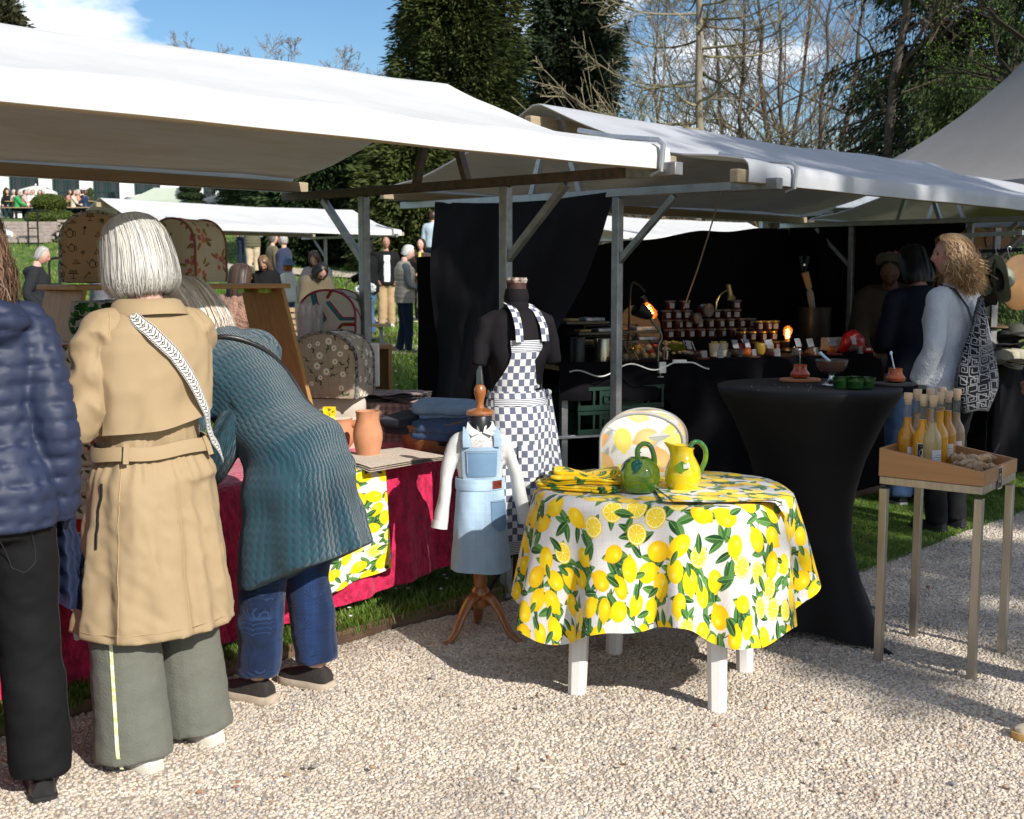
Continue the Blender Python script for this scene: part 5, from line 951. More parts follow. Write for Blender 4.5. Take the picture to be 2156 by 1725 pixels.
def sauce_jar(label, p, h=.062, r_=.034, spoon=M_silver, m=M_sauce, tilt=-.1):
    t = thing('sauce_jar', label, 'jar', p); MB().lathe([(r_*.7, 0), (r_*1.1, .006), (r_*1.18, .018), (r_*.85, .034), (r_*.78, .04), (r_*.8, h), (r_*.7, h), (r_*.68, h-.008)], 26).build('jar', m, t)
    MB().tube([(0, 0, .04), (tilt*.5, 0, h+.02), (tilt, 0, h+.06)], [.0035, .0028, .0035], 7).build('spoon', spoon, t); MB().ell((tilt, 0, h+.062), (.006, .004, .009), 8, 6).build('spoon_tip', spoon, t)
sauce_jar('low jar of red relish with a silver spoon on the round board', p_+Vector((0, 0, .0145)), .058, .036, M_silver, M_sauce, -.004)
p_ = pj(1750, 810); gb_ = thing('glass_goblet', 'pressed glass bowl of brown sauce on a silver foot', 'bowl', p_); n = 48; an = np.arange(n)/n*PI2
MB().lathe([(.042, 0), (.040, .004), (.020, .014), (.010, .03), (.011, .042), (.018, .046)], 26).build('foot', M_silver, gb_); rings = []
for rr, z in [(.016, .046), (.045, .054), (.060, .075), (.067, .105), (.063, .105), (.056, .077), (.040, .060), (.01, .056)]: R_ = rr*(1+.025*np.cos(24*an)); rings.append(np.stack([R_*np.cos(an), R_*np.sin(an), np.full(n, z)], -1))
MB().loft(np.array(rings)).build('bowl', M_clear, gb_); MB().lathe([(.008, .0545), (.043, .0575), (.057, .077), (.0635, .100), (.03, .1005)], 30).build('sauce', M_brown, gb_); MB().tube([(.0, 0, .09), (-.03, 0, .115), (-.052, 0, .135)], [.006, .0055, .007], 8).build('spoon', M_bluep, gb_)
p_ = pj(1797, 818); gd_ = thing('glass_dish', 'green lobed glass dish of lime coloured relish on the cocktail table', 'dish', p_); b = MB(); b2 = MB()
for k, (dx, dy) in enumerate(((-.048, .006), (0, -.018), (.012, .035), (.055, .012))):
    b.lathe([(.030, .0), (.034, .002), (.037, .045), (.034, .045), (.031, .006), (.004, .005)], 22, (dx, dy, 0)); b2.lathe([(.002, .006), (.029, .0065), (.0315, .03), (.015, .036), (.003, .038)], 18, (dx, dy, 0))
b.build('dish', M_gglass, gd_); b2.build('relish', mat('lime_relish', (.30, .34, .06), .6, .4, 60, .6, 80), gd_)
p_ = pj(1884, 812); board('dark slate board at the right rim of the cocktail table', p_+Vector((0, 0, .0)), .085, .055, M_slate2); sauce_jar('jar of brown red relish with a pale blue spoon on the slate board', p_+Vector((0, 0, .0145)), .058, .036, M_bluep, mat('rust_sauce', (.25, .06, .02), .2, .2, 30, .2, 40), -.02)
b = MB()
for k in range(24): a_ = rng.uniform(0, 6.28); rr = .33*math.sqrt(rng.uniform(0, 1)); b.ell((ct.x+rr*cos(a_), ct.y+rr*sin(a_)-.04, CTZ+.001), (.0022, .0022, .0012), 5, 4)
tag(b.build('bread_crumbs', mat('crumb', (.5, .42, .28), .9, bump=0)), kind='stuff')
# ---- steel stand with wedge tray of bottles and ginger
FL, FR_, BL, BRr = gz(1849, 1392), gz(2045, 1432), gz(1943, 1350), gz(2137, 1380); BO = FL; BRZ = math.atan2(FR_.y-FL.y, FR_.x-FL.x); BWx, BWy = (FR_-FL).length, ((BL-FL).length+(BRr-FR_).length)/2; BH = .715
M_brush = mat('brushed_steel', (.42, .38, .33), .38, .25, 30, .1, 200, metal=.9, stretch=(1, 1, .1)); M_beech = mat('beech_veneer', (.42, .215, .095), .45, .18, 9, .06, 80, stretch=(.25, 6, 6))
bs = thing('display_stand', 'tall square steel stand carrying a wedge shaped wooden tray', 'stand', BO, BRZ); w = .03
for x in (0, BWx):
    for y in (0, BWy): MB().box((x, y, BH/2-.016), (w, w, BH-.032)).build('leg', M_brush, bs, bev=.002)
for y in (0, BWy): MB().box((BWx/2, y, BH-.0), (BWx+w, w, w)).build('rail', M_brush, bs, bev=.002)
for x in (0, BWx): MB().box((x, BWy/2, BH-.0), (w, BWy-w-.002, w)).build('rail', M_brush, bs, bev=.002)
tr = thing('wooden_tray', 'wedge shaped beech tray holding juice bottles and ginger roots', 'tray', BO+Vector((0, 0, BH+.0165)), BRZ); h0, h1 = .108, .052; x0, x1, y0, y1 = -.018, BWx+.018, -.018, BWy+.018
for y in (y0, y1-.014):
    MB().add([(x0, y, 0), (x1, y, 0), (x1, y, h1), (x0, y, h0), (x0, y+.014, 0), (x1, y+.014, 0), (x1, y+.014, h1), (x0, y+.014, h0)], [(0, 1, 2, 3), (5, 4, 7, 6), (3, 2, 6, 7), (1, 5, 6, 2), (4, 0, 3, 7), (0, 4, 5, 1)]).build('side_panel', M_beech, tr, smooth=False, bev=.0015)
MB().box((x0+.007, (y0+y1)/2, h0/2), (.014, y1-y0-.03, h0)).build('end_panel', M_beech, tr, bev=.0015); MB().box((x1-.007, (y0+y1)/2, h1/2), (.014, y1-y0-.03, h1)).build('end_panel', M_beech, tr, bev=.0015); MB().box(((x0+x1)/2, (y0+y1)/2, .006), (x1-x0-.03, y1-y0-.03, .012)).build('bottom', M_beech, tr)
b = MB(); b.add([(x1+.0015, BWy*.40, -.035), (x1+.0015, BWy*.40+.052, -.035), (x1+.0015, BWy*.40+.052, .048), (x1+.0015, BWy*.40, .048)], [(0, 1, 2, 3)], [(0, 0), (1, 0), (1, 1), (0, 1)]); o = b.build('paper_label', mat('figure_card_print', img=I_card, rough=.6, var=0, bump=0), None, tr.location); o.rotation_euler.z = BRZ; tag(o, 'dark paper label with a white figure in a ring stuck on the tray end', 'label')
M_cork = mat('wood_stopper', (.60, .42, .27), .8, .15, 20, .2, 60); J = {k: mat('juice_'+k, c, .32, .1, 5, bump=0, spec=.4, coat=.7) for k, c in (('amber', (.50, .21, .012)), ('orange', (.66, .29, .008)), ('pale', (.46, .34, .15)), ('brown', (.30, .19, .10)))}
M_lab = mat('bottle_label_print', img=I_label, rough=.6, var=0, bump=0); M_labd = mat('figure_label_print', img=I_card, rough=.6, var=0, bump=0); M_airglass = mat('empty_glass', (.9, .92, .92), .05, 0, bump=0, trans=1, ior=1.2)
tz0 = BH+.0165+.0125
def bottle(label, x, Y, col, fill, lab=0, la=-1.9):
    c = at(x, 930, Y); t = thing('juice_bottle', label, 'bottle', (c.x, Y, tz0), 0, 'corked bottles of juice in the tray'); out = [(.030, 0), (.0345, .004), (.0355, .012), (.0355, .118), (.034, .132), (.027, .150), (.0175, .165), (.0148, .180), (.0148, .262)]
    zf = .18+.082*fill; liq = [(r_*.93, z+.003) for r_, z in out if z < zf]; liq += [(.0137, zf), (.004, zf)]; MB().lathe([(r_, z) for r_, z in out if z < zf]+[(.0147, zf), (.004, zf)], 26).build('juice', J[col], t)
    MB().lathe([(.0147, zf+.001), (.0147, .262)], 22, cap=False).build('glass', M_bottle, t); MB().lathe([(.0125, .250), (.0135, .262), (.0135, .270), (.0168, .271), (.0168, .293), (.0155, .295)], 20).build('stopper', M_cork, t)
    if lab:
        a = la+np.linspace(-.62, .62, 10); z_ = np.array([.03, .088] if lab == 1 else [.035, .110]); A_, Z_ = np.meshgrid(a, z_); MB().grid(np.stack([.0362*np.cos(A_), .0362*np.sin(A_), Z_], -1), uv=np.stack(np.meshgrid(np.linspace(0, 1, 10), [0, 1]), -1)).build('label', M_lab if lab == 1 else M_labd, t)
bottle('leftmost amber juice bottle in the tray, white label half turned away', 1909, 4.62, 'amber', .25, 1, -1.15); bottle('orange juice bottle in front with the dark figure label', 1942, 4.56, 'orange', .22, 2, -1.85); bottle('pale ginger juice bottle at the very front, white label', 1962, 4.53, 'pale', .12, 1, -1.2)
bottle('pale brown juice bottle behind the leftmost amber one', 1928, 4.76, 'brown', .25); bottle('bright orange bottle with the fullest neck, mid row', 1976, 4.64, 'orange', .5, 0); bottle('deep amber bottle second from the right, white label', 1993, 4.70, 'amber', .45, 1, -1.75)
bottle('rightmost brownish bottle with white label in shade', 2011, 4.78, 'brown', .22, 1, -1.75); bottle('hidden back row bottle, only its stopper and neck showing on the left', 1955, 4.80, 'amber', .4); bottle('back row bottle whose stopper stands highest of all', 1979, 4.85, 'orange', .4)
M_ginger = mat('ginger_skin', (.55, .38, .23), .85, .35, 40, .7, 90, bd=.004, col2=(.44, .28, .16)); r = np.random.default_rng(31)
for k in range(24):
    lx, ly = r.uniform(.17, BWx-.03), r.uniform(.03, BWy-.03); lx = max(lx, .165); zz = .018+.030*(k/24)+.012*(k % 3); a = r.uniform(0, 3.14); b = MB(); L = r.uniform(.026, .05)
    pts = [np.array([cos(a), sin(a), .1*r.normal()])*L*s_+r.normal(0, .004, 3) for s_ in np.linspace(-1, 1, 6)]; b.tube(pts, [.006, .0125, .011, .014, .012, .005], 9)
    for j in range(r.integers(1, 4)): p0 = pts[r.integers(1, 5)]; d = r.normal(size=3)*[1, 1, .3]; d /= np.linalg.norm(d); b.tube([p0, p0+d*.012, p0+d*.024], [.010, .009, .004], 8)
    V_, F_, U_, C_ = b.arrays(); V_ = V_*(1+.07*vnoise(V_*260)[:, None]); o = obj('ginger_root', mesh('ginger_root', V_, F_), M_ginger, None, BO+basis(BRZ) @ Vector((lx, ly, tz0-BO.z+zz-.012))); tag(o, 'knobbly brown ginger root heaped in the low end of the wooden tray', 'ginger root', 'ginger roots in the tray')
b = MB().box((0, 0, .0), (.002, .016, .09)); o = b.build('price_marker', M_clear, None, BO+basis(BRZ) @ Vector((BWx-.05, BWy-.05, tz0+.06))); o.rotation_euler.y = .4; tag(o, 'small clear plastic marker standing in the ginger', 'price marker')
# ================================================================ second stall: black cloths, counter, jars, lamps
def s2(u, v, z=0): return st(u, v, z, S2P)
# side cloth clipped to the left frame, its front edge pulled back
nw_, nt_ = 70, 60; t_ = np.linspace(0, 1, nt_)[:, None]; w_ = np.linspace(0, 1, nw_)[None]
wr = np.interp(t_, [0, .25, .5, .75, 1], [.0, .20, .52, .72, .60]); wl = 1.36+.05*t_; Wd = wr+(wl-wr)*w_; zz = (ZT+.01)-(ZT-.06)*t_-.03*np.sin(w_*pi)*(1-t_)
fd = .03*np.sin(w_*17+t_*3)*t_+.035*np.sin((w_-t_*.8)*9)*np.sqrt(t_)+.02*fbm(np.stack(np.broadcast_arrays(w_*5, t_*4, t_*0), -1), 4); off = fd-.20*np.clip(t_-.45, 0, 1)*np.exp(-((w_-.55)/.35)**2)
Pn = np.stack(np.broadcast_arrays(-.03-off*1.0, Wd, zz), -1); o = MB().grid(Pn).build('side_cloth', M_side, None, S2P); o.rotation_euler.z = ROW; tag(o, 'black cloth hung across the left end of the second stall, front edge pulled back', 'curtain')
def wallcloth(label, a, b, ztop, seed, n=90, m=30, zb=.02):
    a, b = np.array(a), np.array(b); q = np.linspace(0, 1, n)[None]; s = np.linspace(0, 1, m)[:, None]; d = b-a; nn = np.array([-d[1], d[0]])/np.hypot(*d); f = .03*np.sin(q*26+seed)*s**.6+.025*fbm(np.stack(np.broadcast_arrays(q*9, s*2, q*0+seed), -1), seed)
    X = a[0]+d[0]*q+nn[0]*f; Y = a[1]+d[1]*q+nn[1]*f; Z = ztop(q)*(1-s)+zb*s; tag(MB().grid(np.stack(np.broadcast_arrays(X, Y, Z), -1)).build('back_cloth', M_black, None), label, 'curtain')
p0, p1, p2 = s2(.05, 1.60), s2(S2L, 1.60), s2(S2L+.02, .05)
wallcloth('black cloth along the back of the second stall, sagging at its top edge', p0[:2], p1[:2], lambda q: np.interp(q, [0, .38, .7, 1], [1.60, 1.70, 1.84, 1.90])-.02*np.sin(q*14)**2, 3)
wallcloth('black cloth closing the right end of the second stall behind the blonde woman', p1[:2], p2[:2], lambda q: 1.90+0*q, 5)
# counter
CZ = .95; cA, cB = Vector((.30, 7.26, 0)), Vector((2.62, 8.21, 0)); CR = math.atan2(cB.y-cA.y, cB.x-cA.x); CLn = (cB-cA).length
ctb = thing('stall_counter', 'long counter table under black cloth in the second stall', 'table', cA, CR)
MB().box((CLn/2, .42, CZ-.03), (CLn-.03, .78, .03)).build('tabletop', M_pine, ctb)
for x in (.03, CLn-.04):
    for y in (.03, .78): MB().bar((x, y, 0), (x, y, CZ-.045), .04).build('leg', M_steel, ctb)
MB().box((.42, .2, .50), (.95, .42, .02)).build('shelf', M_zinc, ctb, bev=.003)
def cc(x, y, z=CZ): return cA+basis(CR) @ Vector((x, y, z))
U = np.linspace(-.02, CLn+.02, 150)[None]; S = np.linspace(0, 1, 46)[:, None]; hemz = np.interp(U, [0, .75, .95, 1.2, CLn], [.73, .70, .30, .03, .03]); gather = np.exp(-((U-.93)/.10)**2); nf = np.clip((S-.3)/.7, 0, 1)
Yv = np.where(S < .3, .82*(1-S/.3), -.012-nf*.03-.035*np.sin(U*15+np.sin(U*4)*1.2)*nf**.8-.03*np.sin(np.arctan2(U-.93, nf+.06)*13)*np.exp(-((U-.93)/.55)**2)*np.sqrt(nf)); Zv = np.where(S < .3, CZ+.004, CZ+.002-nf*(CZ-hemz))
g = MB().grid(np.stack(np.broadcast_arrays(U, Yv, Zv), -1), flip=True).build('counter_cloth', M_black, None, cA, sharp=0); g.rotation_euler.z = CR; tag(g, 'black cloth draped over the counter, gathered under the desk lamp clamp', 'tablecloth')
M_crate = mat('green_crate_plastic', (.006, .034, .021), .45, .2, 12, .1, 40)
def crate(label, z):
    t = thing('plastic_crate', label, 'crate', cA+basis(CR) @ Vector((.10, -.03, z)), CR, 'stacked green crates'); w, d, h = .60, .38, .145; e = .012
    b = MB().box((w/2, d/2, .006), (w, d, .012)); b.build('base', M_crate, t)
    for y in (e/2, d-e/2):
        b = MB().box((w/2, y, h-.012), (w, e, .022)).box((w/2, y, .022), (w, e, .02))
        for x in (.01, .11, .155, w-.155, w-.11, w-.01): b.box((x, y, h/2), (.014, e*.95, h-.05))
        b.box((w/2, y+.006, h/2), (w-.33, .004, h-.05)); b.bar((.18, y-.008, .045), (.18, y-.008, .085), .008).bar((w-.18, y-.008, .045), (w-.18, y-.008, .085), .008).bar((.18, y-.008, .088), (w-.18, y-.008, .088), .008).bar((.18, y-.008, .045), (w-.18, y-.008, .045), .008); b.build('side', M_crate, t)
    for x in (e/2, w-e/2): MB().box((x, d/2, h/2), (e, d-2*e-.002, h-.024)).build('end', M_crate, t)
crate('upper of the two green plastic crates on the counter shelf', .512+.149); crate('lower of the two green plastic crates on the counter shelf', .512)
M_tub = mat('jam_tub', (.06, .016, .010), .25, .35, 9, bump=0, coat=.4); M_tub2 = mat('syrup_tub', (.17, .06, .015), .25, .3, 9, bump=0, coat=.4); M_lid = mat('tub_lid', (.14, .10, .09), .35, .1, bump=0); M_gold = mat('gold_lid', (.5, .36, .10), .3, .1, metal=.8, bump=0); M_tag = mat('price_print', img=I_tag, rough=.7, var=0, bump=0)
def lab_quad(b, r_, z0, z1, half=.5):
    a = -pi/2+np.linspace(-half, half, 6); A_, Z_ = np.meshgrid(a, [z0, z1]); b.grid(np.stack([r_*np.cos(A_), r_*np.sin(A_), Z_], -1), uv=np.stack(np.meshgrid(np.linspace(0, 1, 6), [0, 1]), -1))
def tub_proto(name, label, r_, h, m, lid, group, lab=True):
    t = thing(name, label, 'jar', (0, 0, 0), CR, group); MB().lathe([(r_*.86, 0), (r_*.9, .002), (r_, h-.012), (r_, h-.010)], 18).build('jar', m, t); MB().lathe([(r_*1.06, h-.010), (r_*1.07, h-.001), (r_*1.0, h), (r_*.9, h-.002)], 18).build('lid', lid, t)
    if lab: b = MB(); lab_quad(b, r_*.985, h*.2, h*.72); b.build('label', M_tag, t)
    return t
pt = tub_proto('jam_tub', 'small lidded tub of dark red jam with a white label in the stacked rows', .036, .064, M_tub, M_lid, 'stacked jam tubs'); used_ = False
def clone(proto, loc, rz=None, label=None):
    global used_
    o = proto if not proto.get('placed') else copy_tree(proto); proto['placed'] = 1
    if 'placed' in o and o is not proto: del o['placed']
    o.location = loc; o.rotation_euler.z = CR+(rz or 0)
    if label: o['label'] = label
    return o
def fromx(x, y): 
    # counter coordinate along the front edge for image column x, at depth y behind it
    k = (x-CX)/FPX; a = cc(0, y); d = cc(1, y)-a; return (k*a.y-a.x)/(d.x-k*d.y)
for row, (xs_, z) in enumerate(((range(1408, 1590, 22), .10), (range(1404, 1585, 22), .165), ((1402, 1424, 1445, 1505, 1527, 1548), .23), ((1410, 1440, 1548), .295))):
    for j_, x in enumerate(xs_): u = fromx(x, .58+.01*(row % 2)); clone(pt, cc(u, .58+.01*(row % 2), CZ+.006+z), rng.normal(0, .3), 'dark red jam tub, number %d from the left in the %s row of the stack' % (j_+1, ('bottom', 'second', 'third', 'top')[row]))
# the riser the rows stand on
u0, u1 = fromx(1392, .58), fromx(1600, .58); rsr = MB().box((0, 0, 0), (u1-u0+.1, .16, .094)).build('riser', M_black, None, cc((u0+u1)/2, .58, CZ+.006+.049)); rsr.rotation_euler.z = CR; tag(rsr, 'black covered riser under the rows of jam tubs', 'riser')
for x, z in ((1474, .30), (1455, .245)):
    u = fromx(x, .55); o = clone(pt, cc(u, .55, CZ+z), 0, ('large' if x == 1474 else 'small')+' lidded jam tub lying on its side among the stacked rows'); o.rotation_euler = (pi/2, 0, CR+.3); o.scale = (1.25,)*3 if x == 1474 else (1, 1, 1); o['group'] = 'jam tubs on their sides'
pt2 = tub_proto('jam_jar', 'gold lidded glass jar of dark jam in the block beside the glowing bulb', .034, .07, M_tub, M_gold, 'gold lidded jam jars')
for k, (x, z) in enumerate([(x, 0) for x in (1588, 1610, 1632, 1652)]+[(x, .072) for x in (1560, 1582, 1604, 1626)]+[(x, .144) for x in (1596, 1614, 1630)]): u = fromx(x, .50); clone(pt2, cc(u, .50, CZ+.006+z), rng.normal(0, .2), 'gold lidded jam jar, number %d from the left in the %s row by the bulb' % ((k % 4 if k < 8 else k-8)+1, ('bottom', 'middle', 'top')[k//4]))
# tools of the stall
def small(name, label, cat, x, y, z, f, group=None, rz=0):
    u = fromx(x, y); t = thing(name, label, cat, cc(u, y, CZ+.006+z), CR+rz, group); f(t); return t
M_blackm = mat('black_metal', (.012, .012, .013), .4, .2, bump=0); M_brass = mat('brass', (.45, .33, .13), .35, .25, metal=.8, bump=0); M_flex = mat('flex_arm', (.20, .19, .17), .4, .2, metal=.7); M_wht = mat('white_gloss', (.75, .75, .73), .35, .03, bump=0); M_fil = mat('filament', (1, .5, .12), emit=(1, .42, .08), es=26, bump=0); M_amber = mat('amber_bulb', (.9, .45, .12), .03, 0, bump=0, alpha=.20, spec=.8); M_spot = mat('spot_lens', (1, .8, .5), emit=(1, .74, .38), es=14, bump=0)
def bulb(t, z0, r_, L, up=1, T=None):
    pr = [(.013, 0), (.014, .01), (.018, .025), (r_*.75, L*.45), (r_, L*.68), (r_*.8, L*.88), (r_*.3, L)]; MB().lathe([(a, z0+up*b) for a, b in pr], 24, cap=False).build('bulb', M_amber, t, T=T)
    zz = np.linspace(L*.25, L*.78, 60); MB().tube(np.stack([.011*np.cos(zz*330), .011*np.sin(zz*330), z0+up*zz], -1), .0026, 5).build('filament', M_fil, t, T=T)
    MB().lathe([(.016, z0-up*.035), (.018, z0-up*.03), (.018, z0+up*.004), (.013, z0+up*.006)], 16).build('socket', M_blackm, t, T=T)
def lamp_light(loc, e, col=(1, .6, .25), r_=.02):
    l = bpy.data.objects.new('bulb_light', bpy.data.lights.new('bulb_light', 'POINT')); l.data.energy = e; l.data.color = col; l.data.shadow_soft_size = r_; COL.objects.link(l); l.location = loc; return l
def f_up(t): MB().lathe([(.05, 0), (.052, .012), (.03, .03), (.02, .035)], 20).build('base', M_blackm, t); bulb(t, .07, .034, .115)
tt = small('table_lamp', 'glowing upright filament bulb on a low round base', 'lamp', 1658, .34, 0, f_up); lamp_light(tt.location+Vector((0, -.06, .14)), .35)
hz = at(1352, 622, 7.75); t = thing('hanging_lamp', 'amber filament bulb hanging tilted from a dark arm', 'lamp', hz, CR); Tm = Matrix.Rotation(R(-32), 4, 'Y') ; bulb(t, -.045, .037, .135, -1, Tm)
MB().tube([(.02, 0, .02), (-.02, 0, .06), (-.08, 0, .06), (-.085, .02, -.25), (-.085, .04, CZ-hz.z+.006)], .008, 8).build('arm', M_blackm, t); lamp_light(hz+Vector((.09, -.08, -.11)), .3)
def f_goose(t):
    MB().tube([(.0, 0, -.03), (.0, 0, .07), (.004, 0, .10), (.022, 0, .135), (.012, 0, .18), (-.03, .02, .24), (-.05, .02, .27)], .008, 9).build('arm', M_flex, t); MB().box((.02, -.005, -.045), (.05, .045, .07)).build('clamp', M_wht, t, bev=.004); MB().tube([(.015, -.005, -.08), (.015, -.005, -.105)], .006, 8).build('screw', M_flex, t); MB().lathe([(.02, -.107), (.022, -.104), (.02, -.102)], 14, (.015, -.005, 0)).build('screw_foot', M_wht, t)
    MB().lathe([(.018, .06), (.03, .04), (.042, 0), (.052, -.06), (.05, -.062), (.03, .03)], 22, (-.09, .03, .30), rot('Y', R(118))).build('shade', M_blackm, t)
small('desk_lamp', 'desk lamp with black shade on a grey gooseneck clamped to the counter edge', 'lamp', 1386, .0, .0, f_goose)
def f_spot(t):
    MB().tube([(0, 0, 0), (0, 0, .30), (.01, 0, .36), (.04, 0, .40), (.085, 0, .425)], .006, 8).build('arm', M_brass, t); r_ = rot('Y', R(-16)); MB().lathe([(.012, .06), (.017, .055), (.017, -.01), (.019, -.02), (.034, -.05), (.032, -.05)], 20, (.112, 0, .41), r_).build('shade', M_brass, t); MB().lathe([(.001, -.046), (.028, -.047), (.027, -.049), (.001, -.05)], 16, (.112, 0, .41), r_).build('lens', M_spot, t); MB().lathe([(.035, 0), (.035, .012), (.008, .016)], 16).build('base', M_brass, t)
tt = small('spot_lamp', 'slim brass gooseneck spot lamp shining down on the tubs', 'lamp', 1506, .66, .0, f_spot); lamp_light(tt.location+basis(CR) @ Vector((.13, -.02, .345)), .25, (1, .8, .5), .015)
# cord from canopy and white flex along the counter
cw = thing('power_cord', 'thin pale cord hanging from the canopy beam down to the counter', 'cord', at(1518, 405, 6.6)); e0 = Vector(cw.location); pts = [at(1518, 405, 6.6), at(1505, 450, 6.9), at(1490, 500, 7.2), at(1468, 570, 7.6), at(1450, 620, 7.8), at(1440, 650, 7.9)]; MB().tube([p-e0 for p in pts], .0045, 6).build('cord', mat('cord_beige', (.35, .30, .22), .6, bump=0), cw)
wf = thing('power_cord', 'white wavy flex with a switch along the counter front edge', 'cord', cc(.1, -.02)); pts = [(x-.1, -.03-.0*x, -.075+.028*sin(x*19)+(.075 if x > .62 else .12*x)) for x in np.linspace(.05, .9, 40)]; MB().tube([(a, b, min(c, .012)) for a, b, c in pts], .0045, 6).build('cord', M_wht, wf); MB().box((.62, -.02, .018), (.085, .022, .022)).build('switch', M_wht, wf, bev=.005)
# trays of packed sweets on the left
M_pack = mat('pack_print', (.25, .36, .52), .35, .5, 30, bump=0, coat=.3, col2=(.6, .55, .55)); M_ptray = mat('clear_tray', (.06, .055, .05), .15, .1, bump=0, spec=.7)
for k, (x, z, lb) in enumerate(((1225, .22, 'upper left'), (1250, .15, 'middle left'), (1255, .085, 'lower left'), (1330, .155, 'middle right'), (1335, .09, 'lower right'))):
    def f(t): MB().box((0, 0, .012), (.30, .18, .02)).build('tray', M_ptray, t, bev=.004); MB().box((.06, -.02, .033), (.13, .12, .02)).build('pack', M_pack, t, bev=.004); MB().box((-.08, 0, .03), (.08, .1, .016)).build('sweets', mat('sweets', (.45, .28, .12), .6, .5, 40, .8, 60), t, bev=.006)
    small('sweets_tray', lb+' dark tray of packed sweets on the left of the counter', 'tray', x, .34, z, f, 'dark trays of packed sweets')
def f_rack(t):
    for x in (-.19, .19): MB().bar((x, 0, 0), (x, 0, .21), .012).build('post', M_blackm, t)
    for z in (.075, .142, .212): MB().box((0, 0, z-.004), (.40, .05, .006)).build('shelf', M_blackm, t)
small('tray_rack', 'low black rack carrying the trays of packed sweets', 'rack', 1285, .40, 0, f_rack)
M_steelcan = mat('steel_canister', (.45, .40, .28), .25, .2, metal=.9, bump=0)
small('canister', 'brushed metal canister under the sweet trays', 'canister', 1268, .12, -.006, lambda t: MB().lathe([(.05, 0), (.05, .14), (.048, .145), (.002, .146)], 24).build('body', M_steelcan, t)); small('canister', 'dark canister left of the brushed metal one', 'canister', 1215, .12, -.006, lambda t: MB().lathe([(.05, 0), (.05, .15), (.048, .155), (.002, .156)], 24).build('body', M_blackm, t))
cs_ = [(.55, .28, .05), (.5, .42, .18), (.45, .30, .12), (.35, .04, .03), (.5, .40, .28), (.28, .25, .14)]
def domes(t, seed):
    r_ = np.random.default_rng(seed); bx_ = MB(); 
    for k in range(9): c = cs_[r_.integers(len(cs_))]; bx_.ell((r_.uniform(-.07, .07), r_.uniform(-.05, .05), .02+.025*(k % 3)), (.022, .022, .019), 9, 6, col=c)
    bx_.build('sweets', mat('sweet_mix', vcol=True, rough=.5, bump=0), t, colors=True); MB().box((0, 0, .004), (.19, .15, .008)).build('tray', M_blackm, t)
    MB().add([(-.10, -.075, 0), (.10, -.075, 0), (.10, .075, .11), (-.10, .075, .11), (-.10, .075, 0), (.10, .075, 0)], [(0, 1, 2, 3)]).build('cover', M_clear, t, smooth=False); MB().bar((-.10, -.075, 0), (-.10, .075, .11), .008).bar((.10, -.075, 0), (.10, .075, .11), .008).build('frame', M_blackm, t)
for k, (x, lb) in enumerate(((1303, 'left'), (1350, 'middle'), (1372, 'right'))): small('sweets_case', lb+' sloping clear case of sugared sweets at the counter front', 'display case', x, .12+.05*k, 0, lambda t: domes(t, k), 'sloping cases of sweets')
# front row: bowls, dishes, small jars with price cards, spoons
def f_bowl(c, r_=.05, h=.05, heap=None):
    def f(t):
        MB().lathe([(r_*.5, 0), (r_*.9, h*.5), (r_, h), (r_*.94, h), (r_*.8, h*.5), (.01, h*.3)], 24).build('bowl', mat('bowl_%s' % str(c), c, .3, .2, bump=0, coat=.3), t)
        if heap: b = MB(); r2 = np.random.default_rng(3); [b.ell((r2.normal(0, r_*.4), r2.normal(0, r_*.4), h+r2.uniform(0, .015)), (.014, .012, .009), 7, 5) for _ in range(16)]; b.build('filling', mat('fill_%s' % str(heap), heap, .6, .3, 40, bump=.3), t)
    return f
small('bowl', 'green melon coloured bowl heaped with yellow crackers', 'bowl', 1424, .30, .02, f_bowl((.20, .22, .03), .07, .06, (.5, .42, .13))); small('basket', 'dark basket of pale nuts beside the small figurine', 'basket', 1448, .08, 0, f_bowl((.03, .02, .015), .075, .03, (.5, .40, .28)))
def f_fig(t):
    M_fs = mat('figurine', (.55, .38, .24), .5, .2, bump=0); MB().tube([(-.008, 0, 0), (-.006, 0, .03), (0, 0, .05), (0, 0, .075), (0, 0, .085)], [.008, .009, .014, .015, .008], 10).ell((0, 0, .10), (.014, .014, .016), 12, 8).tube([(-.012, 0, .075), (-.03, -.01, .065)], .005, 6).tube([(.012, 0, .075), (.03, -.01, .06)], .005, 6).build('figure', M_fs, t); MB().tube([(0, -.012, 0), (0, -.012, .055)], [.010, .014], 10).build('dress', M_silver, t); MB().ell((0, .004, .112), (.015, .014, .010), 10, 6).build('hair', mat('fig_hair', (.45, .25, .08), .6), t)
small('figurine', 'tiny doll like figurine in silver on the counter edge', 'figurine', 1402, .05, 0, f_fig)
def f_cup(c, fill):
    def f(t): MB().lathe([(.026, 0), (.036, .085), (.034, .085), (.026, .01)], 20).build('cup', mat('wax_%s' % str(c), c, .5, .1, bump=0), t); b = MB(); r2 = np.random.default_rng(5); [b.box((r2.uniform(-.02, .02), r2.uniform(-.02, .02), .088), (.014, .01, .02), rot('Z', r2.uniform(0, 3))) for _ in range(7)]; b.build('filling', mat('fill_%s' % str(fill), fill, .6), t)
    return f
small('cup', 'cream cup of yellow crackers, left of the pair', 'cup', 1504, .17, 0, f_cup((.62, .52, .40), (.55, .45, .12)), 'cream cups of crackers'); small('cup', 'cream cup of yellow crackers, right of the pair', 'cup', 1522, .18, 0, f_cup((.62, .52, .40), (.55, .45, .12)), 'cream cups of crackers')
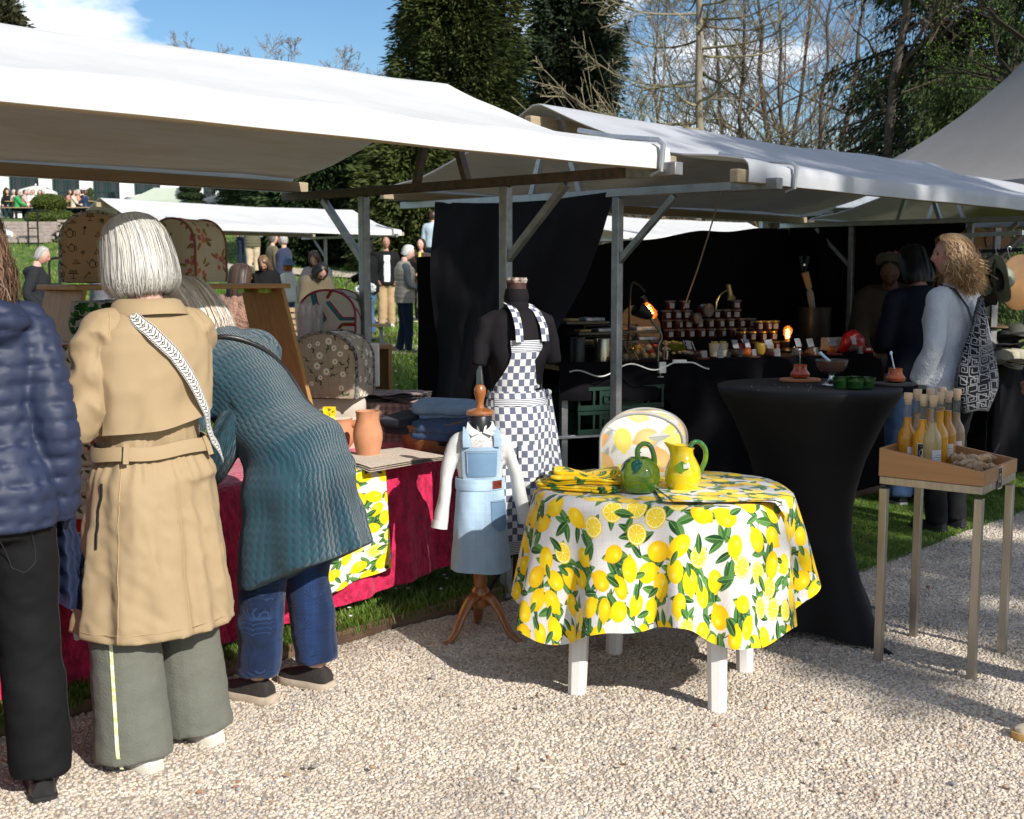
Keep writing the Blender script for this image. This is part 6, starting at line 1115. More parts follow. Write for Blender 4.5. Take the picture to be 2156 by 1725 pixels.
def f_jarcard(c, side=0, card=True, spoon=True):
    def f(t):
        MB().lathe([(.02, 0), (.032, .005), (.035, .016), (.026, .03), (.024, .034), (.026, .05), (.02, .05)], 20).build('jar', mat('jar_%s' % str(c), c, .2, .25, bump=0, coat=.4), t)
        if card:
            r_ = rot('X', R(-28)) @ rot('Z', .2*side); b = MB(); q = np.array([(-.022, 0, 0), (.022, 0, 0), (.022, 0, .06), (-.022, 0, .06)]) @ r_.T+[.004, -.01, .055]; b.add(q, [(0, 1, 2, 3)], [(0, 0), (1, 0), (1, 1), (0, 1)]); b.build('price_card', M_tag, t)
        if spoon: MB().tube([(-.005, 0, .03), (-.03, .02, .11)], .003, 6).build('spoon', M_silver, t)
    return f
seen = [(1468, (.05, .02, .015)), (1548, (.03, .02, .015)), (1573, (.50, .10, .012)), (1706, (.14, .06, .02)), (1753, (.45, .09, .015)), (1797, (.06, .03, .02)), (1620, (.12, .03, .02)), (1680, (.08, .03, .02)), (1450, (.3, .03, .02))]
nmn = ['dark jam tasting jar', 'black jam tasting jar', 'bright orange tasting jar left of the bulb', 'brown tasting jar', 'orange tasting jar right of the bulb with a tilted card', 'dark tasting jar near the red bag', 'dark red tasting jar', 'dark tasting jar next to the lamp', 'cherry tasting jar']
for k, (x, c) in enumerate(seen): small('tasting_jar', nmn[k]+' with spoon on the counter', 'jar', x, .06+.05*(k % 3), 0, f_jarcard(c, k % 3-1, k != 0, k % 2 == 0), 'tasting jars with cards')
def f_card(t): MB().add([(-.02, 0, 0), (.02, 0, 0), (.02, .012, .05), (-.02, .012, .05), (.02, .024, 0), (-.02, .024, 0)], [(0, 1, 2, 3), (3, 2, 4, 5)], [(0, 0), (1, 0), (1, 1), (0, 1), (1, 0), (0, 0)]).build('card', M_tag, t, smooth=False)
for k, (x, lb) in enumerate(((1484, 'tilted beside the dark jam'), (1519, 'before the cream cups'), (1590, 'right of the bright orange jar'), (1638, 'standing alone before the gold lids'), (1640+80, 'left of the orange jar'), (1815, 'before the red bag'))): small('price_card', 'small folded white price card '+lb, 'price card', x, .03, 0, f_card, 'folded price cards', .2*(k % 3-1))
for k, (x, lb) in enumerate(((1455, 'next to the basket of nuts'), (1530, 'before the cream cups'), (1676, 'right of the bulb'), (1560, 'left of the orange jar'))): small('glass_dome', 'tiny glass dome '+lb, 'glass dome', x, .07, 0, lambda t: MB().lathe([(.028, 0), (.028, .035), (.02, .052), (.004, .058)], 18).build('dome', M_clear, t), 'tiny glass domes')
def f_serv(c): return lambda t: MB().lathe([(.05, 0), (.052, .003), (.052, .010), (.002, .011)], 24).build('board', mat('board_%s' % str(c), c, .6, .2), t)
for k, (x, lb) in enumerate(((1478, 'under the cherry jar side'), (1585, 'at the bright orange jar'), (1715, 'right of the bulb'), (1758, 'under the orange jar'))): small('tasting_board', 'thin round tasting board '+lb, 'board', x, .0+.05, -.004, f_serv((.16, .05, .03) if k < 3 else (.3, .05, .06)), 'round tasting boards')
def f_bag(t):
    P_ = np.array([(-.10, 0, 0), (.09, 0, 0), (.085, 0, .09), (.0, 0, .155), (-.06, 0, .12)]); b = MB(); th_ = .05
    b.loft(np.array([P_*[.7, 1, .75]+[0, -th_, .02], P_+[0, -th_*.6, 0], P_+[0, th_*.6, 0], P_*[.7, 1, .75]+[0, th_, .02]])); b.build('bag', mat('red_bag_plastic', (.42, .012, .012), .3, .3, 14, .6, 18, bd=.02, coat=.4), t, sharp=0); q = np.array([(-.04, -.053, .07), (-.015, -.053, .075), (-.012, -.050, .10), (-.038, -.050, .095)]); MB().add(q, [(0, 1, 2, 3)], [(0, 0), (1, 0), (1, 1), (0, 1)]).build('label', M_tag, t)
small('plastic_bag', 'shiny red plastic bag slumped on the counter before the vendor', 'bag', 1795, .25, 0, f_bag)
def f_candy(t): MB().ell((0, 0, .022), (.06, .035, .024), 16, 10).build('pack', mat('red_pack', (.55, .02, .02), .18, .4, 30, .5, 30, coat=.8), t); MB().box((-.015, -.034, .03), (.035, .004, .016)).build('label', M_wht, t)
small('candy_pack', 'bright red shiny sweets pack lit by the sun at the counter end', 'pack', 1826, .05, 0, f_candy); small('paper_box', 'beige paper box behind the tasting jars near the vendor', 'box', 1762, .40, 0, lambda t: MB().box((0, 0, .045), (.22, .12, .09)).build('box', M_beige, t, bev=.004))
def f_crock(t): MB().lathe([(.10, 0), (.115, .03), (.115, .27), (.12, .30), (.115, .30)], 28).build('pot', M_blackm, t); MB().tube([(-.02, 0, .28), (-.045, 0, .40), (-.055, 0, .44)], [.02, .026, .012], 8).build('brush_head', mat('bristle', (.25, .22, .18), .9, .4, 60), t); MB().tube([(-.055, 0, .44), (-.095, 0, .55)], [.022, .026], 10).build('brush_handle', mat('wood_handle', (.38, .24, .10), .6, .2), t)
small('stock_pot', 'tall black pot with a wooden handled brush standing in it', 'pot', 1714, .55, 0, f_crock)
def f_plank(t): MB().lathe([(.16, 0), (.165, .008), (.16, .016), (.002, .017)], 36, (0, 0, .17), rot('X', R(80))).build('board', M_oak, t)
small('round_tray', 'round wooden tray standing behind the black lamp shade', 'tray', 1345, .62, .0, f_plank)
for k, (x, c, lb) in enumerate(((1562, (.30, .02, .02), 'red'), (1600, (.45, .30, .05), 'mustard'), (1618, (.40, .30, .10), 'yellow'))): small('relish_pot', lb+' relish pot behind the tasting cards', 'pot', x, .24, 0, lambda t: MB().lathe([(.03, 0), (.036, .01), (.036, .06), (.03, .075), (.004, .078)], 20).build('pot', mat('relish_%s' % lb, c, .35, .3, 20, bump=.1), t), 'relish pots')
# ---- third stall: rails, clamps, hats, round boards
def s3(u, v, z=0): return st(u, v, z, S3P)
M_felt = mat('hat_felt', (.09, .09, .07), .9, .2, 9, .2, 90); M_feltb = mat('hat_black', (.02, .02, .022), .9, .2); M_board3 = mat('leather_board', (.34, .18, .07), .55, .35, 5, .15, 40); M_red = mat('red_plastic', (.5, .02, .02), .35, .1, bump=0); M_cream = mat('cream_felt', (.48, .44, .34), .9, .15, 12, .2, 80)
rk = thing('hat_rail', 'dark rail with hanging hooks under the third canopy', 'rail', at(2090, 530, 8.6)); a0 = Vector(rk.location); MB().bar(at(1990, 532, 9.0)-a0, at(2156, 526, 8.2)-a0, .025).build('rail', M_blackm, rk); MB().bar(at(1985, 498, 9.05)-a0, at(2156, 490, 8.2)-a0, .03).build('rail', M_zinc, rk); MB().bar(at(2100, 480, 8.5)-a0, Vector((at(2100, 480, 8.5).x, 8.5, 0))-a0, .042).build('post', M_steel, rk)
MB().bar(at(2100, 545, 8.52)-a0, at(2156, 490, 8.25)-a0, .028).build('brace', M_steel, rk)
for k, x in enumerate((2004, 2015, 2040, 2062, 2100, 2125)): p = at(x, 530, 8.9-.005*(x-1990)); MB().tube([p-a0+Vector((.012*cos(a), 0, .02+.014*sin(a))) for a in np.linspace(-.8, 3.6, 9)]+[p-a0+Vector((0, 0, -.03)), p-a0+Vector((.015, 0, -.05))], .003, 5).build('hook', M_zinc, rk)
def clamp(label, x, y, Y, c, s=1, tilt=0):
    p = at(x, y, Y); t = thing('spring_clamp', label, 'clamp', p, 0, 'spring clamps on the stall tubes')
    for sx, a in ((-1, .16), (1, -.16)): MB().tube([(sx*.012*s, 0, -.05*s), (sx*.018*s, 0, 0), (sx*.030*s+tilt*.02, 0, .07*s)], [.006*s, .010*s, .012*s], 8, flat=1.3).build('handle', c if sx > 0 else M_blackm if c is not M_green else M_green, t)
    MB().tube([(0, -.012, 0), (0, .012, 0)], .009*s, 8).build('pivot', M_silver, t)
clamp('green spring clamp at the back corner of the second stall', 1693, 558, 9.8, M_green, 1.0); clamp('clear and red spring clamp on the right tube', 1878, 547, 9.7, M_red, 1.0); clamp('big black and red spring clamp over the blonde woman', 1985, 540, 9.3, M_red, 1.25, .6); clamp('red handled spring clamp right of the big one', 2022, 545, 9.2, M_red, 1.2)
def disc(name, label, cat, x, y, Y, rx, rz_, m, yaw=0, group=None):
    p = at(x, y, Y); t = thing(name, label, cat, p, yaw, group); n = 48; an = np.arange(n)/n*PI2; b = MB(); ring = lambda k, yy: np.stack([rx*k*np.cos(an), np.full(n, yy), rz_*k*np.sin(an)*(1+.03*np.cos(2*an))], -1); b.loft(np.array([ring(.97, -.012), ring(1, -.008), ring(1, .008), ring(.97, .012)])); b.build('board', m, t); return t
disc('round_board', 'large tan leather round board hanging at the right edge', 'board', 2146, 595, 8.6, .155, .205, M_board3, .15); disc('round_board', 'tan round board high under the third canopy', 'board', 2052, 507, 9.4, .13, .10, M_board3, -.1); disc('round_board', 'brown round board right of the tan one under the canopy', 'board', 2100, 505, 9.4, .11, .11, mat('brown_leather', (.20, .09, .04), .6, .3), .2)
def hat(label, p, rz, m, s=1, tiltx=0, tilty=0, band=None, group=None):
    t = thing('hat', label, 'hat', p, rz, group); n = 44; an = np.arange(n)/n*PI2; rings = []
    for rr, z, e in [(.01, .115, 0), (.05, .118, 0), (.078, .10, 0), (.088, .05, 0), (.092, .01, 0), (.105, .0, .004), (.15, .004, .02), (.175, .008, .035), (.172, .003, .035), (.10, -.005, .004)]: rings.append(np.stack([rr*s*np.cos(an), rr*s*1.12*np.sin(an), s*(z+e*np.cos(2*an))], -1))
    MB().loft(np.array(rings), False).build('felt', m, t)
    MB().lathe([(.0935, .012), (.0925, .032), (.091, .032)], 40, cap=False).build('band', band or M_feltb, t); t.rotation_euler = (tiltx, tilty, rz); return t
hat('olive wide brimmed hat hanging sideways on the rail', at(2078, 592, 8.4), .2, M_felt, 1.0, R(10), R(84)); hat('pale green hat with black and white brim hanging in front', at(2096, 590, 8.3), .1, mat('pale_hat', (.34, .36, .26), .8, .2), .95, R(-8), R(78), M_feltb); hat('dark hat hanging behind the olive one', at(2066, 595, 8.6), .4, M_feltb, 1.0, 0, R(98)); hat('dark red cap shape hanging left of the hats', at(2040, 565, 8.7), .3, mat('dark_red_felt', (.10, .012, .014), .9), .55, 0, R(95))
hc = thing('hat_table', 'table with black cloth under the pile of hats', 'table', Vector((3.62, 8.75, 0)), ROW); MB().box((.4, .3, .42), (1.5, .75, .84)).build('cloth', M_black, hc, bev=.01)
for k, (x, y, m, lb) in enumerate(((2125, 760, M_cream, 'cream felt hat at the front of the pile'), (2112, 742, M_cream, 'cream hat in the middle of the pile'), (2142, 745, M_cream, 'cream hat at the right of the pile'), (2085, 700, M_felt, 'olive hat high at the left of the pile'), (2118, 685, M_feltb, 'black hat at the back of the pile'), (2140, 660, M_felt, 'grey hat at the top of the pile'), (2070, 660, mat('tan_felt', (.20, .14, .08), .9), 'tan hat behind the blonde woman'))):
    p = at(x, y, 8.5+.1*(k > 2)); p.z = .86 if k < 3 else .93+.05*(k-3); hat(lb, p, .7*k, m, .9, .06*k, .05, None, 'pile of hats')
# metal awning case on the far vehicle behind
aw = thing('awning_case', 'grey metal box edge of a trailer behind the second stall', 'trailer', at(1815, 425, 13.5)); a0 = Vector(aw.location); MB().box((.15, 0, 0), (1.0, .3, .18)).build('case', M_zinc, aw, bev=.02); MB().box((.15, .3, -1.0), (.9, .5, 1.8)).build('body', M_blackm, aw)
# ================================================================ people
TMP = bpy.data.scenes.new('scratch')
def fuse(b, vox, it=5, keep=None):
    V, F, _, _ = b.arrays(); me = mesh('scratch', V, F, sharp=0); o = bpy.data.objects.new('scratch', me); TMP.collection.objects.link(o)
    m = o.modifiers.new('r', 'REMESH'); m.mode = 'VOXEL'; m.voxel_size = vox
    if it: s = o.modifiers.new('s', 'SMOOTH'); s.iterations = it; s.factor = .5
    vl = TMP.view_layers[0]; vl.update(); me2 = bpy.data.meshes.new_from_object(o.evaluated_get(vl.depsgraph), depsgraph=vl.depsgraph)
    n = len(me2.vertices); V = np.empty(n*3, np.float32); me2.vertices.foreach_get('co', V); V = V.reshape(-1, 3).astype(float); N = np.empty(n*3, np.float32); me2.vertices.foreach_get('normal', N); N = N.reshape(-1, 3).astype(float)
    lt = np.empty(len(me2.polygons), np.int32); me2.polygons.foreach_get('loop_total', lt); li = np.empty(len(me2.loops), np.int32); me2.loops.foreach_get('vertex_index', li); st_ = np.concatenate([[0], np.cumsum(lt)[:-1]])
    F = []
    for k in (3, 4):
        s = st_[lt == k]
        if len(s): F.append(li[s[:, None]+np.arange(k)])
    bpy.data.objects.remove(o); bpy.data.meshes.remove(me); bpy.data.meshes.remove(me2); return V, F, N
def wrinkle(V, N, amp, fr, seed=0, st=(1, 1, 1), o=3): return V+N*(amp*fbm(V*fr*np.array(st), seed, o))[:, None]
M_skin = mat('skin', vcol=True, rough=.55, var=.10, vs=30, bump=.08, bs=150, spec=.35, sss=.12, bd=.001); M_hair = mat('hair', vcol=True, rough=.42, var=.12, vs=40, bump=0, spec=.45)
M_shoe = mat('dark_shoe', (.035, .03, .028), .5, .3, 30, .2, 80); M_sole = mat('pale_sole', (.55, .48, .38), .7, .2, 20)
HN, HM = 36, 30
def head_surface(th, el):
    """unit head: th azimuth from the front (+y), el elevation; returns metres for a 0.23 m head"""
    x = np.sin(th)*np.cos(el); y = np.cos(th)*np.cos(el); z = np.sin(el); X, Y, Z = x*.074, y*.094, z*.118
    low = np.clip(-z, 0, 1); X = X*(1-.30*low**1.3); Y = np.where(y < 0, Y*(1-.50*np.clip(-z-.1, 0, 1)), Y*(1-.06*low)); f = np.clip(y, 0, 1)**1.2
    ax = np.abs(x)
    nose = np.exp(-(x/.15)**2)*np.interp(z, [-.34, -.24, -.15, .05, .28], [0, .85, 1, .42, 0])*.024
    Y = Y+f*(nose-.008*np.exp(-((ax-.36)/.17)**2-((z-.10)/.12)**2)+.005*np.exp(-((z-.27)/.10)**2)*(ax < .75)+.006*np.exp(-(x/.26)**2-((z+.47)/.10)**2)-.003*np.exp(-(x/.3)**2-((z+.62)/.06)**2)+.009*np.exp(-(x/.34)**2-((z+.82)/.14)**2)+.003*np.exp(-((ax-.5)/.2)**2-((z+.1)/.15)**2))
    return np.stack([X, Y, Z], -1)
def add_head(b, Mh, s, skin, old=0, lips=(.45, .18, .15), beard=None):
    el = np.linspace(-pi/2+.03, pi/2-.03, HM)[:, None]; th = (np.arange(HN)/HN*2*pi)[None]; P = head_surface(*np.broadcast_arrays(th, el)); x = np.sin(th)*np.cos(el); z = np.sin(el)+0*th; f = (np.cos(th)*np.cos(el) > .2)
    C = np.ones(P.shape)*np.array(skin); ch = np.exp(-((np.abs(x)-.5)/.25)**2-((z+.15)/.25)**2)*f; C = C*(1-.22*ch[..., None]*np.array([0, 1, 1.1])); lp = (np.exp(-(x/.26)**2-((z+.50)/.07)**2)*f)[..., None]; C = C*(1-lp*.8)+np.array(lips)*lp*.8
    ey = (np.exp(-((np.abs(x)-.36)/.15)**2-((z-.10)/.055)**2)*f)[..., None]; C = C*(1-.75*ey)+np.array((.06, .04, .03))*.75*ey; br = (np.exp(-((np.abs(x)-.38)/.2)**2-((z-.29)/.045)**2)*f)[..., None]; C = C*(1-.5*br)+np.array((.12, .08, .05))*.5*br
    if beard: bb = (np.clip((-.28-z)*4, 0, 1)*f*(1-lp[..., 0]))[..., None]; C = C*(1-bb)+np.array(beard)*bb
    q = lambda P_: (P_*s) @ np.array(Mh.to_3x3()).T+np.array(Mh.translation)
    b.loft(q(P), True, col=C.reshape(-1, 3))
    for sx in (-1, 1):
        b.ell(q(np.array([sx*.073, -.008, 0])), np.array([.010, .018, .031])*s, 10, 8, np.array(Mh.to_3x3()), col=np.array(skin)*[1, .88, .86]); b.ell(q(np.array([sx*.027, .078, .012])), np.array([.0115, .0085, .0085])*s, 8, 6, np.array(Mh.to_3x3()), col=(.05, .035, .03))
HSEG = [8]
def add_hand(b, w, d, up, s, skin, curl=.5, side=1):
    """palm and five fingers from wrist w, pointing along d; up = back of the hand"""
    d = np.array(d, float); d /= np.linalg.norm(d); up = np.array(up, float); up -= d*up.dot(d); up /= np.linalg.norm(up)+1e-9; r_ = np.cross(d, up)*side; w = np.array(w, float); k = .9*s
    b.tube([w-d*.03*k, w+d*.02*k, w+d*.055*k, w+d*.088*k], np.array([.023, .030, .036, .033])*k, 10, flat=.55, col=skin)
    for j, (o_, L) in enumerate(((-.028, .072), (-.010, .084), (.009, .078), (.027, .062))):
        p = w+d*.082*k+r_*o_*k; q = [p]; a = 0
        for f_ in (.42, .33, .25): a += curl*(.8+.12*j); q.append(q[-1]+(d*cos(a)-up*sin(a))*L*f_*k)
        b.tube(q, np.array([.0095, .0088, .0078, .006])*k, HSEG[0], col=skin)
    p = w+d*.028*k-r_*.028*k; b.tube([p, p+(d*.6-r_*.8)*.032*k, p+(d*.9-r_*.45-up*.3)*.058*k, p+(d-r_*.1-up*.5)*.078*k], np.array([.013, .0115, .0095, .007])*k, 8, col=skin)
HAIRP = {'short': [(.127, .012, .014, 0), (.122, .045, .05, 0), (.10, .070, .083, -.004), (.065, .083, .098, -.006), (.02, .085, .098, -.012), (-.03, .080, .088, -.020), (-.065, .062, .062, -.038)],
 'bob': [(.138, .010, .012, -.012), (.134, .034, .038, -.012), (.121, .058, .066, -.013), (.098, .078, .088, -.014), (.06, .092, .104, -.016), (.015, .101, .112, -.018), (-.03, .109, .116, -.02), (-.07, .116, .116, -.02), (-.098, .114, .110, -.02), (-.118, .100, .094, -.018), (-.126, .080, .072, -.012)],
 'long': [(.133, .012, .014, -.005), (.128, .05, .055, -.005), (.105, .079, .09, -.006), (.065, .092, .105, -.008), (.01, .096, .107, -.014), (-.05, .100, .102, -.024), (-.12, .105, .098, -.034), (-.19, .108, .09, -.042), (-.26, .104, .078, -.05), (-.32, .085, .06, -.052)]}
def ribbons(P, Rr, c):
    B, k = P.shape[:2]; T = np.gradient(P, axis=1); T /= np.linalg.norm(T, axis=2, keepdims=True)+1e-9; O = P-c; S = np.cross(T, O); S /= np.linalg.norm(S, axis=2, keepdims=True)+1e-9
    V = np.stack([P-S*Rr[..., None], P+S*Rr[..., None]], 2).reshape(-1, 3); i = np.arange(k-1)*2; f = np.stack([i, i+1, i+3, i+2], -1); return V, (np.arange(B)[:, None, None]*k*2+f).reshape(-1, 4)
def hair(parent, Mh, s, style, cols, seed=1, strands=0, gap=(.9, 1.15), wave=0, frizz=.006, sw=.0016, name='hair', post=None, length=1.0):
    r_ = np.random.default_rng(seed); pr = np.array(HAIRP[style]); pr = pr.copy()
    if length != 1: lo = pr[:, 0] < 0; pr[lo, 0] *= length
    k = np.linspace(0, 1, len(pr)); nr_ = 26 if strands > 800 else 15; kk = np.linspace(0, 1, nr_); pf = np.stack([np.interp(kk, k, pr[:, j]) for j in range(4)], 1); g = np.interp(kk, [0, .16, .32, .5, 1], [0, .15, gap[0], gap[1], gap[1]*1.05]); n = 56 if strands > 800 else 30
    u = np.linspace(0, 1, n)[None]; th = g[:, None]+(2*pi-2*g[:, None])*u
    def pos(th, kq, out=1.0, jz=0): p_ = np.stack([np.interp(kq, kk, pf[:, j]) for j in range(4)], -1); return np.stack([np.sin(th)*p_[..., 1]*out, np.cos(th)*p_[..., 2]*out+p_[..., 3], p_[..., 0]+jz], -1)
    q = lambda P_: (P_*s) @ np.array(Mh.to_3x3()).T+np.array(Mh.translation)
    P = pos(th, np.broadcast_to(kk[:, None], th.shape), (.90 if wave > 2 else .98) if strands else 1.0); P = P+(.006*fbm(P*[26, 26, 9 if style != 'short' else 26], seed))[..., None]*np.array([1, 1, .4])
    if post: P = post(P)
    b = MB(); cb = pick(r_, n, cols)[None]*np.ones((nr_, 1, 1)); Pq = q(P); b.grid(Pq, col=cb.reshape(-1, 3)); Pi = q(P*[.93, .93, 1]); b.grid(Pi, col=cb.reshape(-1, 3)*.8, flip=True)
    if strands:
        nc_ = max(20, strands//26); cid = r_.integers(0, nc_, strands); ct0 = r_.uniform(0, 1, nc_); csw = r_.normal(0, .13, nc_); cen = r_.normal(0, .05, nc_); cou = r_.normal(0, .013, nc_); t0 = np.clip(ct0[cid]+r_.normal(0, .009, strands), 0, 1); kend = np.clip(.96+cen[cid]+r_.normal(0, .035, strands), .5, 1.0); m_ = 10 if wave else 8; s_ = np.linspace(0, 1, m_)[None]; kst = r_.uniform(0, .45, strands)[:, None]; kq = kst*.6+(kend[:, None]-kst*.6)*s_; gg = np.interp(kq, kk, g); sway = ((csw[cid]+r_.normal(0, .03, strands))[:, None]*s_+wave*.07*np.sin(s_*11*r_.uniform(.8, 1.3, strands)[:, None]+r_.uniform(0, 6.28, strands)[:, None])*s_)
        thq = gg+(2*pi-2*gg)*np.clip(t0[:, None]+sway/6.28, 0, 1); out = 1+(cou[cid]+r_.normal(0, .010, strands)+np.where(r_.random(strands) < .03, r_.uniform(.02, .09, strands), 0))[:, None]+.012*s_*r_.normal(0, 1, strands)[:, None]; P = pos(thq, kq, out)+r_.normal(0, frizz, (strands, 1, 3))*s_[..., None]**2
        if wave: P += (wave*.010*np.sin(s_*r_.uniform(9, 16, strands)[:, None]+r_.uniform(0, 6.28, strands)[:, None])*np.clip(s_*2-.4, 0, 1))[..., None]*r_.normal(0, 1, (strands, 1, 3))
        if post: P = post(P)
        V, F = ribbons(q(P), np.broadcast_to(1.5*sw*s*np.interp(np.linspace(0, 1, m_), [0, .7, 1], [1, 1, .3]), (strands, m_)), np.array(Mh.translation)); b.add(V, F, None, np.repeat(pick(r_, nc_, cols)[cid]*r_.uniform(.92, 1.08, (strands, 1)), m_*2, 0))
    return b.build(name, M_hair, parent, colors=True, sharp=0)
TORSO = {'m': [(.485, .092, .066, 0), (.53, .094, .070, 0), (.575, .089, .066, 0), (.62, .084, .060, .003), (.67, .089, .064, .004), (.72, .098, .070, .004), (.765, .102, .066, 0), (.80, .094, .054, -.006), (.825, .070, .042, -.008), (.845, .040, .036, -.004)],
         'f': [(.485, .100, .072, 0), (.53, .101, .073, -.002), (.575, .090, .064, 0), (.62, .077, .054, .003), (.67, .080, .058, .006), (.72, .088, .066, .010), (.765, .090, .058, .002), (.80, .082, .047, -.004), (.825, .055, .036, -.006), (.845, .035, .032, -.002)]}
ARM = {'down': ((.132, .0, .615), (.138, .045, .475)), 'front': ((.135, .01, .635), (.060, .155, .60)), 'pocket': ((.160, -.045, .63), (.112, .055, .515)), 'reach': ((.13, .10, .66), (.085, .25, .585)), 'up': ((.16, .06, .64), (.13, .17, .72))}
def person(label, loc, rz, H=1.72, sex='m', lean=0, arms=('down', 'down'), skin=(.55, .33, .25), top=None, legs=None, shoes=None, hairs=None, yaw=0, nod=0, stance=.055, stride=0, sit=False, vox=.016, group=None, hands=(1, 1), detail=1, headlean=None, beard=None, curl=.5, shrug=0, tw=0, hipback=0, shoeoff=0):
    if vox > .0155 and Vector(loc).y > 13: vox = max(vox, .023)
    """facing local +y. top: dict(m, ease, hem (fraction of H), flare, name); legs: dict(m, w_knee, w_hem)"""
    HSEG[0] = 8 if Vector(loc).y < 12 else 5
    t = thing('person', label, 'person', loc, rz, group); pel = Vector((0, 0, (.52 if not sit else .27)*H)); dz = (pel.z-.52*H)
    Mu = Matrix.Translation(pel) @ Matrix.Rotation(-R(lean), 4, 'X') @ Matrix.Rotation(R(tw), 4, 'Z') @ Matrix.Translation((0, 0, -.52*H)); U = lambda p: np.array(Mu @ Vector(p)); n = 28; an = np.arange(n)/n*2*pi
    def ring(zf, rx, ry, yo=0, e=0, Mx=Mu, sq=2.35): c, s_ = np.cos(an), np.sin(an); k = (np.abs(c)**sq+np.abs(s_)**sq)**(-1/sq); P = np.stack([(rx*H+e)*k*c, yo*H+(ry*H+e)*k*s_, np.full(n, zf*H)], -1); return P @ np.array(Mx.to_3x3()).T+np.array(Mx.translation)
    def arm_pts(side, k):
        a = arms[0 if side < 0 else 1]; a = ARM[a] if isinstance(a, str) else a; sw_ = (.098 if sex == 'm' else .086); sh = (side*sw_*H, -.006*H, (.790+shrug)*H); return [U((side*.060*H, -.006*H, (.795+shrug)*H)), U(sh)]+[U((side*p[0]*H, p[1]*H, p[2]*H)) for p in a]
    def arm_tube(b, side, e, kend=1.0, col=None, r0=1.0):
        p = arm_pts(side, 0); S_, E, Wr = p[1], p[2], p[3]; Wk = E+(Wr-E)*kend; q = [p[0], S_, S_+(E-S_)*.5, E+(S_-E)*.12, E+(Wk-E)*.12, E+(Wk-E)*.55, Wk]; b.tube(q, (np.array([.034, .032, .029, .026, .025, .023, .0185+.004*(kend < 1)])*H*r0+e), 14, col=col); return E, Wr
    hips = [np.array((s_*.052*H, 0, .50*H+dz)) for s_ in (-1, 1)]
    if not sit: knees = [np.array((s_*(stance*.9)*H, .012*H+s_*stride*.45*H, .275*H)) for s_ in (-1, 1)]; ank = [np.array((s_*stance*H, -.012*H+s_*stride*H, .045*H)) for s_ in (-1, 1)]
    if hipback and not sit: knees = [k_+np.array([0, hipback*.55*H, 0]) for k_ in knees]; ank = [k_+np.array([0, hipback*H, 0]) for k_ in ank]
    if sit: knees = [np.array((s_*.07*H, .22*H, .27*H)) for s_ in (-1, 1)]; ank = [np.array((s_*.07*H, .24*H, .04*H)) for s_ in (-1, 1)]
    # body under the clothes: one continuous skin
    b = MB(); b.loft(np.array([ring(z, rx*.86, ry*.84, yo) for z, rx, ry, yo in TORSO[sex]])); nb_, nt = U((0, -.006*H, .82*H)), None
    hl = lean if headlean is None else headlean; hc = Mu @ Vector((0, .004*H, .868*H)); Mh = Matrix.Translation(hc) @ Matrix.Rotation(-R(hl), 4, 'X') @ Matrix.Rotation(R(yaw), 4, 'Z') @ Matrix.Rotation(-R(nod), 4, 'X') @ Matrix.Translation((0, .010*H, .067*H)); hs = .57*H
    b.tube([nb_, np.array(hc)*.6+nb_*.4, np.array(Mh @ Vector((0, -.02*hs*1.7, -.05*hs*1.7)))], np.array([.036, .032, .032])*H, 14); W_ = []
    for s_ in (-1, 1): W_.append(arm_tube(b, s_, 0, r0=.86))
    for h_, k_, a_ in zip(hips, knees, ank): b.tube([h_, h_*.5+k_*.5, k_, k_*.55+a_*.45, a_], np.array([.054, .046, .034, .033, .022])*H, 12)
    V, F, N = fuse(b, max(vox*1.35, .017), 3); bb = MB(); bb.V.append(V); bb.n = len(V); bb.U.append(np.zeros((len(V), 2))); bb.C.append(np.tile(np.array(skin, float), (len(V), 1)))
    for f in F: (bb.F3 if f.shape[1] == 3 else bb.F4).append(f)
    add_head(bb, Mh, hs, skin, beard=beard)
    for i, s_ in enumerate((-1, 1)):
        if hands[i]: E, Wr = W_[i]; d = Wr-E; upv = np.array((s_*1., .15, .2)) if abs(d[2]) > abs(d[1]) else np.array((.0, -.1, 1.)); add_hand(bb, Wr, d, upv, H/1.72, skin, curl, s_)
    bb.build('body', M_skin, t, colors=True, sharp=0)
    info = dict(t=t, Mu=Mu, Mh=Mh, hs=hs, ring=ring, H=H, U=U, pel=pel)
    if legs:
        b = MB(); e = legs.get('ease', .012); wk, wh = legs.get('knee', .043)*H, legs.get('hem', .036)*H; zh = legs.get('zhem', .035)*H
        b.loft(np.array([ring(z, rx*1.0, ry*1.02, yo, e, Matrix.Translation((0, 0, dz))) for z, rx, ry, yo in ((.455, .084, .066, 0), (.49, .093, .070, 0), (.53, .094, .070, 0), (.57, .087, .064, 0), (.60, .081, .058, 0))[:2 if lean > 20 else 3 if (top and top.get('hem', .5) < .48) else 5]]))
        for h_, k_, a_ in zip(hips, knees, ank): c_ = a_+np.array([0, 0, zh-a_[2]]); b.tube([h_, h_*.55+k_*.45, k_, k_*.5+c_*.5, c_], np.array([.058*H+e*.6, .052*H+e*.5, wk, (wk+wh)/2, wh]), 18)
        V, F, N = fuse(b, legs.get('vox', vox), 3); V = wrinkle(V, N, legs.get('wr', .006), 9, 3, (1, 1, 1.6))
        if 'post' in legs: V = legs['post'](V, N)
        me = mesh('trousers', V, F, uv=np.stack([np.arctan2(V[:, 0]-np.sign(V[:, 0])*stance*H, V[:, 1])*.09, V[:, 2]], -1), sharp=0); obj('trousers', me, legs['m'], t)
